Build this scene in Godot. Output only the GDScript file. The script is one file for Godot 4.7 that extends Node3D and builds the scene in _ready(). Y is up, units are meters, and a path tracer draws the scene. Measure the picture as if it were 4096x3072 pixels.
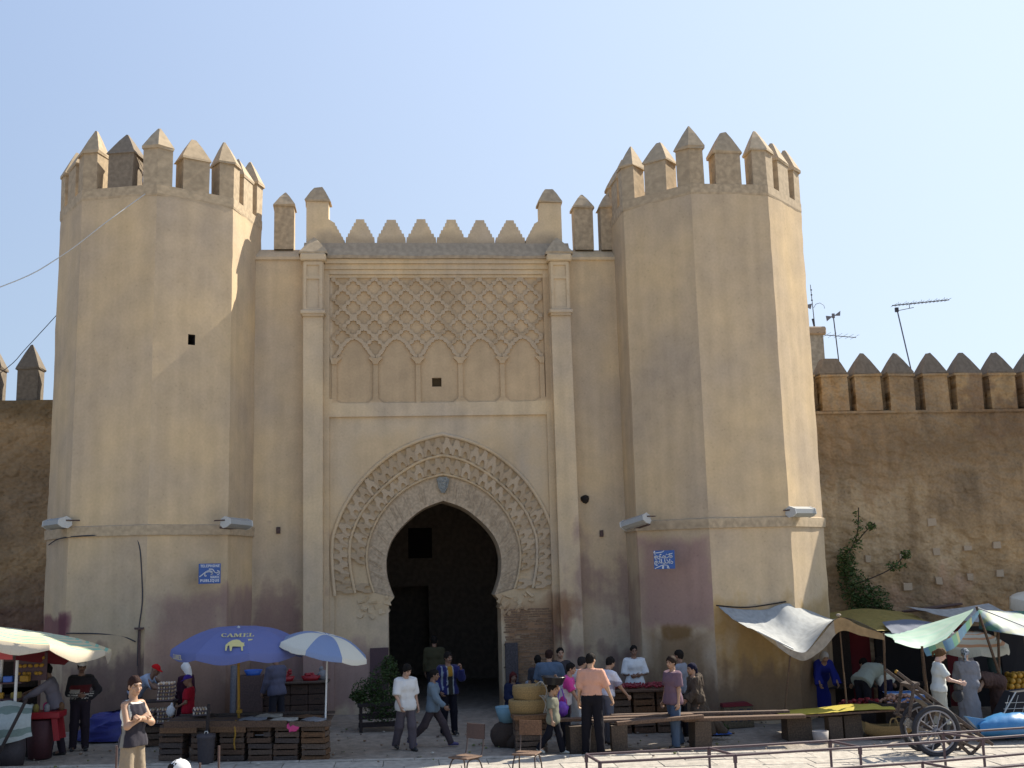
extends Node3D
# A fortified town gate between two octagonal towers, with a street market in front of it.
# Metres, y up; the gate stands on z = 0 and faces +z, its axis is x = 0.

var taken := {}
var tint := Color.WHITE
var uv_mode := 0
var rng := RandomNumberGenerator.new()
var soft := FastNoiseLite.new()
var mats := {}
var none: Callable                                    # an empty function

func gy(x: float, z: float) -> float:                # height of the sloping ground
	var t := clampf((5.0 - z) / 4.0, 0.0, 1.0)
	return -0.02 * x + 0.12 * t * t * (3.0 - 2.0 * t)

func numbered(called: String) -> String:
	if not taken.has(called):
		taken[called] = 0
		return called
	taken[called] += 1
	return "%s_%03d" % [called, taken[called]]

func thing(called: String, label: String, category: String, at := Vector3.ZERO, turn := 0.0, group := "") -> Node3D:
	var o := Node3D.new()
	o.name = numbered(called)
	add_child(o)
	o.position = at
	o.rotation.y = turn
	tag(o, label, category, group)
	return o

func tag(o: Node3D, label: String, category: String, group := "") -> Node3D:
	o.set_meta("label", label)
	o.set_meta("category", category)
	if group != "":
		o.set_meta("group", group)
	return o

func dup(src: Node3D, label: String, at: Vector3, turn := 0.0) -> Node3D:
	var base: String = src.name
	if base.length() > 4 and base.substr(base.length() - 4, 1) == "_" and base.right(3).is_valid_int():
		base = base.left(base.length() - 4)
	var r: Node3D = src.duplicate()
	r.name = numbered(base)
	add_child(r)
	r.position = at
	r.rotation = Vector3(0, turn, 0)
	r.set_meta("label", label)
	return r

# ---------------------------------------------------------------- shapes
func begin() -> SurfaceTool:
	var st := SurfaceTool.new()
	st.begin(Mesh.PRIMITIVE_TRIANGLES)
	st.set_smooth_group(-1)
	return st

func put(st: SurfaceTool, v: Vector3) -> void:
	st.set_color(tint)
	if uv_mode == 1:
		st.set_uv(Vector2((v.x + 5.2) / 10.4, 1.0 - v.y / 13.4))
	elif uv_mode == 2:
		st.set_uv(Vector2((v.x - 8.0) / 14.0, 1.0 - v.y / 10.0))
	elif uv_mode == 3:
		st.set_uv(Vector2((v.x + 22.0) / 14.0, 1.0 - v.y / 10.0))
	st.add_vertex(v)

func tri(st: SurfaceTool, a: Vector3, b: Vector3, c: Vector3) -> void:   # counter-clockwise seen from outside
	put(st, a); put(st, c); put(st, b)

func quad(st: SurfaceTool, a: Vector3, b: Vector3, c: Vector3, d: Vector3) -> void:
	tri(st, a, b, c); tri(st, a, c, d)

func make(st: SurfaceTool, called: String, m: Material, parent: Node, at := Vector3.ZERO) -> MeshInstance3D:
	st.generate_normals()
	return inst(st.commit(), called, m, parent, at)

func inst(mesh: Mesh, called: String, m: Material, parent: Node, at := Vector3.ZERO) -> MeshInstance3D:
	var o := MeshInstance3D.new()
	o.mesh = mesh
	o.name = numbered(called) if parent == self else called
	o.material_override = m
	o.position = at
	parent.add_child(o, true)
	return o

func mesh_of(st: SurfaceTool) -> ArrayMesh:
	st.generate_normals()
	return st.commit()

func box(st: SurfaceTool, c: Vector3, s: Vector3, b := Basis(), rough := 0.0) -> void:
	st.set_smooth_group(-1)
	var p: Array[Vector3] = []
	for i in 8:
		var q := Vector3(s.x * (0.5 if i & 1 else -0.5), s.y * (0.5 if i & 2 else -0.5), s.z * (0.5 if i & 4 else -0.5))
		if rough > 0.0:
			q += Vector3(rng.randf_range(-rough, rough), rng.randf_range(-rough, rough), rng.randf_range(-rough, rough))
		p.append(c + b * q)
	quad(st, p[4], p[5], p[7], p[6]); quad(st, p[1], p[0], p[2], p[3])
	quad(st, p[5], p[1], p[3], p[7]); quad(st, p[0], p[4], p[6], p[2])
	quad(st, p[6], p[7], p[3], p[2]); quad(st, p[0], p[1], p[5], p[4])

func bevel_box(st: SurfaceTool, c: Vector3, s: Vector3, e: float, b := Basis()) -> void:   # box with chamfered edges
	st.set_smooth_group(-1)
	var h := s * 0.5
	for ax in 3:
		var u := (ax + 1) % 3
		var v := (ax + 2) % 3
		for sg in [-1.0, 1.0]:
			var f: Array[Vector3] = []
			for k in 4:
				var q := Vector3()
				q[ax] = sg * h[ax]
				q[u] = (h[u] - e) * (-1.0 if k == 0 or k == 3 else 1.0)
				q[v] = (h[v] - e) * (-1.0 if k < 2 else 1.0)
				f.append(c + b * q)
			if sg > 0: quad(st, f[0], f[1], f[2], f[3])
			else: quad(st, f[3], f[2], f[1], f[0])
		for s1 in [-1.0, 1.0]:
			for s2 in [-1.0, 1.0]:
				var g: Array[Vector3] = []
				for k in 4:
					var q := Vector3()
					var t: float = (h[ax] - e) * (-1.0 if k == 0 or k == 3 else 1.0)
					q[ax] = t
					if k < 2: q[u] = s1 * h[u]; q[v] = s2 * (h[v] - e)
					else: q[u] = s1 * (h[u] - e); q[v] = s2 * h[v]
					g.append(c + b * q)
				if s1 * s2 > 0: quad(st, g[0], g[1], g[2], g[3])
				else: quad(st, g[3], g[2], g[1], g[0])
	for i in 8:
		var sx := 1.0 if i & 1 else -1.0
		var sy := 1.0 if i & 2 else -1.0
		var sz := 1.0 if i & 4 else -1.0
		var a := c + b * Vector3(sx * h.x, sy * (h.y - e), sz * (h.z - e))
		var d := c + b * Vector3(sx * (h.x - e), sy * h.y, sz * (h.z - e))
		var f := c + b * Vector3(sx * (h.x - e), sy * (h.y - e), sz * h.z)
		if sx * sy * sz > 0: tri(st, a, d, f)
		else: tri(st, a, f, d)

func rod(st: SurfaceTool, a: Vector3, b: Vector3, ra: float, rb := -1.0, sides := 7) -> void:
	tube(st, [a, b], [ra, ra if rb < 0 else rb], sides)

func tube(st: SurfaceTool, pts: Array, rad: Variant, sides := 7, closed := false, caps := true) -> void:
	var n := pts.size()
	var rings: Array = []
	var side := Vector3()
	for i in n:
		var p: Vector3 = pts[i]
		var nx: Vector3 = pts[(i + 1) % n] if closed else pts[mini(i + 1, n - 1)]
		var pv: Vector3 = pts[(i - 1 + n) % n] if closed else pts[maxi(i - 1, 0)]
		var d := (nx - pv).normalized()
		if side == Vector3():
			side = d.cross(Vector3.UP if absf(d.y) < 0.9 else Vector3.RIGHT).normalized()
		side = (side - d * side.dot(d)).normalized()
		var up := side.cross(d)
		var r: float = rad[i] if rad is Array else rad
		var ring: Array[Vector3] = []
		for k in sides:
			var w := TAU * k / sides
			ring.append(p + (side * cos(w) + up * sin(w)) * r)
		rings.append(ring)
	st.set_smooth_group(1)
	for i in (n if closed else n - 1):
		var A: Array = rings[i]
		var B: Array = rings[(i + 1) % n]
		for k in sides:
			var k2 := (k + 1) % sides
			quad(st, A[k2], A[k], B[k], B[k2])
	st.set_smooth_group(-1)
	if caps and not closed:
		for k in range(1, sides - 1):
			tri(st, rings[0][0], rings[0][k], rings[0][k + 1])
			tri(st, rings[n - 1][0], rings[n - 1][k + 1], rings[n - 1][k])

func lathe(st: SurfaceTool, prof: Array, sides: int, c := Vector3(), b := Basis(), wob := 0.0) -> void:   # prof: Vector2(radius, y), bottom to top
	st.set_smooth_group(1)
	var rings: Array = []
	for q in prof:
		var ring: Array[Vector3] = []
		for k in sides:
			var w := TAU * k / sides
			var r: float = q.x * (1.0 + (wob * sin(w * 3.0 + q.y * 9.0 + c.x * 7.0) if wob > 0.0 else 0.0))
			ring.append(c + b * Vector3(cos(w) * r, q.y, -sin(w) * r))
		rings.append(ring)
	for i in prof.size() - 1:
		for k in sides:
			var k2 := (k + 1) % sides
			if prof[i].x < 1e-5: tri(st, rings[i][0], rings[i + 1][k2], rings[i + 1][k])
			elif prof[i + 1].x < 1e-5: tri(st, rings[i][k], rings[i][k2], rings[i + 1][0])
			else: quad(st, rings[i][k], rings[i][k2], rings[i + 1][k2], rings[i + 1][k])
	st.set_smooth_group(-1)

func prism(st: SurfaceTool, poly: PackedVector2Array, z0: float, z1: float, xf := Transform3D(), back := true) -> void:   # poly in x, y; front face at z1
	st.set_smooth_group(-1)
	var pts := poly
	if Geometry2D.is_polygon_clockwise(pts):
		pts = pts.duplicate(); pts.reverse()
	var idx := Geometry2D.triangulate_polygon(pts)
	for t in range(0, idx.size(), 3):
		var a := pts[idx[t]]
		var b := pts[idx[t + 1]]
		var c := pts[idx[t + 2]]
		if (b - a).cross(c - a) < 0:
			var h := b; b = c; c = h
		tri(st, xf * Vector3(a.x, a.y, z1), xf * Vector3(b.x, b.y, z1), xf * Vector3(c.x, c.y, z1))
		if back: tri(st, xf * Vector3(a.x, a.y, z0), xf * Vector3(c.x, c.y, z0), xf * Vector3(b.x, b.y, z0))
	for i in pts.size():
		var a := pts[i]
		var b := pts[(i + 1) % pts.size()]
		quad(st, xf * Vector3(a.x, a.y, z0), xf * Vector3(b.x, b.y, z0), xf * Vector3(b.x, b.y, z1), xf * Vector3(a.x, a.y, z1))

func blob(st: SurfaceTool, c: Vector3, r: Vector3, seg := 8, rings := 5, b := Basis(), wob := 0.0) -> void:
	var prof: Array = []
	for i in rings + 1:
		var a := -PI / 2 + PI * i / rings
		prof.append(Vector2(cos(a) if i > 0 and i < rings else 0.0, sin(a)))
	lathe(st, prof, seg, c, b * Basis.from_scale(r), wob)

func spline(p: Array, steps: int) -> Array:          # Catmull-Rom through Vector3 or Vector2 points
	var r: Array = []
	for i in p.size() - 1:
		var a = p[maxi(i - 1, 0)]
		var b = p[i]
		var c = p[i + 1]
		var d = p[mini(i + 2, p.size() - 1)]
		for s in steps:
			var t := float(s) / steps
			r.append(b.cubic_interpolate(c, a, d, t))
	r.append(p[p.size() - 1])
	return r

func cloth(called: String, rows: Array, nu: int, nv: int, m: Material, parent: Node, wrinkle := 0.02, colour: Callable = none, freq := 2.5) -> MeshInstance3D:
	# a hanging sheet through rows of Vector3; two skins 6 mm apart
	var fine: Array = []
	for r in rows: fine.append(spline(r, nu))
	var w: int = fine[0].size()
	var grid: Array = []
	for i in w:
		var col: Array = []
		for r in fine: col.append(r[i])
		grid.append(spline(col, nv))
	var h: int = grid[0].size()
	soft.frequency = freq
	for i in w:
		for j in h:
			var p: Vector3 = grid[i][j]
			var e := minf(1.0, 4.0 * minf(float(j), float(h - 1 - j)) / h + 0.25)
			grid[i][j] = p + Vector3(0.3, 1, 0.3) * soft.get_noise_3d(p.x * 1.7, p.y, p.z * 0.8) * wrinkle * e
	var st := begin()
	st.set_smooth_group(1)
	var d := Vector3(0, -0.006, 0.002)
	for side in 2:
		st.set_smooth_group(1 + side)
		for i in w - 1:
			for j in h - 1:
				if colour.is_valid(): tint = colour.call(float(i) / (w - 1), float(j) / (h - 1))
				var a: Vector3 = grid[i][j]
				var b: Vector3 = grid[i + 1][j]
				var c: Vector3 = grid[i + 1][j + 1]
				var e: Vector3 = grid[i][j + 1]
				if side == 0: quad(st, a, e, c, b)
				else: quad(st, a + d, b + d, c + d, e + d)
	tint = Color.WHITE
	return make(st, called, m, parent)

# ---------------------------------------------------------------- materials
func lin(r: float, g: float, b: float) -> Color:
	return Color(r, g, b).linear_to_srgb()

func grain(key: String, freq: float, lo: float, hi: float, oct := 4, size := 512) -> NoiseTexture2D:
	if mats.has(key): return mats[key]
	var n := FastNoiseLite.new()
	n.noise_type = FastNoiseLite.TYPE_SIMPLEX_SMOOTH
	n.frequency = freq
	n.fractal_octaves = oct
	n.seed = key.hash() % 1000
	var t := NoiseTexture2D.new()
	t.width = size; t.height = size
	t.seamless = true
	t.noise = n
	var g := Gradient.new()
	g.set_color(0, Color(lo, lo, lo)); g.set_color(1, Color(hi, hi, hi))
	t.color_ramp = g
	mats[key] = t
	return t

func mat(key: String, c: Color, rough := 0.85, tex := "", scale := 1.0) -> StandardMaterial3D:   # c: real-world linear base colour
	if mats.has(key): return mats[key]
	var m := StandardMaterial3D.new()
	m.resource_name = key
	m.albedo_color = c.linear_to_srgb()
	m.roughness = rough
	m.vertex_color_use_as_albedo = true
	if tex != "":
		m.albedo_texture = mats[tex]
		m.uv1_triplanar = true
		m.uv1_world_triplanar = true
		m.uv1_scale = Vector3.ONE * scale
	mats[key] = m
	return m

func relief(m: StandardMaterial3D, key: String, freq: float, strength: float, scale := 1.0) -> void:
	var n := FastNoiseLite.new()
	n.frequency = freq
	n.fractal_octaves = 4
	var t := NoiseTexture2D.new()
	t.width = 512; t.height = 512
	t.seamless = true; t.as_normal_map = true
	t.bump_strength = strength
	t.noise = n
	if not mats.has(key): mats[key] = t
	m.normal_enabled = true
	m.normal_texture = mats[key]

func noise_bytes(w: int, h: int, freq: float, seed_: int, oct := 4, stretch := 1) -> PackedByteArray:
	var n := FastNoiseLite.new()
	n.seed = seed_
	n.noise_type = FastNoiseLite.TYPE_SIMPLEX_SMOOTH
	n.frequency = freq
	n.fractal_octaves = oct
	var im := n.get_image(w, maxi(1, h / stretch), false, false, true)
	if stretch > 1: im.resize(w, h, Image.INTERPOLATE_BILINEAR)
	im.convert(Image.FORMAT_L8)
	return im.get_data()

func painted(key: String, w: int, h: int, wm: float, hm: float, base: Vector3, patches: Array, seed_: int, mottle := 1.0) -> StandardMaterial3D:
	# Plaster with mottling, run-off streaks and worn coats of paint; patches: [u0, u1, y0, y1, colour, edge metres, roughness of edge, strength], metres
	var n1 := noise_bytes(w, h, 0.006, seed_)
	var n2 := noise_bytes(w, h, 0.03, seed_ + 1)
	var n3 := noise_bytes(w, h, 0.23, seed_ + 2, 3)
	var n4 := noise_bytes(w, h, 0.045, seed_ + 3, 3, 14)
	var out := PackedByteArray()
	out.resize(w * h * 3)
	var px := wm / w
	var py := hm / h
	for j in h:
		var y := hm - (j + 0.5) * py
		var live: Array = []
		for p in patches:
			if y > p[2] - 1.5 and y < p[3] + 1.5: live.append(p)
		for i in w:
			var q := j * w + i
			var a := n1[q] / 255.0 - 0.5
			var b := n2[q] / 255.0 - 0.5
			var c := n3[q] / 255.0 - 0.5
			var s := n4[q] / 255.0 - 0.5
			var v := 1.0 + mottle * (a * 0.17 + b * 0.09 + c * 0.09 + s * 0.10)
			if c < -0.36 and b < -0.05: v -= 0.10 * mottle
			var r := base.x * v * (1.0 + 0.03 * a)
			var g := base.y * v
			var bl := base.z * v * (1.0 - 0.10 * a)
			if live:
				var x := (i + 0.5) * px
				for p in live:
					var e: float = p[5]
					var k: float = p[6]
					var o := (a * 1.6 + b * 0.7 + s * 0.7) * k
					var m := minf(minf((x - p[0]) / e + o, (p[1] - x) / e + o), minf((y - p[2]) / e + o, (p[3] - y) / e + o))
					if m > -0.5:
						m = clampf(m + 0.5, 0.0, 1.0) * p[7]
						var t: Vector3 = p[4]
						r += (t.x * v - r) * m
						g += (t.y * v - g) * m
						bl += (t.z * v - bl) * m
			q *= 3
			out[q] = clampi(int(r), 0, 255)
			out[q + 1] = clampi(int(g), 0, 255)
			out[q + 2] = clampi(int(bl), 0, 255)
	var im := Image.create_from_data(w, h, false, Image.FORMAT_RGB8, out)
	var mt := StandardMaterial3D.new()
	mt.resource_name = key
	mt.albedo_texture = ImageTexture.create_from_image(im)
	mt.roughness = 0.95
	mt.metallic_specular = 0.2
	mt.vertex_color_use_as_albedo = true
	mats[key] = mt
	return mt

# ---------------------------------------------------------------- the towers
func merlon_mesh(poly: PackedVector2Array, hb: float, hc: float, lip := 0.05, top := 0.10) -> ArrayMesh:   # poly in x, z round the origin
	var st := begin()
	var n := poly.size()
	var c := Vector2()
	for p in poly: c += p / n
	var base: Array[Vector3] = []
	var sh: Array[Vector3] = []
	var l0: Array[Vector3] = []
	var l1: Array[Vector3] = []
	var ap: Array[Vector3] = []
	for p in poly:
		var j := func(a: float) -> Vector3: return Vector3(rng.randf_range(-a, a), rng.randf_range(-a, a), rng.randf_range(-a, a))
		var d := (p - c)
		var o := c + d + d.normalized() * lip
		base.append(Vector3(p.x, 0, p.y))
		sh.append(Vector3(p.x, hb, p.y) + j.call(0.012))
		l0.append(Vector3(o.x, hb - 0.005, o.y) + j.call(0.018))
		l1.append(Vector3(o.x, hb + 0.05, o.y) + j.call(0.018))
		ap.append(Vector3(c.x + d.x * top, hb + hc + rng.randf_range(-0.02, 0.01), c.y + d.y * top))
	for i in n:
		var k := (i + 1) % n
		quad(st, base[i], base[k], sh[k], sh[i])
		quad(st, sh[i], sh[k], l0[k], l0[i])
		quad(st, l0[i], l0[k], l1[k], l1[i])
		var m0 := l1[i].lerp(ap[i], 0.6) + Vector3(0, 0.018, 0)
		var m1 := l1[k].lerp(ap[k], 0.6) + Vector3(0, 0.018, 0)
		quad(st, l1[i], l1[k], m1, m0)
		quad(st, m0, m1, ap[k], ap[i])
	for i in range(1, n - 1):
		tri(st, ap[0], ap[i], ap[i + 1])
	return mesh_of(st)

func tower(root: Node3D, m: Material, mm: Array, c: Vector2, R: float, az: float, band_y: float, top: float, hole: Array, yb: float) -> void:
	var P: Array[Vector2] = []
	for k in 9:
		var w := deg_to_rad(az + 45.0 * k)
		P.append(c + Vector2(sin(w), cos(w)) * R)
	var side := (P[1] - P[0]).length()
	soft.frequency = 0.9
	var st := begin()
	for k in 8:
		st.set_smooth_group(10 + k)
		var us: Array = [0.0, 0.2, 0.4, 0.6, 0.8, 1.0]
		var ys: Array = []
		var y := yb
		while y < top - 0.01:
			ys.append(y); y += 0.3
		ys.append(top)
		var hx := -1
		var hy := -1
		if hole and hole[0] == k:
			us = [0.0, 0.2, hole[1], hole[2], 0.7, 0.85, 1.0]
			hx = 2
			ys = ys.filter(func(q: float) -> bool: return q < hole[3] - 0.05 or q > hole[4] + 0.05)
			ys.append_array([hole[3], hole[4]])
			ys.sort()
			hy = ys.find(hole[3])
		var nrm := ((P[k] + P[k + 1]) * 0.5 - c).normalized()
		var at := func(u: float, yy: float) -> Vector3:
			var q: Vector2 = P[k].lerp(P[k + 1], u)
			var o := 0.018 * soft.get_noise_3d(q.x * 1.3, yy * 0.7, q.y * 1.3)
			var rr := (q - c).normalized()
			if u < 0.001 or u > 0.999: o += 0.02 * soft.get_noise_3d(q.x * 9.0, yy * 3.5, q.y * 9.0) - 0.006
			return Vector3(q.x + rr.x * o, yy, q.y + rr.y * o)
		for i in us.size() - 1:
			for j in ys.size() - 1:
				if i == hx and j == hy: continue
				var q := [[us[i], ys[j]], [us[i + 1], ys[j]], [us[i + 1], ys[j + 1]], [us[i], ys[j + 1]]]
				for t in [0, 2, 1, 0, 3, 2]:
					st.set_uv(Vector2((k + q[t][0]) / 8.0, 1.0 - q[t][1] / 14.0))
					st.add_vertex(at.call(q[t][0], q[t][1]))
		if hole and hole[0] == k:
			var s2 := begin()
			var a: Vector3 = at.call(hole[1], hole[3])
			var b: Vector3 = at.call(hole[2], hole[3])
			var e: Vector3 = at.call(hole[2], hole[4])
			var d: Vector3 = at.call(hole[1], hole[4])
			var inw := Vector3(-nrm.x, 0, -nrm.y) * 0.45
			quad(s2, a, b, b + inw, a + inw); quad(s2, b, e, e + inw, b + inw)
			quad(s2, e, d, d + inw, e + inw); quad(s2, d, a, a + inw, d + inw)
			quad(s2, a + inw, b + inw, e + inw, d + inw)
			make(s2, "window", mats["dark_hole"], root)
	st.set_smooth_group(-1)
	for k in range(1, 7):
		for v in [P[0], P[k + 1], P[k]]:
			st.set_uv(Vector2(0.3, 0.3)); st.add_vertex(Vector3(v.x, top - 0.02, v.y))
	make(st, "body", m, root)
	# string course
	st = begin()
	var prof := [Vector2(-0.06, -0.13), Vector2(0.045, -0.12), Vector2(0.055, 0.09), Vector2(-0.06, 0.13)]
	for k in 8:
		for i in 3:
			var q: Array[Vector3] = []
			for z in [[k, i], [k + 1, i], [k + 1, i + 1], [k, i + 1]]:
				var f: float = (R + prof[z[1]].x) / R
				var pp: Vector2 = c + (P[z[0]] - c) * f
				q.append(Vector3(pp.x, band_y + prof[z[1]].y + 0.012 * sin(pp.x * 3.1), pp.y))
			quad(st, q[0], q[1], q[2], q[3])
	make(st, "string_course", mm[0], root)
	# slightly proud parapet ring
	st = begin()
	for k in 8:
		for i in 2:
			var ya := top - 0.2
			var q: Array[Vector3] = []
			for z in [[k, 0 + i * 1], [k + 1, 0 + i], [k + 1, 1 + i], [k, 1 + i]]:
				var lv: Array = [[0.0, ya - 0.05], [0.012, ya], [0.012, top + 0.003]][z[1]]
				var pp: Vector2 = c + (P[z[0]] - c) * ((R + lv[0]) / R)
				q.append(Vector3(pp.x, lv[1], pp.y))
			quad(st, q[0], q[1], q[2], q[3])
	make(st, "parapet_band", mm[0], root)
	# merlons: one on every corner and one on every side
	for k in 8:
		var a := P[k]
		var e1 := (P[k + 1] - a).normalized()
		var e0 := (P[(k + 7) % 8] - a).normalized()
		var n1 := Vector2(-e1.y, e1.x)
		if n1.dot(c - a) < 0: n1 = -n1
		var n0 := Vector2(-e0.y, e0.x)
		if n0.dot(c - a) < 0: n0 = -n0
		var L := 0.345
		var T := 0.5
		var ce := a + (c - a).normalized() * 0.25
		var poly := PackedVector2Array([a + e1 * L, a + e1 * L + n1 * T, a + (c - a).normalized() * (T + 0.03), a + e0 * L + n0 * T, a + e0 * L, a])
		for i in 6: poly[i] -= ce
		inst(merlon_mesh(poly, 0.85 + rng.randf_range(-0.03, 0.04), 0.64 + rng.randf_range(-0.04, 0.04), 0.05, rng.randf_range(0.05, 0.14)), "merlon", mm[1 if (k + int(az)) % 3 else 2], root, Vector3(ce.x, top, ce.y)).rotation = Vector3(rng.randf_range(-0.014, 0.014), 0, rng.randf_range(-0.014, 0.014))
		var mid := (P[k] + P[k + 1]) * 0.5 + n1 * (T * 0.5)
		var wv := e1 * rng.randf_range(0.29, 0.32)
		var tv := n1 * T * 0.5
		poly = PackedVector2Array([wv - tv, wv + tv, -wv + tv, -wv - tv])
		inst(merlon_mesh(poly, 0.79 + rng.randf_range(-0.04, 0.04), 0.59 + rng.randf_range(-0.05, 0.03), 0.045, rng.randf_range(0.06, 0.2)), "merlon", mm[3 if (k == 7 and az > 0) else (1 if k % 2 else 2)], root, Vector3(mid.x, top, mid.y)).rotation = Vector3(rng.randf_range(-0.02, 0.02), 0, rng.randf_range(-0.02, 0.02))

# ---------------------------------------------------------------- the gate between them
func offset_curve(half: Array) -> Array:               # mirror a left half, bottom to bottom over the top
	var l: Array = spline(half, 6)
	var r: Array = []
	for i in range(l.size() - 1, -1, -1): r.append(l[i])           # bottom left ... top
	for i in range(1, l.size()): r.append(Vector2(-l[i].x, l[i].y))
	return r

func between(out: Array, inn: Array) -> PackedVector2Array:
	var p := PackedVector2Array(out)
	for i in range(inn.size() - 1, -1, -1): p.append(inn[i])
	return p

func ribbon_len(c: Array) -> Array:
	var s: Array = [0.0]
	for i in range(1, c.size()): s.append(s[i - 1] + (c[i] - c[i - 1]).length())
	return s

func at_len(c: Array, s: Array, d: float) -> Vector2:
	d = clampf(d, 0.0, s[s.size() - 1])
	for i in range(1, c.size()):
		if d <= s[i]: return c[i - 1].lerp(c[i], (d - s[i - 1]) / maxf(1e-6, s[i] - s[i - 1]))
	return c[c.size() - 1]

func gate() -> void:
	var G := thing("gatehouse", "ochre plastered gatehouse with horseshoe arch and lattice panel between the two towers", "gate")
	var gm := painted("gate_plaster", 666, 858, 10.4, 13.4, Vector3(200, 180, 150), [
		[0.0, 1.75, 0.0, 3.2, Vector3(146, 124, 114), 1.1, 1.6, 0.75], [8.6, 10.4, 0.0, 3.3, Vector3(146, 125, 116), 1.1, 1.6, 0.75],
		[8.7, 10.4, 0.0, 1.9, Vector3(126, 103, 96), 0.6, 1.4, 0.7], [0.0, 1.7, 0.2, 2.4, Vector3(130, 106, 100), 0.7, 1.4, 0.6],
		[1.75, 3.85, 0.0, 1.7, Vector3(150, 124, 118), 0.5, 1.4, 0.8], [6.7, 8.0, 0.0, 2.5, Vector3(140, 108, 82), 0.5, 1.2, 0.9],
		[7.9, 8.65, 0.0, 1.8, Vector3(128, 102, 98), 0.5, 1.2, 0.8], [2.55, 7.9, 7.5, 10.62, Vector3(186, 161, 128), 0.05, 0.0, 0.8],
		[3.0, 7.4, 2.6, 6.6, Vector3(186, 164, 132), 0.5, 1.2, 0.7], [2.3, 8.1, 11.2, 11.7, Vector3(148, 134, 116), 0.2, 1.0, 0.6]], 11, 0.75)
	mats["gate_plaster"] = gm
	uv_mode = 1
	# side walls, set back
	var st := begin()
	for s in [[-5.2, -3.3], [3.2, 5.0]]:
		st = begin()
		prism(st, PackedVector2Array([Vector2(s[0], -0.2), Vector2(s[1], -0.2), Vector2(s[1], 11.1), Vector2(s[0], 11.1)]), -1.2, 0.0)
		make(st, "side_wall", gm, G)
	# parapet over the side walls
	for s in [[-5.2, -3.3], [3.2, 5.0]]:
		st = begin()
		prism(st, PackedVector2Array([Vector2(-0.05, 11.1), Vector2(-0.05, 11.17), Vector2(0.3, 11.45), Vector2(1.2, 11.45), Vector2(1.2, 11.1)]), s[0], s[1], Transform3D(Basis(Vector3(0, 0, -1), Vector3(0, 1, 0), Vector3(1, 0, 0)), Vector3.ZERO))
		make(st, "side_coping", gm, G)
	# curves of the arch (left half, top to bottom)
	var out := offset_curve([Vector2(0, 6.70), Vector2(-0.62, 6.53), Vector2(-1.28, 6.2), Vector2(-1.92, 5.64), Vector2(-2.36, 5.0), Vector2(-2.60, 4.42), Vector2(-2.66, 4.05), Vector2(-2.65, 3.5), Vector2(-2.60, 2.95)])
	var led := offset_curve([Vector2(0, 6.20), Vector2(-0.53, 6.06), Vector2(-1.09, 5.73), Vector2(-1.61, 5.28), Vector2(-1.97, 4.84), Vector2(-2.19, 4.35), Vector2(-2.25, 4.0), Vector2(-2.23, 3.5), Vector2(-2.12, 2.95)])
	var inn := offset_curve([Vector2(0, 5.74), Vector2(-0.5, 5.61), Vector2(-1.01, 5.33), Vector2(-1.42, 4.93), Vector2(-1.69, 4.48), Vector2(-1.82, 4.06), Vector2(-1.85, 3.69), Vector2(-1.78, 3.25), Vector2(-1.68, 2.95)])
	var opn := offset_curve([Vector2(0, 5.10), Vector2(-0.46, 4.93), Vector2(-0.83, 4.66), Vector2(-1.12, 4.36), Vector2(-1.29, 4.08), Vector2(-1.37, 3.8), Vector2(-1.385, 3.6), Vector2(-1.36, 3.3), Vector2(-1.28, 3.02), Vector2(-1.2, 2.82)])
	# central wall: outside the outer arch line
	st = begin()
	var left := PackedVector2Array([Vector2(-3.0, -0.2), Vector2(3.0, -0.2), Vector2(3.0, 7.16), Vector2(-3.0, 7.16)])
	var cut := PackedVector2Array([Vector2(-2.60, -0.4)])
	for p in out: cut.append(p)
	cut.append(Vector2(2.60, -0.4))
	for poly in Geometry2D.clip_polygons(left, cut): prism(st, poly, -1.15, 0.045)
	for r in [[-3.0, 7.16, -0.23, 10.62], [0.0, 7.16, 3.0, 10.62], [-0.23, 7.16, 0.0, 7.88], [-0.23, 8.10, 0.0, 10.62]]:
		prism(st, PackedVector2Array([Vector2(r[0], r[1]), Vector2(r[2], r[1]), Vector2(r[2], r[3]), Vector2(r[0], r[3])]), -1.15, 0.045)
	prism(st, PackedVector2Array([Vector2(-3.2, 10.62), Vector2(3.2, 10.62), Vector2(3.2, 11.1), Vector2(-3.2, 11.1)]), -1.2, 0.045)
	make(st, "central_wall", gm, G)
	st = begin()
	box(st, Vector3(-0.115, 7.99, -0.07), Vector3(0.23, 0.22, 0.1), Basis(), 0.006)
	make(st, "bricked_hole", mats["dark_brick"], G)
	# jambs below the springing, with the rendering broken away
	for s in [-1.0, 1.0]:
		var jp := PackedVector2Array()
		for q in [Vector2(1.34, -0.2), Vector2(2.60, -0.2), Vector2(2.60, 2.95), Vector2(1.68, 2.95), Vector2(1.2, 2.82), Vector2(1.25, 2.76), Vector2(1.32, 2.68), Vector2(1.335, 2.56), Vector2(1.30, 2.51), Vector2(1.34, 2.47)]:
			jp.append(Vector2(q.x * s, q.y))
		st = begin()
		prism(st, jp, -1.15, -0.05)
		make(st, "jamb", gm, G)
	# stepped arch bands
	st = begin(); prism(st, between(out, led), -1.15, -0.02); make(st, "outer_band", gm, G)
	st = begin(); prism(st, between(led, inn), -1.15, -0.07); make(st, "inner_band", gm, G)
	st = begin(); prism(st, between(inn, opn), -1.15, -0.11); make(st, "voussoir_ring", mats["worn_ring"], G)
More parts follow.
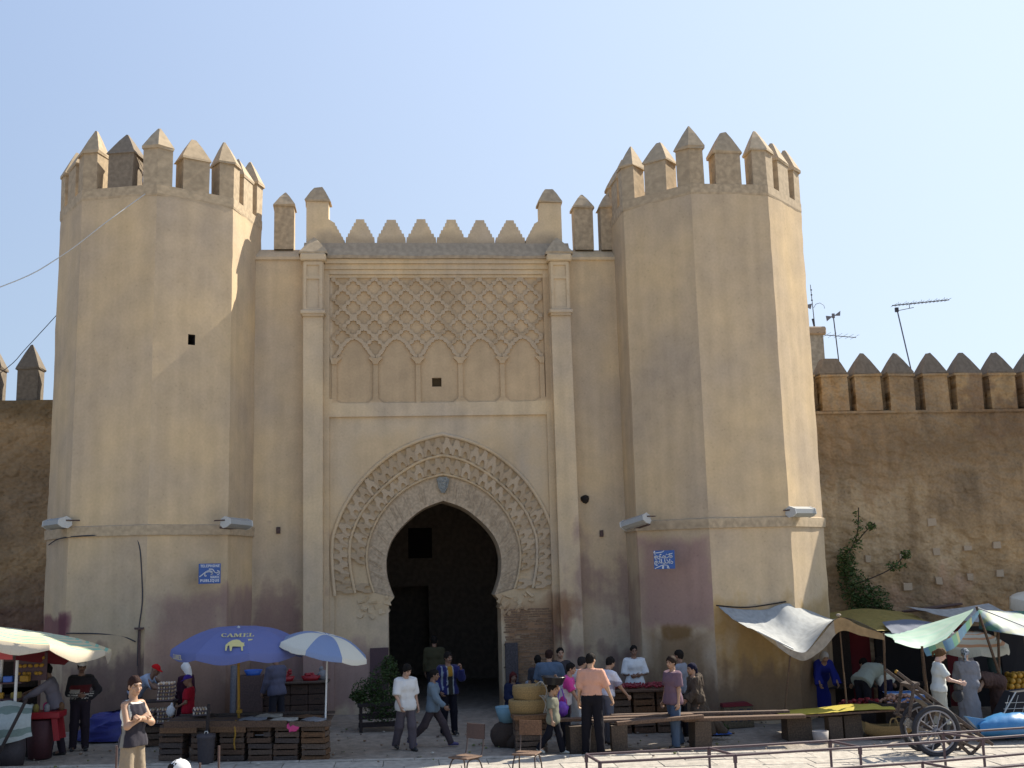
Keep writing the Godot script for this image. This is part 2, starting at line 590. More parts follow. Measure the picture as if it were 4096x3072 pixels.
	# bead mouldings
	for cz in [[out, 0.05, 0.05], [led, -0.02, 0.045], [inn, -0.07, 0.035]]:
		st = begin()
		var pts: Array = []
		for p in cz[0]: pts.append(Vector3(p.x, p.y + (0.0), cz[1]))
		if cz[0] == out:
			pts.push_front(Vector3(-2.6, 2.9, cz[1])); pts.push_back(Vector3(2.6, 2.9, cz[1]))
		tube(st, pts, cz[2], 6)
		make(st, "bead_moulding", gm, G)
	# toothed stones between the lines
	for band in [[out, led, -0.02, 0.252, 40], [led, inn, -0.07, 0.238, 34]]:
		var A: Array = band[0]
		var B: Array = band[1]
		var sa := ribbon_len(A)
		var sb := ribbon_len(B)
		var la: float = sa[-1]
		var lb: float = sb[-1]
		var n: int = band[4]
		for i in n:
			var shape := PackedVector2Array()
			for q in [[-0.5, .46], [-0.36, .42], [-0.25, .28], [-0.22, .12], [-0.1, .08], [0.12, .12], [0.22, .12], [0.24, .28], [0.36, .42], [0.5, .46], [0.5, .90], [0.38, .88], [0.26, .90], [0.24, .76], [0.14, .62], [0, .58], [-0.14, .62], [-0.24, .76], [-0.26, .90], [-0.38, .93], [-0.5, .90]]:
				var f: float = (i + 0.5 + q[0] + (0.0 if absf(q[0]) > 0.45 else rng.randf_range(-0.035, 0.035))) / n
				var t: float = q[1] + rng.randf_range(-0.025, 0.025)
				shape.append(at_len(A, sa, f * la).lerp(at_len(B, sb, f * lb), t))
			if i in [1, 2, n - 2] and n == 34: continue
			st = begin()
			prism(st, shape, band[2] - 0.01, band[2] + rng.randf_range(0.05, 0.08), Transform3D(), false)
			make(st, "arch_stone", mats["arch_stone" if rng.randf() < 0.6 else "arch_stone_b"], G)
	# thin radial bricks of the inner ring and courses of the right jamb: too thin to pick apart
	st = begin()
	var so := ribbon_len(opn)
	var si := ribbon_len(inn)
	for i in 150:
		var f := (i + 0.5) / 150.0
		if f < 0.5 and rng.randf() < 0.55: continue
		var a := at_len(opn, so, f * so[-1])
		var b := at_len(inn, si, f * si[-1])
		var d := (b - a)
		var t0 := rng.randf_range(0.02, 0.35)
		var t1 := rng.randf_range(0.55, 0.95)
		var m2 := a + d * (t0 + t1) * 0.5
		var ang := d.angle()
		tint = Color(1, 1, 1) * rng.randf_range(0.8, 1.05)
		box(st, Vector3(m2.x, m2.y, -0.11), Vector3(d.length() * (t1 - t0), 0.022, rng.randf_range(0.012, 0.03)), Basis(Vector3(0, 0, 1), ang), 0.004)
	tint = Color.WHITE
	make(st, "ring_brick", mats["worn_ring"], G).set_meta("kind", "stuff")
	st = begin()
	for j in 42:
		var y := 0.08 + j * 0.058
		var x := 1.36 + rng.randf_range(0.0, 0.1)
		while x < 2.5:
			var w := rng.randf_range(0.14, 0.28)
			if rng.randf() < 0.8:
				tint = Color(1.0, 0.96, 0.92) * rng.randf_range(0.84, 1.08)
				box(st, Vector3(x + w / 2, y, -0.05), Vector3(w - 0.015, 0.04, rng.randf_range(0.01, 0.04)), Basis(), 0.006)
			x += w
	tint = Color.WHITE
	make(st, "jamb_brick", mats["jamb_brick"], G).set_meta("kind", "stuff")
	st = begin()
	for j in 14:
		for s in [-1.0, 1.0]:
			var y := 2.88 - j * 0.035
			box(st, Vector3(s * (1.72 + 0.30 * sin(j * 1.3 + s) + rng.randf_range(-0.1, 0.1)), y - 0.05, -0.05), Vector3(rng.randf_range(0.06, 0.2), rng.randf_range(0.05, 0.12), rng.randf_range(0.03, 0.07)), Basis(Vector3(0, 0, 1), rng.randf_range(-0.9, 0.9)), 0.025)
	make(st, "broken_render", gm, G).set_meta("kind", "stuff")
	# carved shield above the opening
	st = begin()
	prism(st, PackedVector2Array([Vector2(-0.15, 5.62), Vector2(-0.08, 5.68), Vector2(0, 5.66), Vector2(0.08, 5.68), Vector2(0.16, 5.60), Vector2(0.12, 5.42), Vector2(0.05, 5.28), Vector2(-0.04, 5.29), Vector2(-0.11, 5.42)]), -0.12, -0.06)
	for i in 16:
		blob(st, Vector3(rng.randf_range(-0.1, 0.1), rng.randf_range(5.36, 5.62), -0.06), Vector3(0.022, 0.022, 0.02), 6, 4)
	for s in [-1.0, 1.0]:
		tube(st, [Vector3(s * 0.12, 5.6, -0.05), Vector3(s * 0.10, 5.42, -0.04), Vector3(s * 0.03, 5.31, -0.05)], 0.016, 5)
	make(st, "carved_shield", mats["grey_stone"], G)
	# frame of the panel, string mouldings
	for r in [[-2.87, -2.72], [2.57, 2.74]]:
		st = begin()
		prism(st, PackedVector2Array([Vector2(r[0], -0.1), Vector2(r[1], -0.1), Vector2(r[1], 10.96), Vector2(r[0], 10.96)]), -0.2, 0.13)
		make(st, "panel_frame", gm, G)
	st = begin()
	for r in [[-2.86, 2.74, 10.95, 11.06, 0.24], [-2.86, 2.74, 10.82, 10.947, 0.18], [-2.72, 2.57, 10.70, 10.817, 0.14], [-2.72, 2.57, 10.62, 10.697, 0.09]]:
		prism(st, PackedVector2Array([Vector2(r[0], r[2]), Vector2(r[1], r[2]), Vector2(r[1], r[3]), Vector2(r[0], r[3])]), -0.1, r[4])
	make(st, "cornice", gm, G)
	# sloping coping over the cornice
	st = begin()
	var N := 24
	for i in N:
		var xa := -3.35 + 6.62 * i / N
		var xb := -3.35 + 6.62 * (i + 1) / N
		var wv := func(x: float, a: float) -> float: return a * sin(x * 2.3) * 0.5 + a * sin(x * 5.1 + 1.0) * 0.4
		var q: Array = []
		for x in [xa, xb]:
			q.append([Vector3(x, 11.063, 0.0), Vector3(x, 11.06 + wv.call(x, 0.012), 0.3), Vector3(x, 11.13 + wv.call(x, 0.016), 0.31), Vector3(x, 11.34 + wv.call(x, 0.02), 0.15), Vector3(x, 11.55, -0.02), Vector3(x, 11.57, -1.2)])
		for k in 5: quad(st, q[0][k], q[1][k], q[1][k + 1], q[0][k + 1])
	make(st, "coping", mats["coping_grey"], G)
	# sill of the blind arcade
	st = begin()
	var sp := PackedVector2Array([Vector2(-2.72, 7.15), Vector2(2.57, 7.15), Vector2(2.57, 7.6), Vector2(2.45, 7.58), Vector2(2.28, 7.48)])
	for i in range(3, -1, -1):
		var cx := -1.605 + 1.036 * i
		if i == 1: continue
		sp.append_array(PackedVector2Array([Vector2(cx + 0.19, 7.475), Vector2(cx + 0.06, 7.60), Vector2(cx - 0.06, 7.60), Vector2(cx - 0.19, 7.475)]))
	sp.append_array(PackedVector2Array([Vector2(-2.45, 7.48), Vector2(-2.6, 7.59), Vector2(-2.72, 7.6)]))
	prism(st, sp, -0.1, 0.115)
	make(st, "sill", gm, G)
	# blind arcade: columns and capitals
	for i in 6:
		var cx := -2.641 + 1.036 * i
		if i == 0: cx = -2.60
		if i == 5: cx = 2.49
		st = begin()
		prism(st, PackedVector2Array([Vector2(cx - 0.058, 7.47), Vector2(cx + 0.058, 7.47), Vector2(cx + 0.055, 8.49), Vector2(cx - 0.055, 8.49)]), 0.0, 0.095)
		make(st, "column", gm, G)
		st = begin()
		var cp := PackedVector2Array([Vector2(-0.055, 8.44), Vector2(0.055, 8.44), Vector2(0.08, 8.5), Vector2(0.165, 8.58), Vector2(0.15, 8.63), Vector2(0.05, 8.6), Vector2(-0.05, 8.6), Vector2(-0.15, 8.63), Vector2(-0.165, 8.58), Vector2(-0.08, 8.5)])
		for k in cp.size():
			cp[k].x = clampf(cp[k].x + cx, -2.70, 2.555)
		prism(st, cp, 0.0, 0.125)
		make(st, "capital", gm, G)
	# the lozenge lattice: each rib between two crossings
	var ribs: Array = []
	var L := Vector2(0.259, 0.2485).length()
	for v in 4:
		st = begin()
		var pp := PackedVector2Array()
		var up: Array = []
		for k in 13:
			var t := (k / 12.0 - 0.5)
			var hw := 0.017 + 0.036 * absf(sin((k / 12.0) * PI * 3.0)) + rng.randf_range(-0.007, 0.007)
			if k == 0 or k == 12: hw = 0.024
			up.append(Vector2(t * L * 1.06, hw))
		for p in up: pp.append(p)
		for i in range(12, -1, -1): pp.append(Vector2(up[i].x, -up[i].y + rng.randf_range(-0.004, 0.004)))
		uv_mode = 0
		prism(st, pp, -0.07, 0.0, Transform3D(), false)
		ribs.append(mesh_of(st))
	uv_mode = 1
	for r in 8:
		for k in range(-2, 12):
			var a := Vector2(-2.14 + 0.5175 * k - (0.2588 if r % 2 else 0.0), 10.61 - 0.2490 * r)
			if r == 7 and posmod(k, 2) != 0: pass
			for s in [-1.0, 1.0]:
				var b := a + Vector2(0.2588 * s, -0.2490)
				if r >= 6:                      # the lowest ribs bow out over the blind arches
					var keep := false
					for i in 6:
						if absf(a.x - (-2.641 + 1.036 * i)) < 0.06 and r == 6: keep = true
						if r == 7 and absf(b.x - (-2.641 + 1.036 * i)) < 0.06: keep = true
					if r == 6 and not keep: continue
					if r == 7: continue
				if minf(a.x, b.x) < -2.72 or maxf(a.x, b.x) > 2.60: continue
				if r == 7:                      # only the ribs that run down to a capital
					var near := false
					for i in 6:
						if absf(b.x - (-2.641 + 1.036 * i)) < 0.06: near = true
					if not near: continue
				var o := inst(ribs[rng.randi() % 4], "lattice_rib", mats["arch_stone" if rng.randf() < 0.75 else "arch_stone_b"], G)
				var mid := (a + b) * 0.5
				o.position = Vector3(mid.x, mid.y, 0.088 + rng.randf_range(-0.010, 0.010) + (0.006 if s > 0 else 0.0))
				o.rotation.z = (b - a).angle() + rng.randf_range(-0.03, 0.03)
	for i in 6:
		var cx := -2.641 + 1.036 * i
		for s in [-1.0, 1.0]:
			if (i == 0 and s < 0) or (i == 5 and s > 0): continue
			var sp2: Array = spline([Vector2(cx + 0.03 * s, 8.60), Vector2(cx + 0.14 * s, 8.74), Vector2(cx + 0.235 * s, 8.90), Vector2(cx + 0.35 * s, 9.03), Vector2(cx + 0.518 * s, 9.125)], 5)
			var pp := PackedVector2Array()
			for side in [1.0, -1.0]:
				for j in sp2.size():
					var jj: int = j if side > 0 else sp2.size() - 1 - j
					var dd: Vector2 = (sp2[mini(jj + 1, sp2.size() - 1)] - sp2[maxi(jj - 1, 0)]).normalized()
					pp.append(sp2[jj] + Vector2(-dd.y, dd.x) * side * (0.024 + 0.03 * absf(sin(jj * PI * 6.0 / 20.0)) + rng.randf_range(-0.006, 0.006)))
			st = begin()
			prism(st, pp, 0.02, 0.092 + 0.004 * s, Transform3D(), false)
			make(st, "lattice_rib", mats["arch_stone"], G)
	# pilasters with their panelled heads and pyramid caps
	for s in [-1, 1]:
		var x0 := -3.33 if s < 0 else 2.72
		var x1 := -2.86 if s < 0 else 3.20
		var c := (x0 + x1) / 2
		st = begin()
		prism(st, PackedVector2Array([Vector2(x0 + (0.05 if s < 0 else 0.0), -0.2), Vector2(x1 + (0.05 if s > 0 else 0.02), -0.2), Vector2(x1, 9.60), Vector2(x0, 9.60)]), -0.3, 0.40)
		make(st, "pilaster_shaft", gm, G)
		st = begin()
		bevel_box(st, Vector3(c, 9.67, 0.12), Vector3(0.60, 0.10, 0.78), 0.02)
		bevel_box(st, Vector3(c, 9.60, 0.12), Vector3(0.52, 0.06, 0.70), 0.015)
		box(st, Vector3(c, 10.33, 0.05), Vector3(0.50, 1.22, 0.74))
		for r in [[c - 0.225, 9.72, c - 0.155, 10.94], [c + 0.155, 9.72, c + 0.225, 10.94], [c - 0.155, 10.85, c + 0.155, 10.94], [c - 0.155, 10.5, c + 0.155, 10.58], [c - 0.155, 9.72, c + 0.155, 9.77]]:
			prism(st, PackedVector2Array([Vector2(r[0], r[1]), Vector2(r[2], r[1]), Vector2(r[2], r[3]), Vector2(r[0], r[3])]), 0.40, 0.455)
		box(st, Vector3(c - 0.20, 10.15, 0.455), Vector3(0.05, 0.1, 0.03)); box(st, Vector3(c + 0.20, 10.15, 0.455), Vector3(0.05, 0.1, 0.03))
		make(st, "pilaster_head", gm, G)
		st = begin()
		bevel_box(st, Vector3(c, 11.04, 0.12), Vector3(0.62, 0.18, 0.8), 0.03)
		make(st, "pilaster_cap", gm, G)
		var w := 0.34
		inst(merlon_mesh(PackedVector2Array([Vector2(w, -0.36), Vector2(w, 0.36), Vector2(-w, 0.36), Vector2(-w, -0.36)]), 0.01, 0.5, 0.0, 0.06), "pyramid_cap", gm_flat(), G, Vector3(c, 11.13, 0.12))
	# stepped battlements
	var steps := [-1.97, -1.195, -0.45, 0.31, 1.035, 1.80]
	for cx in steps:
		st = begin()
		var pl := PackedVector2Array()
		var lv := 6
		var r: Array = []
		for k in lv:
			var hw := 0.105 + 0.05 * (lv - 1 - k) + rng.randf_range(-0.01, 0.01)
			r.append([hw, 11.55 + (0.0 if k == 0 else 0.06 + k * 0.092), 11.61 + (k + 1) * 0.092 + rng.randf_range(-0.01, 0.01)])
		for k in lv: pl.append(Vector2(cx + r[k][0] + 0.012, r[k][1])); pl.append(Vector2(cx + r[k][0], r[k][2] if k == lv - 1 else r[k + 1][1]))
		for k in range(lv - 1, -1, -1): pl.append(Vector2(cx - r[k][0], r[k][2] if k == lv - 1 else r[k + 1][1])); pl.append(Vector2(cx - r[k][0] - 0.012, r[k][1]))
		prism(st, pl, -0.30, -0.02)
		make(st, "stepped_merlon", gm, G)
	for s in [-1.0, 1.0]:
		var cx := -3.02 if s < 0 else 2.84
		st = begin()
		var pl := PackedVector2Array([Vector2(-0.28, 11.4), Vector2(0.62, 11.4), Vector2(0.66, 11.62)])
		for k in 6:
			pl.append(Vector2(0.64 - k * 0.05, 11.62 + k * 0.092)); pl.append(Vector2(0.62 - k * 0.05 - (0.0 if k < 5 else 0.1), 11.70 + k * 0.092))
		pl.append_array(PackedVector2Array([Vector2(0.27, 12.18), Vector2(0.27, 12.62), Vector2(-0.28, 12.62)]))
		for k in pl.size(): pl[k] = Vector2(cx + pl[k].x * -s, pl[k].y)
		prism(st, pl, -0.45, -0.015)
		make(st, "corner_merlon", gm, G)
		inst(merlon_mesh(PackedVector2Array([Vector2(0.28, -0.22), Vector2(0.28, 0.22), Vector2(-0.28, 0.22), Vector2(-0.28, -0.22)]), 0.0, 0.42, 0.045, 0.36), "merlon_cap", mats["merlon_b"], G, Vector3(cx, 12.622, -0.23))
	uv_mode = 0
	for x in [-3.87, 3.72, 4.36]:
		var w := 0.24 if x != 4.36 else 0.2
		inst(merlon_mesh(PackedVector2Array([Vector2(w, -0.22), Vector2(w, 0.22), Vector2(-w, 0.22), Vector2(-w, -0.22)]), 1.12, 0.42), "merlon", mats["merlon_a"], G, Vector3(x, 11.43, -0.4))
	# the passage behind the arch
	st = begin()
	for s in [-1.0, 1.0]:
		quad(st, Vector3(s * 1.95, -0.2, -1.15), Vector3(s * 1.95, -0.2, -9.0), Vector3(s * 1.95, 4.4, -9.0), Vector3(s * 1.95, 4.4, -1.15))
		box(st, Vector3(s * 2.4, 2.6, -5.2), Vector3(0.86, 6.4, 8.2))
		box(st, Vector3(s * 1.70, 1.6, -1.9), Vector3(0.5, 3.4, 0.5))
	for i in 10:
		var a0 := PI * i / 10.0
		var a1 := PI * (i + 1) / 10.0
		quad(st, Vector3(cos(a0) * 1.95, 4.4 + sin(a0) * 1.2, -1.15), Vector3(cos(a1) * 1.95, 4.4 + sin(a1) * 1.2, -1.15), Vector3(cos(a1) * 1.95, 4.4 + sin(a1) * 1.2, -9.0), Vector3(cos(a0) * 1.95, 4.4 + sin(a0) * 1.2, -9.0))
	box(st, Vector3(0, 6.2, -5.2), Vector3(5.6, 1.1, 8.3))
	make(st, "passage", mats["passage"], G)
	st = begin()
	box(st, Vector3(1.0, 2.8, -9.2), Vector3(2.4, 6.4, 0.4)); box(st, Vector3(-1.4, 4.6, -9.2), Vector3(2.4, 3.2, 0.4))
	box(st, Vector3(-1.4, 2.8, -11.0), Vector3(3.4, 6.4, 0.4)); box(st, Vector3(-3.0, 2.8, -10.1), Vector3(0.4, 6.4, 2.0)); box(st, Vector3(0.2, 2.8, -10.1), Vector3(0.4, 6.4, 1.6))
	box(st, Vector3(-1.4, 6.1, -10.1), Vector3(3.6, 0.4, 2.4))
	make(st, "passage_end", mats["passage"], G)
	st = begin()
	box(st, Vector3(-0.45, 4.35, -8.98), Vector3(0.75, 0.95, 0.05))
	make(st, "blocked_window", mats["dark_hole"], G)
	# open door leaf folded back on the right side of the opening and painted strip on the left
	st = begin()
	box(st, Vector3(1.56, 0.86, 0.02), Vector3(0.30, 1.66, 0.07), Basis(), 0.006)
	make(st, "door_leaf", mats["blue_grey_wood"], G)
	st = begin()
	box(st, Vector3(-1.56, 0.78, -0.035), Vector3(0.43, 1.78, 0.03), Basis(), 0.004)
	make(st, "painted_dado", mats["plum_paint"], G)
	# small fittings on the side walls
	st = begin(); lathe(st, [Vector2(0.11, 0), Vector2(0.10, 0.05), Vector2(0.05, 0.09), Vector2(0, 0.1)], 9, Vector3(3.46, 5.06, 0.0), Basis(Vector3.RIGHT, PI / 2), 0.1)
	make(st, "lamp_stub", mats["dark_hole"], G)
	for p in [Vector3(3.83, 4.22, 0.02), Vector3(-3.92, 4.47, 0.02)]:
		st = begin(); box(st, p, Vector3(0.09, 0.15, 0.06), Basis(), 0.01); make(st, "socket_hole", mats["rust"], G)

func gm_flat() -> Material:
	return mats["merlon_a"]

# ---------------------------------------------------------------- town walls
func right_wall() -> void:
	var W := thing("town_wall", "weathered brown town wall with filled battlements right of the right tower", "wall")
	uv_mode = 2
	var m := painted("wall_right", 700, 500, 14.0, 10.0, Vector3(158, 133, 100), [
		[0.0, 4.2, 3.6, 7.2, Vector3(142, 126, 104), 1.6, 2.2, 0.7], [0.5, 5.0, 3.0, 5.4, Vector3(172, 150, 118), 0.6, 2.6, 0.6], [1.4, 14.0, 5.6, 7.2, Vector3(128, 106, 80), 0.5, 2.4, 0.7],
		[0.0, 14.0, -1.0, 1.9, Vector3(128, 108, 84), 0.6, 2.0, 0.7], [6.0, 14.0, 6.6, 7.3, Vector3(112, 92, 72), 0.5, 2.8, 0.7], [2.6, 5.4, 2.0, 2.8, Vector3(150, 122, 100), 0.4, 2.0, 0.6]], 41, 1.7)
	relief(m, "wall_bump", 0.05, 5.0)
	var st := begin()
	soft.frequency = 0.8
	st.set_smooth_group(5)
	var nx := 40
	var ny := 28
	var f := func(i: int, j: int) -> Vector3:
		var x := 8.2 + 13.0 * i / nx
		var y := -0.5 + 7.8 * j / ny
		return Vector3(x, y, -1.0 + 0.07 * soft.get_noise_2d(x, y * 1.3) + 0.03 * soft.get_noise_2d(x * 4.0, y * 4.0))
	for i in nx:
		for j in ny: quad(st, f.call(i, j), f.call(i + 1, j), f.call(i + 1, j + 1), f.call(i, j + 1))
	st.set_smooth_group(-1)
	var sl := PackedVector2Array([Vector2(8.2, -0.5), Vector2(21.2, -0.5), Vector2(21.2, 8.22), Vector2(8.2, 8.22)])
	prism(st, sl, -2.2, -1.28)
	box(st, Vector3(14.7, 7.26, -1.2), Vector3(13, 0.07, 0.5), Basis(), 0.01)
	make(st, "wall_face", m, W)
	for k in 12:
		var cx := 9.42 + 0.93 * k + rng.randf_range(-0.03, 0.03)
		var hw := 0.35 + rng.randf_range(-0.02, 0.02)
		st = begin()
		box(st, Vector3(cx, 7.78, -1.13), Vector3(hw * 2, 0.97, 0.36), Basis(), 0.015)
		box(st, Vector3(cx, 8.235, -1.12), Vector3(hw * 2 + 0.06, 0.06, 0.42), Basis(), 0.012)
		make(st, "merlon", m, W)
		inst(merlon_mesh(PackedVector2Array([Vector2(hw + 0.02, -0.3), Vector2(hw + 0.02, 0.3), Vector2(-hw - 0.02, 0.3), Vector2(-hw - 0.02, -0.3)]), 0.0, 0.62 - (0.14 if k == 1 else 0.0), 0.0, 0.13 if k != 1 else 0.5), "merlon_cap", mats["cap_dark"], W, Vector3(cx, 8.26, -1.25))
	# pale repair squares and a jutting ledge
	for p in [Vector2(10.9, 3.45), Vector2(11.85, 3.5), Vector2(12.75, 3.58), Vector2(13.6, 3.66), Vector2(12.7, 4.35), Vector2(11.9, 2.72), Vector2(12.75, 2.85), Vector2(13.6, 2.92), Vector2(14.4, 3.0), Vector2(14.4, 3.72)]:
		st = begin(); box(st, Vector3(p.x, p.y, -0.99), Vector3(rng.randf_range(0.14, 0.24), rng.randf_range(0.12, 0.2), 0.10), Basis(), 0.012); make(st, "repair_patch", mats["pale_patch"], W)
	st = begin(); tube(st, [Vector3(11.7, 2.10, -0.95), Vector3(12.4, 2.16, -0.9), Vector3(13.3, 2.25, -0.93)], [0.03, 0.05, 0.03], 5); make(st, "ledge", mats["rust"], W)
	uv_mode = 0

func left_wall() -> void:
	var W := thing("town_wall", "dark stained town wall with two open battlements left of the left tower", "wall")
	uv_mode = 3
	var m := painted("wall_left", 420, 420, 14.0, 10.0, Vector3(150, 126, 96), [
		[0.0, 14.0, -1.0, 2.85, Vector3(96, 72, 64), 0.25, 0.7, 0.9], [0.0, 14.0, 2.7, 3.4, Vector3(112, 92, 74), 0.5, 2.0, 0.7], [0.0, 14.0, 7.6, 8.2, Vector3(104, 88, 66), 0.3, 1.4, 0.8], [0.0, 14.0, 5.4, 6.4, Vector3(122, 102, 78), 0.5, 2.6, 0.6]], 77, 1.6)
	mats["wall_left"] = m
	relief(m, "wall_bump", 0.05, 5.0)
	var st := begin()
	st.set_smooth_group(5)
	soft.frequency = 0.8
	var f := func(i: int, j: int) -> Vector3:
		var x := -20.0 + 12.6 * i / 40.0
		var y := -0.5 + 8.4 * j / 28.0
		return Vector3(x, y, -1.5 + 0.07 * soft.get_noise_2d(x, y * 1.3) + 0.03 * soft.get_noise_2d(x * 4.0, y * 4.0) + (0.05 if y < 2.85 else 0.0))
	for i in 40:
		for j in 28: quad(st, f.call(i, j), f.call(i + 1, j), f.call(i + 1, j + 1), f.call(i, j + 1))
	st.set_smooth_group(-1)
	prism(st, PackedVector2Array([Vector2(-20, -0.5), Vector2(-7.4, -0.5), Vector2(-7.4, 7.88), Vector2(-20, 7.88)]), -2.6, -1.62)
	make(st, "wall_face", m, W)
	for k in 6:
		var cx := -9.42 - 0.93 * k
		inst(merlon_mesh(PackedVector2Array([Vector2(0.25, -0.25), Vector2(0.25, 0.25), Vector2(-0.25, 0.25), Vector2(-0.25, -0.25)]), 0.86, 0.66, 0.05, 0.1), "merlon", mats["cap_dark"], W, Vector3(cx, 7.86, -1.85))
	uv_mode = 0

# ---------------------------------------------------------------- ground
func ground() -> void:
	var st := begin()
	st.set_smooth_group(1)
	soft.frequency = 0.6
	var xs: Array = [-200.0, -60.0, -30.0]
	var x := -20.0
	while x <= 24.0: xs.append(x); x += 0.5
	xs.append_array([32.0, 60.0, 200.0])
	var zs: Array = [-200.0, -40.0, -14.0]
	var z := -10.0
	while z <= 6.0: zs.append(z); z += 0.4
	zs.append_array([9.0, 14.0, 22.0, 32.0, 60.0, 200.0])
	var f := func(a: float, b: float) -> Vector3:
		var k := 0.035 * soft.get_noise_2d(a * 1.2, b * 1.6) + 0.015 * soft.get_noise_2d(a * 5.0, b * 5.0) if b < 5.5 and absf(a) < 25 else -0.03
		return Vector3(a, gy(clampf(a, -30, 30), b) + k, b)
	for i in xs.size() - 1:
		for j in zs.size() - 1:
			quad(st, f.call(xs[i], zs[j + 1]), f.call(xs[i + 1], zs[j + 1]), f.call(xs[i + 1], zs[j]), f.call(xs[i], zs[j]))
	var g := make(st, "ground", mats["dirt"], self)
	g.set_meta("kind", "structure")
	# the sunny street in front of it all
	st = begin()
	for i in 40:
		for j in 12:
			var q: Array = []
			for e in [[i, j + 1], [i + 1, j + 1], [i + 1, j], [i, j]]:
				var a: float = -100.0 + 5.0 * e[0]
				var b: float = 11.2 + pow(e[1] / 12.0, 2.0) * 120.0
				q.append(Vector3(a, gy(clampf(a, -30, 30), b) - 0.012, b))
			quad(st, q[0], q[1], q[2], q[3])
	make(st, "street", mats["street"], self).set_meta("kind", "structure")
	# paved pavement along the street edge
	var pv := Node3D.new()
	pv.name = "pavement"
	pv.set_meta("kind", "structure")
	add_child(pv)
	var rows := [[5.95, 0.18], [6.14, 0.62], [6.78, 0.6], [7.40, 0.62], [8.04, 0.6], [8.66, 0.62], [9.30, 0.62], [9.94, 0.64], [10.6, 0.66]]
	for r in rows.size():
		var xx := -9.2 + rng.randf_range(-0.3, 0.0)
		while xx < 11.6:
			var w := rng.randf_range(0.7, 1.0) if r > 0 else rng.randf_range(0.8, 1.3)
			st = begin()
			var zc: float = rows[r][0] + rows[r][1] / 2
			tint = Color(1, 1, 1) * rng.randf_range(0.86, 1.06)
			var hh := 0.045 if r == 0 else 0.03
			bevel_box(st, Vector3(0, hh - 0.05 + rng.randf_range(-0.003, 0.003), 0), Vector3(w - 0.012, 0.1, rows[r][1] - 0.012), 0.006, Basis(Vector3(rng.randf_range(-1, 1), 0, 1).normalized(), -0.02 + rng.randf_range(-0.003, 0.003)))
			make(st, "kerb_stone" if r == 0 else "slab", mats["slab"], pv, Vector3(xx + w / 2, gy(xx + w / 2, zc), zc))
			xx += w
	tint = Color.WHITE
	# flattened litter and dirt on the market ground
	st = begin()
	for i in 260:
		var a := rng.randf_range(-8, 10)
		var b := rng.randf_range(1.5, 6.4)
		var s := rng.randf_range(0.012, 0.045)
		tint = [Color(0.3, 0.26, 0.2), Color(0.16, 0.12, 0.1), Color(0.5, 0.47, 0.4), Color(0.16, 0.18, 0.06), Color(0.24, 0.16, 0.1), Color(0.2, 0.17, 0.13)][rng.randi() % 6]
		blob(st, Vector3(a, gy(a, b) + 0.03 + (0.03 if b > 5.9 else 0.0), b), Vector3(s, 0.012 + s * 0.15, s * rng.randf_range(0.4, 1.0)), 5, 3, Basis(Vector3.UP, rng.randf() * 6.0), 0.3)
	tint = Color.WHITE
	var li := make(st, "litter", mats["plain"], self)
	li.set_meta("kind", "stuff")

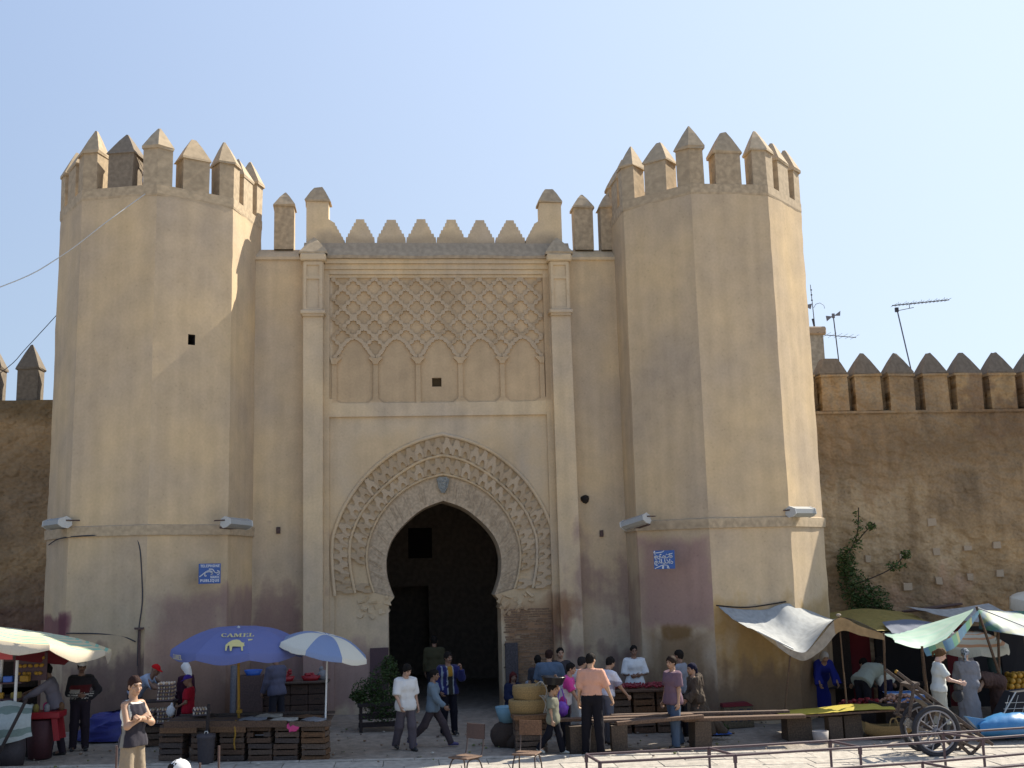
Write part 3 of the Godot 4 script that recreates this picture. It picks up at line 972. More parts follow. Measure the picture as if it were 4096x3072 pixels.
# ---------------------------------------------------------------- roof-top house and aerials behind the right wall
func behind() -> void:
	var H := thing("house", "pale rendered house corner rising behind the right tower", "house", Vector3(11.2, 0, -6.6))
	var st := begin(); box(st, Vector3(0, 5.2, 0), Vector3(1.7, 10.4, 1.6)); make(st, "wall", mats["house_wall"], H)
	st = begin(); bevel_box(st, Vector3(0.03, 10.5, 0), Vector3(1.82, 0.26, 1.75), 0.04); make(st, "parapet", mats["pale_patch"], H)
	st = begin(); box(st, Vector3(0.72, 9.45, 0.81), Vector3(0.18, 0.14, 0.05)); make(st, "vent", mats["dark_hole"], H)
	var A := thing("aerial", "tall dark aerial with curled whip on the pale house corner", "aerial", Vector3(11.92, 10.6, -6.1))
	st = begin(); rod(st, Vector3(0, 0, 0), Vector3(-0.05, 1.45, 0), 0.016, 0.01); rod(st, Vector3(0, 0.0, 0), Vector3(-0.06, 0.35, 0), 0.03); make(st, "mast", mats["dark_metal"], A)
	st = begin()
	for y in [0.95, 1.12, 1.28]: blob(st, Vector3(-0.035, y, 0), Vector3(0.035, 0.025, 0.035), 6, 4)
	make(st, "insulator", mats["dark_metal"], A)
	st = begin(); tube(st, [Vector3(0, 0.7, 0), Vector3(0.08, 0.82, 0), Vector3(0.22, 0.86, 0), Vector3(0.34, 0.78, 0), Vector3(0.36, 0.68, 0)], 0.008, 5); make(st, "whip", mats["dark_metal"], A)
	st = begin(); prism(st, PackedVector2Array([Vector2(-0.32, 0.78), Vector2(-0.04, 0.84), Vector2(-0.1, 0.66)]), -0.01, 0.01); make(st, "reflector", mats["grey_metal"], A)
	A = thing("aerial", "bow-tie aerial on a thin straight pole above the first wall battlement", "aerial", Vector3(12.62, 8.4, -6.0))
	st = begin(); rod(st, Vector3(0.05, -1.0, 0), Vector3(-0.12, 2.62, 0), 0.018); make(st, "mast", mats["dark_metal"], A)
	st = begin()
	prism(st, PackedVector2Array([Vector2(-0.1, 2.62), Vector2(0.12, 2.78), Vector2(0.10, 2.62)]), -0.01, 0.01); prism(st, PackedVector2Array([Vector2(-0.14, 2.6), Vector2(-0.36, 2.62), Vector2(-0.34, 2.44)]), -0.01, 0.01)
	box(st, Vector3(-0.12, 2.62, 0), Vector3(0.08, 0.14, 0.06)); make(st, "bow_tie", mats["grey_metal"], A)
	st = begin(); rod(st, Vector3(-0.85, 2.02, 0.1), Vector3(0.52, 1.90, 0.1), 0.013)
	for i in 8: rod(st, Vector3(-0.78 + 0.18 * i, 2.02 - 0.015 * i, -0.25), Vector3(-0.78 + 0.18 * i, 2.02 - 0.015 * i, 0.45), 0.005, -1, 4)
	make(st, "boom", mats["dark_metal"], A)
	A = thing("aerial", "long comb-shaped aerial on a leaning pole above the right wall", "aerial", Vector3(14.08, 8.2, -4.0))
	st = begin(); rod(st, Vector3(0.05, -0.6, 0), Vector3(-0.42, 2.55, 0), 0.02); make(st, "mast", mats["blue_metal"], A)
	st = begin(); rod(st, Vector3(-0.56, 2.66, 0), Vector3(1.22, 2.83, 0), 0.016)
	for i in 15:
		var k := i / 14.0
		rod(st, Vector3(-0.5 + 1.68 * k, 2.67 + 0.16 * k, -0.22), Vector3(-0.5 + 1.68 * k, 2.67 + 0.16 * k, 0.22), 0.006, -1, 4)
		if i % 2: rod(st, Vector3(-0.5 + 1.68 * k, 2.67 + 0.16 * k, 0), Vector3(-0.47 + 1.68 * k, 2.76 + 0.16 * k, 0), 0.005, -1, 4)
	make(st, "boom", mats["dark_metal"], A)
	st = begin(); rod(st, Vector3(-0.42, 2.5, 0), Vector3(0.1, 2.6, 0), 0.01); rod(st, Vector3(-0.03, 2.58, 0), Vector3(-0.03, 2.72, 0), 0.01); box(st, Vector3(-0.43, 2.53, 0), Vector3(0.09, 0.13, 0.08)); make(st, "bracket", mats["dark_metal"], A)
	A = thing("aerial", "small fan aerial low between the first two wall battlements", "aerial", Vector3(11.45, 8.2, -2.6))
	st = begin(); rod(st, Vector3(0, 0, 0), Vector3(0, 0.28, 0), 0.015); make(st, "mast", mats["grey_metal"], A)
	st = begin(); prism(st, PackedVector2Array([Vector2(0.02, 0.3), Vector2(0.3, 0.4), Vector2(0.3, 0.22)]), -0.01, 0.01); make(st, "fan", mats["grey_metal"], A)

# ---------------------------------------------------------------- fittings on the towers
func floodlight(label: String, at: Vector3, turn: float, tiltz := 0.0) -> void:
	var F := thing("floodlight", label, "floodlight", at, turn, "floodlights on the tower string courses")
	F.rotation.z = tiltz
	var st := begin()
	var pf := PackedVector2Array([Vector2(0.0, 0.0), Vector2(0.10, 0.16), Vector2(0.06, 0.19), Vector2(-0.15, 0.17), Vector2(-0.2, 0.05), Vector2(-0.12, -0.02)])
	var xf := Transform3D(Basis(Vector3(0, 0, 1), Vector3(0, 1, 0), Vector3(-1, 0, 0)), Vector3.ZERO)
	prism(st, PackedVector2Array([Vector2(0.17, 0.02), Vector2(0.15, 0.12), Vector2(-0.02, 0.18), Vector2(-0.13, 0.12), Vector2(-0.14, 0.0), Vector2(-0.05, -0.06), Vector2(0.08, -0.04)]), -0.30, 0.30, xf)
	make(st, "housing", mats["lamp_grey"], F)
	for s in [-0.312, 0.312]:
		st = begin()
		prism(st, PackedVector2Array([Vector2(0.18, 0.01), Vector2(0.16, 0.13), Vector2(-0.02, 0.19), Vector2(-0.14, 0.13), Vector2(-0.15, 0.0), Vector2(-0.05, -0.07), Vector2(0.08, -0.05)]), s - 0.012, s + 0.012, xf)
		make(st, "end_plate", mats["lamp_pale"], F)
	st = begin(); box(st, Vector3(0, -0.03, -0.25), Vector3(0.3, 0.04, 0.24)); rod(st, Vector3(0.33, 0.1, 0), Vector3(0.36, 0.1, -0.3), 0.015); rod(st, Vector3(-0.33, 0.1, 0), Vector3(-0.36, 0.1, -0.3), 0.015); make(st, "bracket", mats["rust"], F)

func strokes(st: SurfaceTool, xf: Transform3D, lines: Array, w: float) -> void:       # flat painted strokes, a hair proud of the plate
	for l in lines:
		var pts: Array = spline(l, 4) if l.size() > 2 else l
		for i in pts.size() - 1:
			var d: Vector2 = (pts[i + 1] - pts[i])
			if d.length() < 1e-5: continue
			var n := Vector2(-d.y, d.x).normalized() * w
			var e := d.normalized() * w * 0.5
			var a: Vector2 = pts[i] - e
			var b: Vector2 = pts[i + 1] + e
			quad(st, xf * Vector3(a.x - n.x, a.y - n.y, 0), xf * Vector3(b.x - n.x, b.y - n.y, 0), xf * Vector3(b.x + n.x, b.y + n.y, 0), xf * Vector3(a.x + n.x, a.y + n.y, 0))

func lettering(words: String, h: float, width: float, serif := false) -> ArrayMesh:
	var f := SystemFont.new()
	f.font_names = PackedStringArray(["Droid Serif" if serif else "Droid Sans"])
	f.font_weight = 700
	var t := TextMesh.new()
	t.font = f
	t.text = words
	t.font_size = 48
	t.pixel_size = 0.01
	t.depth = 0.0
	t.curve_step = 2.0
	var arr := t.get_mesh_arrays()
	var v: PackedVector3Array = arr[Mesh.ARRAY_VERTEX]
	var lo := Vector3(1e9, 1e9, 0)
	var hi := -lo
	for p in v:
		lo = lo.min(p); hi = hi.max(p)
	for i in v.size():
		v[i] = Vector3(((v[i].x - lo.x) / (hi.x - lo.x) - 0.5) * width, ((v[i].y - lo.y) / (hi.y - lo.y) - 0.5) * h, 0)
	var st := begin()
	var idx: PackedInt32Array = arr[Mesh.ARRAY_INDEX]
	for i in range(0, idx.size(), 3):
		var a := v[idx[i]]
		var b := v[idx[i + 1]]
		var c := v[idx[i + 2]]
		if (b - a).cross(c - a).z < 0: tri(st, a, c, b)
		else: tri(st, a, b, c)
	return mesh_of(st)

func fittings(TL: Node3D, TR: Node3D) -> void:
	floodlight("grey floodlight on the outer left corner of the left tower", Vector3(-8.42, 4.58, 1.95), -0.75, 0.03)
	floodlight("grey floodlight above the telephone sign on the left tower", Vector3(-4.62, 4.5, 1.95), 0.85, -0.06)
	floodlight("grey tilted floodlight on the left corner of the right tower", Vector3(4.30, 4.34, 1.95), -0.75, 0.22)
	floodlight("sunlit pale floodlight on the right corner of the right tower", Vector3(7.98, 4.46, 2.45), 0.45, 0.0)
	# blue enamel telephone signs
	var S := thing("telephone_sign", "blue telephone sign in Latin letters with a white handset", "sign", Vector3(-5.04, 3.5, 2.16), deg_to_rad(32.5))
	S.position = Vector3(-5.16, 3.48, 2.02)
	var st := begin(); bevel_box(st, Vector3(0, 0, 0), Vector3(0.5, 0.43, 0.02), 0.004); make(st, "plate", mats["sign_blue"], S)
	var o := inst(lettering("TELEPHONE", 0.058, 0.44), "lettering", mats["sign_white"], S, Vector3(0, 0.165, 0.013))
	inst(lettering("MAROC", 0.052, 0.21), "lettering", mats["sign_white"], S, Vector3(0.12, -0.075, 0.013))
	inst(lettering("PUBLIQUE", 0.07, 0.43), "lettering", mats["sign_white"], S, Vector3(0, -0.155, 0.013))
	st = begin()
	var xf := Transform3D(Basis(), Vector3(0, 0, 0.013))
	strokes(st, xf, [[Vector2(-0.23, -0.06), Vector2(-0.17, -0.02), Vector2(-0.10, 0.035), Vector2(-0.03, 0.06), Vector2(0.05, 0.04), Vector2(0.06, 0.0)]], 0.012)
	strokes(st, xf, [[Vector2(-0.11, 0.02), Vector2(-0.115, -0.045), Vector2(-0.08, -0.045)], [Vector2(-0.09, 0.03), Vector2(-0.02, 0.042), Vector2(0.05, 0.02)], [Vector2(0.055, 0.03), Vector2(0.05, -0.01), Vector2(0.02, -0.015)], [Vector2(-0.02, 0.095), Vector2(0.06, 0.09), Vector2(0.1, 0.04), Vector2(0.14, 0.015), Vector2(0.2, 0.03)], [Vector2(0.17, 0.06), Vector2(0.215, 0.04), Vector2(0.21, -0.01), Vector2(0.17, -0.025)]], 0.011)
	make(st, "handset", mats["sign_white"], S)
	S = thing("telephone_sign", "blue telephone sign in Arabic script on the right tower", "sign", Vector3(4.83, 3.53, 2.30), deg_to_rad(-21 - 0.0))
	st = begin(); bevel_box(st, Vector3(0, 0, 0), Vector3(0.47, 0.41, 0.02), 0.004); make(st, "plate", mats["sign_blue"], S)
	st = begin()
	var k := func(x: float, y: float) -> Vector2: return Vector2((x - 917.0) / 1270.0 * 0.47, (865.0 - y) / 1130.0 * 0.41)
	var ls: Array = []
	for l in [[[370, 330], [300, 420]], [[920, 320], [820, 390], [560, 430], [330, 440]], [[330, 460], [340, 510], [390, 545]],
		[[660, 560], [750, 530]], [[1050, 550], [1060, 540]], [[1130, 570], [1240, 540], [1420, 490]], [[1245, 500], [1235, 640], [1260, 720], [1340, 750], [1410, 700], [1370, 620], [1310, 620], [1330, 690]],
		[[1200, 690], [1100, 750], [1000, 750], [1000, 640]], [[960, 680], [890, 620], [830, 700], [880, 750], [950, 700]], [[800, 750], [720, 730], [720, 650]], [[690, 640], [600, 640], [660, 740], [640, 790], [530, 790]], [[510, 740], [500, 630], [360, 640], [340, 720], [440, 720], [420, 640], [370, 800], [470, 830]],
		[[1250, 830], [1250, 1030], [1200, 1090]], [[1330, 960], [1420, 1020], [1390, 1100], [1300, 1080]], [[950, 800], [960, 1010], [1060, 1080], [1180, 1010], [1080, 900], [1080, 850]], [[960, 1060], [890, 1120], [810, 1050]], [[750, 840], [750, 1060]], [[660, 840], [650, 1000], [740, 1080]], [[580, 970], [640, 1020], [560, 1080], [500, 1040], [490, 940], [370, 950], [340, 1120], [410, 1120], [430, 960]], [[390, 1185], [500, 1185]],
		[[340, 1390], [560, 1290], [780, 1210], [980, 1190], [1120, 1240], [1190, 1400]], [[800, 1260], [790, 1400]], [[860, 1250], [850, 1400]], [[1080, 1290], [1120, 1400]]]:
		var q: Array = []
		for p in l: q.append(k.call(p[0], p[1]))
		ls.append(q)
	strokes(st, xf, ls, 0.0085)
	make(st, "lettering", mats["sign_white"], S)
	# cables and conduit on the left tower
	var C := thing("wall_cable", "thin dark cable looping down the left tower from its string course", "cable")
	st = begin()
	tube(st, spline([Vector3(-8.95, 4.22, 0.75), Vector3(-8.30, 4.33, 1.86), Vector3(-7.2, 4.36, 2.15), Vector3(-6.75, 4.30, 2.24), Vector3(-6.60, 4.1, 2.30), Vector3(-6.53, 3.5, 2.32), Vector3(-6.50, 2.9, 2.33), Vector3(-6.56, 2.3, 2.33), Vector3(-6.56, 1.6, 2.33)], 5), 0.014, 5)
	make(st, "cable", mats["dark_metal"], C)
	C = thing("wall_cable", "slack dark cable stretched low across the left tower towards the pipe", "cable")
	st = begin(); tube(st, spline([Vector3(-8.15, 2.30, 1.95), Vector3(-7.5, 2.28, 2.08), Vector3(-6.95, 2.22, 2.2), Vector3(-6.62, 2.1, 2.32)], 5), 0.013, 5); make(st, "cable", mats["dark_metal"], C)
	C = thing("conduit_pipe", "rusty vertical pipe with bracket on the front edge of the left tower", "pipe", Vector3(-6.5, 0.1, 2.34))
	st = begin(); rod(st, Vector3(0, 0.7, 0.05), Vector3(-0.03, 2.25, 0.05), 0.03); make(st, "pipe", mats["rust"], C)
	st = begin(); box(st, Vector3(-0.03, 2.27, 0.05), Vector3(0.18, 0.035, 0.12), Basis(), 0.008); make(st, "bracket", mats["rust"], C)
	C = thing("drain_pipe", "short grey pipe standing at the right foot of the left tower", "pipe", Vector3(-4.62, 0.2, 2.05))
	st = begin(); rod(st, Vector3(0, 0, 0), Vector3(0.01, 1.32, 0), 0.07, -1, 9); make(st, "pipe", mats["grey_metal"], C)
	# overhead wires
	C = thing("overhead_wire", "pale twisted wire sagging from the left tower top to the left", "wire")
	st = begin(); tube(st, spline([Vector3(-6.70, 11.98, 2.3), Vector3(-7.34, 11.15, 2.9), Vector3(-8.3, 10.3, 3.0), Vector3(-9.5, 9.64, 3.0), Vector3(-13, 8.4, 3.0)], 6), 0.012, 5); make(st, "wire", mats["lamp_pale"], C)
	C = thing("overhead_wire", "dark wire slanting behind the left tower over the left battlements", "wire")
	st = begin(); tube(st, spline([Vector3(-9.0, 10.6, -1.0), Vector3(-10.18, 9.17, -1.0), Vector3(-10.81, 8.5, -1.0), Vector3(-13, 6.9, -1.0)], 6), 0.010, 5); make(st, "wire", mats["dark_metal"], C)

func leaf_mesh(m: Material, n: int, clumps: Array, size: float, parent: Node3D, called: String, tones: Array) -> void:
	# leaves scattered through ellipsoid clumps: [centre, radii]
	var st := begin()
	for i in n:
		var c: Array = clumps[rng.randi() % clumps.size()]
		var d := Vector3(rng.randfn(), rng.randfn(), rng.randfn()).normalized() * pow(rng.randf(), 0.4)
		var p: Vector3 = c[0] + d * c[1]
		var b := Basis.from_euler(Vector3(rng.randf_range(-1.2, 1.2), rng.randf() * TAU, rng.randf_range(-1, 1)))
		var s := size * rng.randf_range(0.6, 1.3)
		tint = tones[rng.randi() % tones.size()] * rng.randf_range(0.75, 1.25)
		var a := p - b.x * s
		var e := p + b.x * s
		var w := b.y * s * 0.5
		quad(st, a, p - w + b.z * s * 0.2, e, p + w + b.z * s * 0.2)
	tint = Color.WHITE
	make(st, called, m, parent)

func plants() -> void:
	var P := thing("wall_shrub", "green caper shrub growing out of the wall beside the right tower", "shrub", Vector3(10.28, 2.75, -0.95))
	var st := begin()
	for l in [[Vector3(0, 0, 0), Vector3(-0.1, 0.6, 0.25), Vector3(0.25, 1.3, 0.3), Vector3(0.35, 2.0, 0.3)], [Vector3(0, 0, 0), Vector3(0.5, 0.2, 0.3), Vector3(1.1, 0.45, 0.3), Vector3(1.5, 0.8, 0.3)], [Vector3(0, 0, 0), Vector3(0.3, -0.4, 0.3), Vector3(0.8, -0.6, 0.3)], [Vector3(0.2, 1.1, 0.3), Vector3(0.55, 1.45, 0.3), Vector3(0.75, 1.6, 0.3)]]:
		tube(st, spline(l, 4), 0.015, 5)
	make(st, "stem", mats["bark"], P)
	leaf_mesh(mats["leaf"], 2600, [[Vector3(0.1, 0.0, 0.25), Vector3(0.45, 0.5, 0.25)], [Vector3(0.5, -0.25, 0.25), Vector3(0.5, 0.35, 0.25)], [Vector3(-0.05, 0.6, 0.25), Vector3(0.28, 0.45, 0.2)], [Vector3(0.8, -0.7, 0.25), Vector3(0.35, 0.4, 0.2)], [Vector3(0.25, -0.75, 0.25), Vector3(0.4, 0.5, 0.2)]], 0.045, P, "foliage", [Color(0.8, 1, 0.6), Color(0.55, 0.8, 0.5), Color(1.1, 1.2, 0.7)])
	leaf_mesh(mats["leaf"], 420, [[Vector3(0.3, 1.55, 0.3), Vector3(0.16, 0.45, 0.12)], [Vector3(0.2, 1.1, 0.3), Vector3(0.2, 0.25, 0.12)], [Vector3(0.65, 1.5, 0.3), Vector3(0.16, 0.12, 0.1)], [Vector3(1.2, 0.5, 0.3), Vector3(0.3, 0.14, 0.12)], [Vector3(1.5, 0.78, 0.3), Vector3(0.14, 0.13, 0.1)]], 0.045, P, "foliage", [Color(1.0, 1.2, 0.6), Color(0.7, 1, 0.5)])
	var B := thing("herb_barrow", "barrow heaped with dark green mint left of the arch", "barrow", Vector3(-1.5, gy(-1.5, 2.4), 2.4), 0.05)
	st = begin(); box(st, Vector3(0, 0.55, 0), Vector3(0.95, 0.06, 0.7)); make(st, "bed", mats["dark_wood"], B)
	for x in [-0.4, 0.4]:
		for z in [-0.28, 0.28]:
			st = begin(); box(st, Vector3(x, 0.27, z), Vector3(0.06, 0.54, 0.06), Basis(), 0.006); make(st, "leg", mats["dark_wood"], B)
	st = begin(); box(st, Vector3(0, 0.32, 0.29), Vector3(0.9, 0.12, 0.03), Basis(), 0.005); box(st, Vector3(0, 0.15, 0.29), Vector3(0.9, 0.1, 0.03), Basis(), 0.005); make(st, "side_board", mats["dark_wood"], B)
	leaf_mesh(mats["leaf"], 4200, [[Vector3(0.12, 1.0, 0), Vector3(0.36, 0.42, 0.3)], [Vector3(-0.25, 0.85, 0), Vector3(0.34, 0.25, 0.3)], [Vector3(0.2, 1.25, 0), Vector3(0.2, 0.3, 0.2)], [Vector3(0.0, 0.62, 0.12), Vector3(0.55, 0.22, 0.35)], [Vector3(0.05, 0.42, 0.3), Vector3(0.45, 0.25, 0.1)], [Vector3(-0.45, 0.72, 0.05), Vector3(0.2, 0.12, 0.2)]], 0.03, B, "mint_leaves", [Color(0.55, 0.75, 0.35), Color(0.35, 0.55, 0.3), Color(0.45, 0.4, 0.25), Color(0.7, 0.9, 0.4)])
	var tuft := thing("dry_tuft", "dry twiggy tuft between two battlements of the left tower", "plant", Vector3(-6.82, 12.2, 2.0))
	st = begin()
	for i in 12: tube(st, [Vector3(0, 0, 0), Vector3(rng.randf_range(-0.1, 0.14), rng.randf_range(0.2, 0.4), rng.randf_range(-0.05, 0.1)), Vector3(rng.randf_range(-0.15, 0.22), rng.randf_range(0.4, 0.8), rng.randf_range(-0.05, 0.15))], 0.006, 4)
	make(st, "twig", mats["bark"], tuft)
	var T := thing("herb_bunch", "small bunch of green herbs on blue paper behind the plank bench", "herbs", Vector3(5.35, gy(5.35, 3.7) + 0.03, 3.7))
	st = begin(); box(st, Vector3(0.1, 0.01, 0.05), Vector3(0.5, 0.015, 0.3), Basis(), 0.01); make(st, "paper", mats["blue_plastic"], T)
	leaf_mesh(mats["leaf"], 700, [[Vector3(0, 0.14, 0), Vector3(0.16, 0.13, 0.14)], [Vector3(0.2, 0.1, 0.05), Vector3(0.14, 0.1, 0.12)], [Vector3(-0.03, 0.24, 0), Vector3(0.07, 0.1, 0.07)]], 0.025, T, "leaves", [Color(1.3, 1.6, 0.9), Color(0.9, 1.2, 0.7)])

# ---------------------------------------------------------------- people: a field of tapered capsules, meshed as surface nets
func cap(a: Vector3, b: Vector3, ra: float, rb: float, flat := false) -> Dictionary:
	return {"t": 0, "a": a, "b": b, "ra": ra, "rb": rb, "f": flat}

func egg(c: Vector3, r: Vector3, b := Basis()) -> Dictionary:
	return {"t": 1, "a": c, "r": r, "m": b}

func surface(prims: Array, cell: float, k: float, cuts := [], folds := 0.0, paint: Callable = none) -> Array:
	# returns [vertices, normals, colours, indices]
	var lo := Vector3(1e9, 1e9, 1e9)
	var hi := -lo
	for p in prims:
		var e: float
		if p.t == 0:
			e = maxf(p.ra, p.rb)
			lo = lo.min(p.a - Vector3.ONE * e).min(p.b - Vector3.ONE * e); hi = hi.max(p.a + Vector3.ONE * e).max(p.b + Vector3.ONE * e)
		else:
			e = maxf(p.r.x, maxf(p.r.y, p.r.z))
			lo = lo.min(p.a - Vector3.ONE * e); hi = hi.max(p.a + Vector3.ONE * e)
	lo -= Vector3.ONE * cell * 2.0; hi += Vector3.ONE * cell * 2.0
	var nx := int((hi.x - lo.x) / cell) + 2
	var ny := int((hi.y - lo.y) / cell) + 2
	var nz := int((hi.z - lo.z) / cell) + 2
	var f := PackedFloat32Array()
	f.resize(nx * ny * nz)
	f.fill(1.0)
	for p in prims:
		var mg := k + cell * 1.8
		var pl: Vector3
		var ph: Vector3
		if p.t == 0:
			var e := maxf(p.ra, p.rb) + mg
			pl = p.a.min(p.b) - Vector3.ONE * e; ph = p.a.max(p.b) + Vector3.ONE * e
		else:
			var e: float = maxf(p.r.x, maxf(p.r.y, p.r.z)) + mg
			pl = p.a - Vector3.ONE * e; ph = p.a + Vector3.ONE * e
		var i0 := maxi(0, int((pl.x - lo.x) / cell)); var i1 := mini(nx - 1, int((ph.x - lo.x) / cell) + 1)
		var j0 := maxi(0, int((pl.y - lo.y) / cell)); var j1 := mini(ny - 1, int((ph.y - lo.y) / cell) + 1)
		var k0 := maxi(0, int((pl.z - lo.z) / cell)); var k1 := mini(nz - 1, int((ph.z - lo.z) / cell) + 1)
		if p.t == 0:
			var ax: float = p.a.x; var ay: float = p.a.y; var az: float = p.a.z
			var bx: float = p.b.x - ax; var by: float = p.b.y - ay; var bz: float = p.b.z - az
			var bb := maxf(1e-9, bx * bx + by * by + bz * bz)
			var bl := sqrt(bb)
			var ra: float = p.ra
			var dr: float = p.rb - p.ra
			var flat: bool = p.f
			for kk in range(k0, k1 + 1):
				var pz := lo.z + kk * cell - az
				for jj in range(j0, j1 + 1):
					var py := lo.y + jj * cell - ay
					var row := (kk * ny + jj) * nx
					var yz := py * by + pz * bz
					for ii in range(i0, i1 + 1):
						var px := lo.x + ii * cell - ax
						var t := (px * bx + yz) / bb
						var tc := clampf(t, 0.0, 1.0)
						var qx := px - bx * tc
						var qy := py - by * tc
						var qz := pz - bz * tc
						var d := sqrt(qx * qx + qy * qy + qz * qz) - ra - dr * tc
						if flat: d = maxf(d, (t - 1.0) * bl)
						var o := f[row + ii]
						var h := maxf(k - absf(d - o), 0.0)
						f[row + ii] = minf(d, o) - h * h * 0.25 / k
		else:
			var r: Vector3 = p.r
			var inv: Basis = p.m.transposed()
			for kk in range(k0, k1 + 1):
				for jj in range(j0, j1 + 1):
					var row := (kk * ny + jj) * nx
					for ii in range(i0, i1 + 1):
						var q: Vector3 = inv * (lo + Vector3(ii, jj, kk) * cell - p.a)
						var u := q / r
						var l0 := u.length()
						var l1 := (u / r).length()
						var d := l0 * (l0 - 1.0) / maxf(l1, 1e-6)
						var o := f[row + ii]
						var h := maxf(k - absf(d - o), 0.0)
						f[row + ii] = minf(d, o) - h * h * 0.25 / k
	for c in cuts:                                   # [normal, distance]: keep n . p < d
		var n: Vector3 = c[0]
		var cd: float = c[1]
		for kk in nz:
			for jj in ny:
				var row := (kk * ny + jj) * nx
				var s := n.y * (lo.y + jj * cell) + n.z * (lo.z + kk * cell) + n.x * lo.x - cd
				for ii in nx:
					var d := s + n.x * cell * ii
					if d > f[row + ii]: f[row + ii] = d
	# surface nets
	var vid := PackedInt32Array()
	vid.resize(nx * ny * nz)
	vid.fill(-1)
	var vs := PackedVector3Array()
	var idx := PackedInt32Array()
	var sx := 1
	var sy := nx
	var sz := nx * ny
	var corner := [0, sx, sy, sx + sy, sz, sx + sz, sy + sz, sx + sy + sz]
	var edges := [[0, 1], [2, 3], [4, 5], [6, 7], [0, 2], [1, 3], [4, 6], [5, 7], [0, 4], [1, 5], [2, 6], [3, 7]]
	for kk in nz - 1:
		for jj in ny - 1:
			var row := (kk * ny + jj) * nx
			for ii in nx - 1:
				var b := row + ii
				var a0 := f[b] < 0.0
				if (f[b + sx] < 0.0) == a0 and (f[b + sy] < 0.0) == a0 and (f[b + sx + sy] < 0.0) == a0 and (f[b + sz] < 0.0) == a0 and (f[b + sx + sz] < 0.0) == a0 and (f[b + sy + sz] < 0.0) == a0 and (f[b + sx + sy + sz] < 0.0) == a0:
					continue
				var sum := Vector3()
				var cnt := 0
				for e in edges:
					var fa := f[b + corner[e[0]]]
					var fb := f[b + corner[e[1]]]
					if (fa < 0.0) != (fb < 0.0):
						var t := fa / (fa - fb)
						var ca := Vector3(e[0] & 1, (e[0] >> 1) & 1, e[0] >> 2)
						var cb := Vector3(e[1] & 1, (e[1] >> 1) & 1, e[1] >> 2)
						sum += ca.lerp(cb, t); cnt += 1
				vid[b] = vs.size()
				vs.append(lo + (Vector3(ii, jj, kk) + sum / cnt) * cell)
				for ax in 3:
					var st: int = [sx, sy, sz][ax]
					var su: int = [sy, sz, sx][ax]
					var sv: int = [sz, sx, sy][ax]
					var f1 := f[b + st] < 0.0
					if a0 == f1: continue
					if [jj, kk, ii][ax] == 0 or [kk, ii, jj][ax] == 0: continue
					var q0 := vid[b]
					var q1 := vid[b - su]
					var q2 := vid[b - su - sv]
					var q3 := vid[b - sv]
					if q1 < 0 or q2 < 0 or q3 < 0: continue
					if a0: idx.append_array(PackedInt32Array([q0, q2, q1, q0, q3, q2]))
					else: idx.append_array(PackedInt32Array([q0, q1, q2, q0, q2, q3]))
	var ns := normals_of(vs, idx)
	if folds > 0.0:
		soft.frequency = 1.0
		for i in vs.size():
			var p := vs[i]
			vs[i] = p + ns[i] * folds * (soft.get_noise_3d(p.x * 11.0, p.y * 3.6, p.z * 11.0) + 0.4 * soft.get_noise_3d(p.x * 14.0 + p.y * 10.0, p.y * 12.0 - p.x * 6.0, p.z * 14.0))
		ns = normals_of(vs, idx)
	var cs := PackedColorArray()
	cs.resize(vs.size())
	for i in vs.size():
		cs[i] = paint.call(vs[i]) if paint.is_valid() else Color.WHITE
	return [vs, ns, cs, idx]

func normals_of(vs: PackedVector3Array, idx: PackedInt32Array) -> PackedVector3Array:
	var ns := PackedVector3Array()
	ns.resize(vs.size())
	for i in range(0, idx.size(), 3):
		var a := idx[i]
		var b := idx[i + 1]
		var c := idx[i + 2]
		var n := (vs[c] - vs[a]).cross(vs[b] - vs[a])
		ns[a] += n; ns[b] += n; ns[c] += n
	for i in ns.size(): ns[i] = ns[i].normalized()
	return ns

func skin_mesh(list: Array) -> ArrayMesh:             # join several surfaces into one mesh
	var vs := PackedVector3Array()
	var ns := PackedVector3Array()
	var cs := PackedColorArray()
	var ix := PackedInt32Array()
	for s in list:
		var o := vs.size()
		vs.append_array(s[0]); ns.append_array(s[1]); cs.append_array(s[2])
		for i in s[3]: ix.append(i + o)
	var arr := []
	arr.resize(Mesh.ARRAY_MAX)
	arr[Mesh.ARRAY_VERTEX] = vs
	arr[Mesh.ARRAY_NORMAL] = ns
	arr[Mesh.ARRAY_COLOR] = cs
	arr[Mesh.ARRAY_INDEX] = ix
	var m := ArrayMesh.new()
	m.add_surface_from_arrays(Mesh.PRIMITIVE_TRIANGLES, arr)
	return m

func limb_dir(side: float, flex: float, abd: float, inward := 0.0) -> Vector3:
	var d := Vector3(0, -1, 0).rotated(Vector3.RIGHT, deg_to_rad(-flex))
	d = d.rotated(Vector3.UP, deg_to_rad(-side * inward))
	return d.rotated(Vector3(0, 0, 1), deg_to_rad(side * abd))

func cloth_mat(c: Color, key := "") -> StandardMaterial3D:
	var k := "cloth_%d_%d_%d%s" % [int(c.r * 200), int(c.g * 200), int(c.b * 200), key]
	if mats.has(k): return mats[k]
	var m := mat(k, c, 0.9, "fabric_grain", 3.0)
	m.metallic_specular = 0.25
	m.rim_enabled = true
	m.rim = 0.25
	m.rim_tint = 0.7
	return m

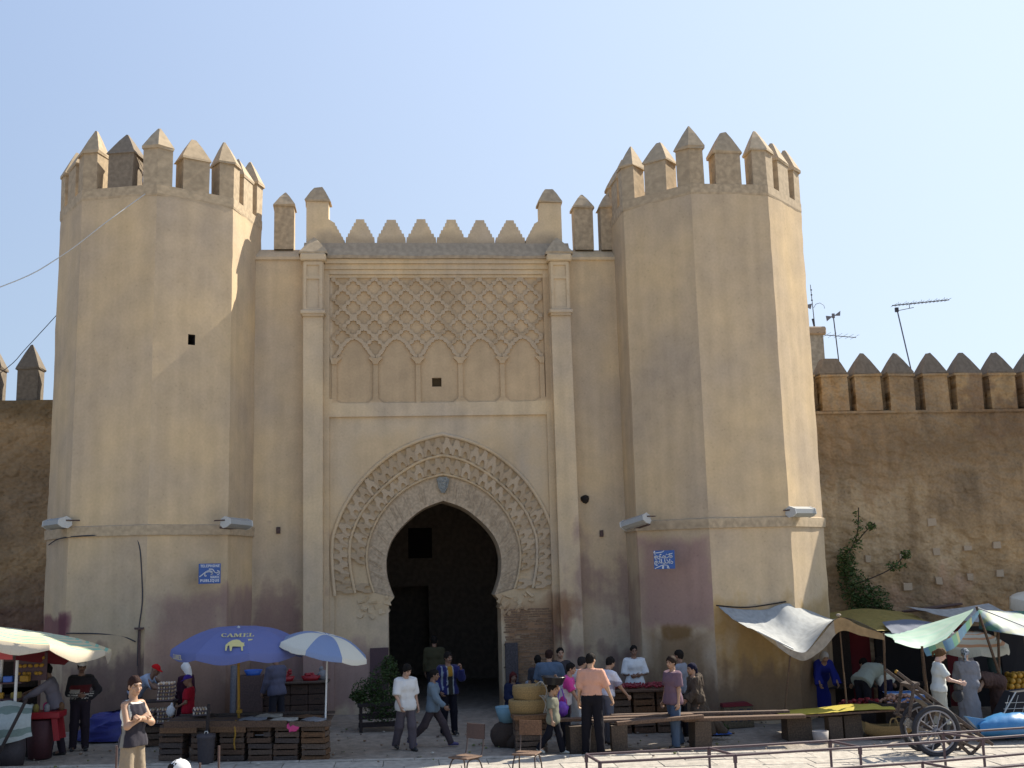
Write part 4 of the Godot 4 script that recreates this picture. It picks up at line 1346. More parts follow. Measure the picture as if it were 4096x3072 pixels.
# s: at, yaw, h, label and the looks; angles in degrees
func person(s: Dictionary) -> Node3D:
	var N := thing("person", s.label, "person", s.at, deg_to_rad(s.get("yaw", 0.0)), s.get("group", ""))
	var u: float = s.h / 1.75
	var fem: bool = s.get("fem", false)
	var kid := clampf((1.55 - s.h) / 0.4, 0.0, 1.0)
	var hs := (0.97 + 0.0 * kid) * lerpf(u, 1.0, 0.35 + 0.35 * kid)          # head scale
	var bulk: float = s.get("bulk", 1.0) * lerpf(1.0, 0.92, kid)
	var skin: Color = s.get("skin", Color(0.30, 0.165, 0.10))
	var lean := deg_to_rad(s.get("lean", 0.0))
	var pelvis := Vector3(0, 0.93 * u, 0)
	var legs: Array = []
	var sit: bool = s.has("sit")
	if sit: pelvis.y = s.sit
	for i in 2:
		var sd := 1.0 if i == 0 else -1.0
		var l: Array = s.get("legs", [[3, 2, 4], [-1, 2, 3]])[i]
		var hip := pelvis + Vector3(sd * 0.088 * u * bulk, -0.02 * u, 0)
		var knee := hip + limb_dir(sd, l[0], l[1]) * 0.425 * u
		var ank := knee + limb_dir(sd, l[0] - l[2], l[1]) * 0.42 * u
		legs.append([hip, knee, ank, l])
	if not sit:                                       # lower the hips until the lower foot touches the ground
		var low := minf(legs[0][2].y, legs[1][2].y) - 0.075 * u
		pelvis.y -= low
		for l in legs:
			for q in 3: l[q] -= Vector3(0, low, 0)
	var B := Basis(Vector3.RIGHT, lean)
	var B2 := Basis(Vector3.RIGHT, lean * 1.25) * Basis(Vector3(0, 0, 1), deg_to_rad(s.get("tilt", 0.0)))
	var tw := Basis(Vector3.UP, deg_to_rad(s.get("twist", 0.0)))
	var T := func(x: float, y: float, z: float) -> Vector3:          # torso points, heights measured above the hip line
		var yy := (y - 0.93) * u
		var bend: Basis = B if y < 1.2 else B2
		var off := Vector3() if y < 1.2 else B * Vector3(0, 0.27 * u, 0) - B2 * Vector3(0, 0.27 * u, 0)
		return pelvis + bend * (tw * Vector3(x * u * bulk, yy, z * u * bulk)) + off
	var sw := 0.155 if not fem else 0.135
	var torso := func(g: float) -> Array:             # g: clothing thickness
		var w := 0.0 if not fem else 0.012
		return [cap(T.call(-0.075, 0.96, 0), T.call(0.075, 0.96, 0), (0.105 + w) * u * bulk + g, (0.105 + w) * u * bulk + g),
			cap(T.call(-0.055, 1.10, 0), T.call(0.055, 1.10, 0), 0.098 * u * bulk + g, 0.098 * u * bulk + g),
			cap(T.call(-0.075, 1.27, 0.0), T.call(0.075, 1.27, 0.0), 0.108 * u * bulk + g, 0.108 * u * bulk + g),
			cap(T.call(-sw + 0.03, 1.385, -0.015), T.call(sw - 0.03, 1.385, -0.015), 0.07 * u * bulk + g, 0.07 * u * bulk + g),
			cap(T.call(0, 1.0, 0.0), T.call(0, 1.34, -0.005), 0.10 * u * bulk + g, 0.095 * u * bulk + g)]
	var arms: Array = []
	for i in 2:
		var sd := 1.0 if i == 0 else -1.0
		var a: Array = s.get("arms", [[4, 7, 12, 8], [0, 7, 14, 8]])[i]
		var sh: Vector3 = T.call(sd * (sw + 0.02), 1.385, -0.015)
		var el := sh + limb_dir(sd, a[0], a[1]) * 0.285 * u
		var fd := limb_dir(sd, a[0] + a[2], a[1] * (1.0 if a[2] < 40 else 0.4), a[3])
		var wr := el + fd * 0.245 * u
		arms.append([sh, el, wr, fd, sd])
	var neck: Vector3 = T.call(0, 1.43, -0.02)
	var hy: Array = s.get("head", [0.0, 0.0])
	var HB := Basis(Vector3.UP, deg_to_rad(hy[0])) * Basis(Vector3.RIGHT, deg_to_rad(hy[1]))
	var hc: Vector3 = neck + B2 * Vector3(0, 0.075 * u, 0.01) + HB * Vector3(0, 0.105, 0.012) * hs
	# ------ the figure itself, one continuous skin
	var pr: Array = torso.call(-0.012)
	pr.append(cap(neck + Vector3(0, -0.05, 0), hc + HB * Vector3(0, -0.05, -0.02) * hs, 0.056 * u, 0.05 * hs))
	for l in legs:
		pr.append(cap(l[0], l[1], 0.078 * u * bulk, 0.05 * u)); pr.append(cap(l[1], l[2], 0.05 * u, 0.034 * u))
		pr.append(cap(l[2], l[2] + Vector3(0.0, -0.035 * u, 0.12 * u), 0.034 * u, 0.028 * u))
	for a in arms:
		pr.append(cap(a[0], a[1], 0.046 * u * bulk, 0.037 * u)); pr.append(cap(a[1], a[2], 0.038 * u, 0.026 * u))
	var fine: float = s.get("fine", 1.0)
	var parts: Array = [surface(pr, 0.021 * fine, 0.035)]
	for i in 2:
		parts.append(hand(arms[i], u * 0.97, s.get("curl", [0.5, 0.5])[i], s.get("palm", [0.0, 0.0])[i]))
	parts.append(head_surface(hc, HB, hs, s.get("fine", 1.0), s.get("beard", false), fem))
	var sm: StandardMaterial3D = mat("skin_%d" % int(skin.r * 1000), skin, 0.55)
	inst(skin_mesh(parts), "body", sm, N)
	# ------ clothing
	var hip_y: float = pelvis.y
	var leg_g := 0.016 * u
	var bt: Dictionary = s.get("bottom", {})
	if bt.get("type", "trousers") == "trousers":
		var q: Array = [cap(T.call(-0.07, 0.95, 0), T.call(0.07, 0.95, 0), 0.11 * u * bulk + 0.014, 0.11 * u * bulk + 0.014), cap(T.call(-0.055, 1.02, 0), T.call(0.055, 1.02, 0), 0.104 * u * bulk + 0.012, 0.104 * u * bulk + 0.012)]
		var fl: float = bt.get("flare", 1.0)
		for l in legs:
			q.append(cap(l[0], l[1], 0.083 * u * bulk + leg_g, 0.058 * u * fl + leg_g))
			q.append(cap(l[1], l[2] + (l[2] - l[1]).normalized() * 0.035 * u, 0.058 * u * fl + leg_g, 0.046 * u * fl + leg_g, true))
		var up := B * Vector3.UP
		inst(skin_mesh([surface(q, 0.021 * fine, 0.03, [[up, up.dot(T.call(0, 1.05, 0))]], 0.010)]), "trousers", cloth_mat(bt.get("c", Color(0.05, 0.05, 0.055))), N)
	elif bt.type == "skirt":
		var lo: float = bt.get("to", 0.35)
		var mid: Vector3 = (legs[0][1] + legs[1][1]) * 0.5
		var q: Array = [cap(T.call(-0.06, 1.02, 0), T.call(0.06, 1.02, 0), 0.115 * u, 0.115 * u), cap(pelvis + Vector3(-0.06, -0.02, 0), legs[1][1].lerp(mid, 0.3), 0.13 * u, 0.12 * u), cap(pelvis + Vector3(0.06, -0.02, 0), legs[0][1].lerp(mid, 0.3), 0.13 * u, 0.12 * u), cap(mid, mid - Vector3(0, 0.3 * u, 0), 0.16 * u, 0.17 * u)]
		inst(skin_mesh([surface(q, 0.023, 0.05, [[Vector3.DOWN, -lo], [Vector3.UP, (T.call(0, 1.06, 0) as Vector3).y]], 0.02)]), "skirt", cloth_mat(bt.get("c", Color(0.5, 0.5, 0.45))), N)
	var tp: Dictionary = s.get("top", {})
	var tc: Color = tp.get("c", Color(0.5, 0.5, 0.5))
	var loose: float = tp.get("loose", 0.016)
	var slv: String = tp.get("sleeve", "short")
	var q2: Array = torso.call(loose)
	if not (slv == "none"):
		q2.append(cap(T.call(-sw - 0.005, 1.382, -0.015), T.call(sw + 0.005, 1.382, -0.015), 0.056 * u * bulk + loose * 0.6, 0.056 * u * bulk + loose * 0.6))
	var robe: bool = tp.get("robe", false)
	var cuts: Array = []
	var upv := B * Vector3.UP
	if robe:
		for l in legs:
			var g1 := 0.10 * u
			q2.append(cap(pelvis, l[1] + Vector3(0, 0, 0), 0.135 * u * bulk, 0.12 * u))
			q2.append(cap(l[1], l[2] + Vector3(0, -0.12, 0), 0.12 * u, 0.13 * u))
		q2.append(cap(pelvis, (legs[0][2] + legs[1][2]) * 0.5, 0.15 * u * bulk, 0.17 * u))
		cuts.append([Vector3.DOWN, -tp.get("hem", 0.12)])
	else:
		var hem: float = tp.get("hem", 0.90)
		if hem < 0.92:
			var hp: float = 0.0
			q2.append(cap(T.call(-0.075, 0.88, 0.0), T.call(0.075, 0.88, 0.0), 0.112 * u * bulk + loose * 1.25, 0.112 * u * bulk + loose * 1.25))
		cuts.append([-upv, -upv.dot(T.call(0, hem, 0))])
	for a in arms:
		if slv == "none": continue
		var g := 0.012 * u + loose * 0.75
		if slv == "short":
			var e: Vector3 = a[0].lerp(a[1], tp.get("reach", 0.78))
			q2.append(cap(a[0], e, 0.050 * u * bulk + g * 0.7, 0.047 * u + g * 1.15, true))
		else:
			q2.append(cap(a[0], a[1], 0.05 * u * bulk + g * 0.8, 0.043 * u + g))
			q2.append(cap(a[1], a[2], 0.043 * u + g, 0.032 * u + g * (2.0 if robe else 0.9), true))
	var nn := B2 * Vector3(0, 1, 0.28).normalized()
	cuts.append([nn, nn.dot(T.call(0, 1.445 if slv != "none" else 1.42, 0.0))])
	var pt: Callable = none
	if tp.has("paint"):
		var pf: Callable = tp.paint
		var inv := B.inverse()
		pt = func(p: Vector3) -> Color: return pf.call((inv * (p - pelvis)) / u + Vector3(0, 0.93, 0))
	if slv == "none":
		for sd in [-1.0, 1.0]:
			var cn := Vector3(sd, 0, 0).rotated(Vector3(0, 0, 1), sd * 0.12)
			cuts.append([cn, cn.dot(T.call(sd * (sw - 0.004), 1.36, 0.0))])
	inst(skin_mesh([surface(q2, 0.021 * fine, 0.03, cuts, tp.get("folds", 0.011), pt)]), tp.get("name", "robe" if robe else "shirt"), cloth_mat(tc), N)
	if tp.get("collar", false):
		var st := begin()
		var cc: Color = tp.get("collar_c", Color(1, 1, 1))
		var ring: Array = []
		for i in 15:
			var w := TAU * (i / 14.0) + PI / 2
			ring.append(T.call(cos(w) * 0.072, 1.452 - 0.035 * maxf(0.0, sin(w)), sin(w) * 0.066 - 0.012))
		tint = cc
		tube(st, ring, 0.017 * u, 6)
		for sd in [-1.0, 1.0]:
			var a: Vector3 = T.call(sd * 0.012, 1.425, 0.085)
			var b: Vector3 = T.call(sd * 0.075, 1.45, 0.03)
			var c: Vector3 = T.call(sd * 0.06, 1.385, 0.108)
			for w in [0.0, 0.004]: tri(st, a + Vector3(0, 0, w), c + Vector3(0, 0, w), b + Vector3(0, 0, w))
		tint = Color.WHITE
		make(st, "collar", cloth_mat(tc), N)
	# ------ shoes
	for i in 2:
		var a: Vector3 = legs[i][2]
		var fdir := Vector3(0.12 * (1.0 if i == 0 else -1.0), 0, 1).normalized()
		var pitch: float = legs[i][3][2] - legs[i][3][0]
		var dn := 0.0
		if a.y > 0.13 * u: dn = clampf((a.y - 0.10 * u) / (0.16 * u), 0.0, 1.0)
		var toe: Vector3 = a + fdir * 0.15 * u * cos(dn) + Vector3(0, -0.045 * u - 0.15 * u * sin(dn), 0)
		if toe.y < 0.028 * u: toe.y = 0.028 * u
		var heel: Vector3 = a - fdir * 0.035 * u + Vector3(0, -0.04 * u, 0)
		var q: Array = [cap(heel, toe, 0.036 * u, 0.031 * u), cap(a + Vector3(0, 0.01 * u, 0), a.lerp(toe, 0.45), 0.037 * u, 0.033 * u), cap(a.lerp(toe, 0.7) + fdir.cross(Vector3.UP) * 0.012 * u, toe - fdir.cross(Vector3.UP) * 0.012 * u, 0.03 * u, 0.026 * u)]
		var cut: Array = [] if dn > 0.1 else [[Vector3.DOWN, -0.002]]
		inst(skin_mesh([surface(q, 0.012, 0.02, cut)]), "shoe", mat("shoe_%d" % int(s.get("shoe", Color(0.02, 0.02, 0.02)).g * 999), s.get("shoe", Color(0.02, 0.02, 0.02)), 0.5), N)
	# ------ hair and hats
	hair_and_hat(s, N, hc, HB, hs, neck, T)
	N.set_meta("joints", 0)
	N.remove_meta("joints")
	return N

func hand(a: Array, u: float, curl: float, roll: float) -> Array:
	var w: Vector3 = a[2]
	var f: Vector3 = a[3]
	var sd: float = a[4]
	# the palm faces the thigh when the arm hangs
	var pn := Vector3(-sd, 0, 0)
	pn = (pn - f * pn.dot(f)).normalized()
	if pn.length() < 0.5: pn = Vector3(0, 0, -1)
	pn = pn.rotated(f, deg_to_rad(roll) * sd)
	var sv := f.cross(pn).normalized()                # across the knuckles
	if sv.dot(Vector3(0, 0, 1)) < 0 and absf(roll) < 45: sv = -sv
	var pr: Array = [cap(w - f * 0.02 * u, w + f * 0.03 * u, 0.024 * u, 0.024 * u)]
	for i in 4:
		var k := (i - 1.5)
		var base := w + f * (0.085 - 0.004 * absf(k)) * u + sv * (-k * 0.021) * u
		pr.append(cap(w + f * 0.025 * u + sv * (-k * 0.014) * u, base, 0.016 * u, 0.0125 * u))
		var c1 := curl * 0.9 + 0.05 * i
		var d1 := (f * cos(c1) + pn * sin(c1))
		var d2 := (f * cos(c1 * 2.3) + pn * sin(c1 * 2.3))
		var l: float = [0.040, 0.045, 0.042, 0.033][i] * u
		var m := base + d1 * l
		pr.append(cap(base, m, 0.0105 * u, 0.0095 * u)); pr.append(cap(m, m + d2 * l * 0.9, 0.0095 * u, 0.0075 * u))
	var tb := w + f * 0.03 * u + sv * 0.024 * u
	var tm := tb + (f * 0.6 + sv * 0.65 + pn * 0.35).normalized() * 0.042 * u
	pr.append(cap(tb, tm, 0.015 * u, 0.011 * u)); pr.append(cap(tm, tm + (f * 0.8 + sv * 0.15 + pn * 0.5).normalized() * 0.034 * u, 0.011 * u, 0.008 * u))
	return surface(pr, 0.008, 0.008)

func head_surface(c: Vector3, HB: Basis, s: float, fine: float, beard: bool, fem: bool) -> Array:
	var L := func(x: float, y: float, z: float) -> Vector3: return c + HB * Vector3(x, y, z) * s
	var pr: Array = [egg(L.call(0, 0.03, -0.012), Vector3(0.073, 0.088, 0.092) * s, HB), egg(L.call(0, -0.045, 0.018), Vector3(0.058, 0.066, 0.068) * s, HB),
		egg(L.call(0, -0.088, 0.05), Vector3(0.03, 0.022, 0.026) * s, HB), cap(L.call(0, 0.012, 0.082), L.call(0, -0.026, 0.105), 0.009 * s, 0.0135 * s),
		cap(L.call(-0.038, 0.03, 0.072), L.call(0.038, 0.03, 0.072), 0.014 * s, 0.014 * s), cap(L.call(-0.016, -0.056, 0.078), L.call(0.016, -0.056, 0.078), 0.012 * s, 0.012 * s),
		egg(L.call(-0.046, -0.02, 0.055), Vector3(0.02, 0.022, 0.02) * s, HB), egg(L.call(0.046, -0.02, 0.055), Vector3(0.02, 0.022, 0.02) * s, HB)]
	for sd in [-1.0, 1.0]:
		pr.append(egg(L.call(sd * 0.075, -0.008, -0.005), Vector3(0.011, 0.031, 0.019) * s, HB * Basis(Vector3.UP, sd * -0.35)))
	pr.append(cap(L.call(0, -0.05, -0.025), L.call(0, -0.13, -0.03), 0.052 * s, 0.055 * s))
	var inv := HB.inverse()
	var paint := func(p: Vector3) -> Color:
		var q: Vector3 = inv * (p - c) / s
		var col := Color(1, 1, 1)
		if q.z > 0.035:
			var ex := absf(q.x)
			if Vector2(ex - 0.031, (q.y - 0.008) * 1.5).length() < 0.0135: col = Color(0.25, 0.22, 0.2)
			if absf(q.y - 0.034 + ex * 0.06) < 0.0065 and ex > 0.012 and ex < 0.052: col = Color(0.15, 0.12, 0.1)
			if absf(q.y + 0.057) < 0.009 and ex < 0.024: col = Color(0.85, 0.5, 0.5) if fem else Color(0.8, 0.58, 0.55)
			if beard and (absf(q.y + 0.043) < 0.008 and ex < 0.034): col = Color(0.12, 0.1, 0.08)
		return col
	return surface(pr, 0.0095 * fine, 0.018 * s, [], 0.0, paint)

func hair_and_hat(s: Dictionary, N: Node3D, hc: Vector3, HB: Basis, hs: float, neck: Vector3, T: Callable) -> void:
	var L := func(x: float, y: float, z: float) -> Vector3: return hc + HB * Vector3(x, y, z) * hs
	var fine: float = s.get("fine", 1.0)
	var hc_c: Color = s.get("hair_c", Color(0.012, 0.010, 0.009))
	var style: String = s.get("hair", "short")
	var n1 := HB * Vector3(0, -0.62, 0.78)
	if style == "short" or style == "bowl" or style == "tail":
		var g := 0.012 if style == "short" else 0.02
		var pr: Array = [egg(L.call(0, 0.034, -0.016), Vector3(0.074 + g, 0.089 + g, 0.094 + g) * hs, HB), egg(L.call(0, -0.03, -0.04), Vector3(0.066 + g * 0.8, 0.06, 0.055 + g * 0.6) * hs, HB)]
		var cut: Array = [[n1, n1.dot(L.call(0, 0.068 if style != "bowl" else 0.045, 0.08))], [HB * Vector3(0, -1, 0.55).normalized(), (HB * Vector3(0, -1, 0.55).normalized()).dot(L.call(0, -0.075, -0.09))]]
		if style == "tail":
			pr.append(cap(L.call(0, 0.05, -0.11), L.call(0, -0.02, -0.16), 0.03 * hs, 0.028 * hs)); pr.append(cap(L.call(0, -0.02, -0.16), L.call(0, -0.10, -0.14), 0.026 * hs, 0.014 * hs))
		inst(skin_mesh([surface(pr, 0.0105 * fine, 0.015, cut, 0.013)]), "hair", hair_mat(hc_c), N)
	var hat: String = s.get("hat", "")
	var hcol: Color = s.get("hat_c", Color(0.7, 0.7, 0.7))
	if hat == "cap":
		var yaw: float = deg_to_rad(s.get("cap_turn", 0.0))
		var CB := HB * Basis(Vector3.UP, yaw)
		var dn := -(HB * Vector3(0, 1, 0))
		var o := inst(skin_mesh([surface([egg(L.call(0, 0.038, -0.012), Vector3(0.088, 0.099, 0.106) * hs, HB)], 0.0105 * fine, 0.01, [[dn, dn.dot(L.call(0, 0.038, 0))]], 0.0)]), "cap", cloth_mat(hcol), N)
		var st := begin()
		var pts: Array = []
		for i in 9:
			var a := -1.1 + 2.2 * i / 8.0
			pts.append([hc + CB * Vector3(sin(a) * 0.088, 0.042, cos(a) * 0.1 - 0.012) * hs, hc + CB * Vector3(sin(a) * 0.086, 0.036 - 0.02 * cos(a), cos(a) * 0.1 + 0.075 * cos(a * 0.9) - 0.012) * hs])
		if s.has("visor_c"): tint = s.visor_c
		for i in 8:
			var up := HB * Vector3(0, 0.006, 0)
			quad(st, pts[i][0] + up, pts[i][1] + up, pts[i + 1][1] + up, pts[i + 1][0] + up)
			quad(st, pts[i][0], pts[i + 1][0], pts[i + 1][1], pts[i][1])
			quad(st, pts[i][1], pts[i + 1][1], pts[i + 1][1] + up, pts[i][1] + up)
		tint = Color.WHITE
		make(st, "visor", mat("visor_green", Color(0.05, 0.12, 0.08), 0.7) if s.has("visor_c") else cloth_mat(hcol), o)
		st = begin(); blob(st, L.call(0, 0.138, -0.012), Vector3(0.012, 0.007, 0.012) * hs, 7, 4); make(st, "button", cloth_mat(hcol), o)
		if s.get("snapback", false):
			st = begin()
			var back := CB * Vector3(0, 0, -1)
			var rt := CB * Vector3(1, 0, 0)
			var pl: Array = []
			for i in 9:
				var a := PI * i / 8.0
				pl.append(hc + CB * Vector3(cos(a) * 0.042, 0.055 + sin(a) * 0.05, -0.118 + 0.012 * sin(a)) * hs)
			for i in range(1, 8): tri(st, pl[0], pl[i + 1], pl[i])
			make(st, "rear_opening", hair_mat(Color(0.012, 0.010, 0.009)), o)
	elif hat == "skullcap":
		var dn := -(HB * Vector3(0, 0.97, 0.22)).normalized()
		inst(skin_mesh([surface([egg(L.call(0, 0.045, -0.012), Vector3(0.088, 0.094, 0.106) * hs, HB)], 0.0105, 0.01, [[dn, dn.dot(L.call(0, 0.045, 0.02))]], 0.008)]), "cap", cloth_mat(hcol), N)
	elif hat == "scarf":
		var cut: Array = [[n1, n1.dot(L.call(0, 0.052, 0.085))]]
		var pr: Array = [egg(L.call(0, 0.028, -0.02), Vector3(0.094, 0.108, 0.112) * hs, HB), cap(L.call(0, -0.04, -0.05), T.call(0, 1.36, -0.06), 0.085 * hs, 0.11 * hs)]
		if s.get("drape", false):
			pr.append(cap(L.call(0, -0.02, -0.07), T.call(0, 1.15, -0.13), 0.08 * hs, 0.07 * hs))
		inst(skin_mesh([surface(pr, 0.014, 0.03, cut, 0.014, s.get("hat_paint", none))]), "headscarf", cloth_mat(hcol), N)
	elif hat == "knot":
		inst(skin_mesh([surface([egg(L.call(0, 0.05, -0.02), Vector3(0.093, 0.095, 0.108) * hs, HB), egg(L.call(0, 0.0, -0.115), Vector3(0.03, 0.03, 0.03) * hs, HB), cap(L.call(0, -0.0, -0.11), L.call(0.01, -0.13, -0.12), 0.02, 0.03)], 0.012, 0.02, [[n1, n1.dot(L.call(0, 0.075, 0.08))]], 0.012, s.get("hat_paint", none))]), "headscarf", cloth_mat(hcol), N)
	elif hat == "turban":
		inst(skin_mesh([surface([egg(L.call(0, 0.075, -0.012), Vector3(0.1, 0.07, 0.115) * hs, HB), egg(L.call(0.02, 0.115, -0.012), Vector3(0.06, 0.05, 0.07) * hs, HB)], 0.012, 0.02, [], 0.014)]), "turban", cloth_mat(hcol), N)
	if s.get("hood", false):
		inst(skin_mesh([surface([cap(T.call(-0.09, 1.42, -0.09), T.call(0.09, 1.42, -0.09), 0.055, 0.055), cap(T.call(0, 1.4, -0.12), T.call(0, 1.2, -0.17), 0.09, 0.03)], 0.016, 0.03, [], 0.012)]), "hood", cloth_mat(s.top.c), N)

func hair_mat(c: Color) -> StandardMaterial3D:
	var m := mat("hair_%d" % int(c.r * 5000), c, 0.75)
	m.metallic_specular = 0.22
	return m

# ---------------------------------------------------------------- market things
func crate_parts(w: float, h: float, d: float, slats: int, gap: float, wood: Array, parent: Node3D, broken := -1) -> void:
	for sx in [-1.0, 1.0]:
		for sz in [-1.0, 1.0]:
			var st := begin(); box(st, Vector3(sx * (w / 2 - 0.028), h / 2, sz * (d / 2 - 0.028)), Vector3(0.035, h, 0.035)); make(st, "post", mats[wood[0]], parent)
	var sh := (h - gap * (slats - 1)) / slats
	for k in slats:
		for sz in [-1.0, 1.0]:
			if k == broken and sz > 0:
				for e in [-1.0, 1.0]:
					var st := begin(); box(st, Vector3(e * w * 0.36, (k + 0.5) * sh + k * gap, sz * d / 2), Vector3(w * 0.27, sh * 0.9, 0.012), Basis(Vector3(0, 0, 1), e * 0.06), 0.004); make(st, "slat", mats[wood[rng.randi() % wood.size()]], parent)
				continue
			var st := begin(); box(st, Vector3(rng.randf_range(-0.006, 0.006), (k + 0.5) * sh + k * gap, sz * (d / 2 - 0.004)), Vector3(w, sh * rng.randf_range(0.93, 1.02), 0.012), Basis(Vector3(0, 0, 1), rng.randf_range(-0.02, 0.02)), 0.003); make(st, "slat", mats[wood[rng.randi() % wood.size()]], parent)
		for sx in [-1.0, 1.0]:
			var st := begin(); box(st, Vector3(sx * (w / 2 - 0.004), (k + 0.5) * sh + k * gap, 0), Vector3(0.012, sh, d - 0.03), Basis(), 0.002); make(st, "slat", mats[wood[rng.randi() % wood.size()]], parent)
	var st := begin(); box(st, Vector3(0, 0.02, 0), Vector3(w - 0.03, 0.012, d - 0.03)); make(st, "bottom", mats[wood[0]], parent)

func crate(label: String, at: Vector3, turn: float, size: Vector3, slats: int, wood: Array, group: String, broken := -1) -> Node3D:
	var c := thing("wooden_crate", label, "crate", at, turn, group)
	crate_parts(size.x, size.y, size.z, slats, 0.022, wood, c, broken)
	return c

func plank(called: String, a: Vector3, b: Vector3, w: float, t: float, m: String, parent: Node, roll := 0.0) -> MeshInstance3D:
	var st := begin()
	var d := (b - a)
	var x := d.normalized()
	var z := x.cross(Vector3.UP).normalized()
	var bas := Basis(x, z.cross(x) * -1.0 if false else z.cross(x), z)
	bas = Basis(x, z.cross(x), z)
	if bas.determinant() < 0: bas.z = -bas.z
	bas = bas * Basis(Vector3.RIGHT, roll)
	var n := 4
	for i in n:
		pass
	bevel_box(st, (a + b) * 0.5, Vector3(d.length(), t, w), minf(t, w) * 0.12, bas)
	return make(st, called, mats[m], parent)

func canopy(U: Node3D, R: float, top: float, edge: float, val: float, ribs: int, xf: Transform3D, m: Array, cols: Callable, turn := 0.0, bow := 0.16, scallop := 0.0) -> void:
	# panels of a parasol between ribs; t runs from the crown to the rim
	var P := func(a: float, t: float) -> Vector3:
		var f := fposmod(a - turn, TAU / ribs) / (TAU / ribs)
		var sagv := sin(f * PI)
		var r := R * t * (1.0 - 0.06 * sagv * t)
		var y := lerpf(top, edge, t) + bow * sin(t * PI) - 0.03 * sagv * t * t * R
		y += 0.02 * soft.get_noise_3d(cos(a) * r * 3.0, t * 1.2, sin(a) * r * 3.0) * sagv + 0.012 * soft.get_noise_2d(a * 14.0, t * 4.0) * t * sagv
		return xf * Vector3(cos(a) * r, y, sin(a) * r)
	soft.frequency = 1.0
	for k in ribs:
		var st := begin()
		var a0 := turn + TAU * k / ribs
		var a1 := turn + TAU * (k + 1) / ribs
		for side in 2:
			st.set_smooth_group(1 + side)
			var off := xf.basis * Vector3(0, -0.004 * side, 0)
			for i in 8:
				for j in 24:
					var t0 := j / 24.0
					var t1 := (j + 1) / 24.0
					var u0 := lerpf(a0, a1, i / 8.0 + (1e-4 if i == 0 else 0.0))
					var u1 := lerpf(a0, a1, (i + 1) / 8.0 - (1e-4 if i == 7 else 0.0))
					tint = cols.call(k, t0, i / 8.0)
					var q := [P.call(u0, t0) + off, P.call(u1, t0) + off, P.call(u1, t1) + off, P.call(u0, t1) + off]
					if side == 0: quad(st, q[0], q[1], q[2], q[3])
					else: quad(st, q[0], q[3], q[2], q[1])
			if val > 0.0:
				for i in 8:
					var u0 := lerpf(a0, a1, i / 8.0 + (1e-4 if i == 0 else 0.0))
					var u1 := lerpf(a0, a1, (i + 1) / 8.0 - (1e-4 if i == 7 else 0.0))
					tint = cols.call(k, 1.01, i / 8.0)
					var d0 := val * (1.0 - scallop + scallop * sin(PI * i / 8.0))
					var d1 := val * (1.0 - scallop + scallop * sin(PI * (i + 1) / 8.0))
					var e: Vector3 = P.call(u0, 1.0)
					var f: Vector3 = P.call(u1, 1.0)
					var out := (e - xf.origin); out.y = 0; out = out.normalized() * 0.02
					var q := [e + off, f + off, f + off + out - xf.basis.y * d1, e + off + out - xf.basis.y * d0]
					if side == 0: quad(st, q[0], q[1], q[2], q[3])
					else: quad(st, q[0], q[3], q[2], q[1])
		tint = Color.WHITE
		make(st, "canopy_panel", m[k % m.size()], U)
		st = begin()
		var rp: Array = []
		for j in 9: rp.append(P.call(a0 + 2e-4, j / 8.0) - xf.basis.y * 0.012)
		tube(st, rp, 0.006, 4)
		make(st, "rib", mats["lamp_pale"], U)

func parasol_text(U: Node3D, mesh: ArrayMesh, R: float, top: float, edge: float, xf: Transform3D, ang: float, t_mid: float, bow: float, m: Material, val_drop := 0.0) -> void:
	# lay flat lettering on the cloth: x runs round, y runs up towards the crown
	var arr := mesh.surface_get_arrays(0)
	var v: PackedVector3Array = arr[Mesh.ARRAY_VERTEX]
	var st := begin()
	var slope := sqrt(R * R + (top - edge) * (top - edge))
	for i in range(0, v.size(), 3):
		var q: Array = []
		for k in 3:
			var p := v[i + k]
			var t := t_mid - p.y / slope
			var a := ang - p.x / (R * t)
			var y := lerpf(top, edge, minf(t, 1.0)) + bow * sin(minf(t, 1.0) * PI) + 0.006
			var r := R * minf(t, 1.0) * 0.955 + 0.02
			if val_drop > 0.0:
				a = ang - p.x / R
				y = edge - val_drop + p.y; r = R * 1.0 + 0.022
			q.append(xf * Vector3(cos(a) * r, y, sin(a) * r))
		st.add_vertex(q[0]); st.add_vertex(q[1]); st.add_vertex(q[2])
	make(st, "lettering" if val_drop >= 0.0 else "camel_emblem", m, U)

func tilted(at: Vector3, tz: float, tx: float) -> Transform3D:
	return Transform3D(Basis(Vector3(0, 0, 1), tz) * Basis(Vector3.RIGHT, tx), at)

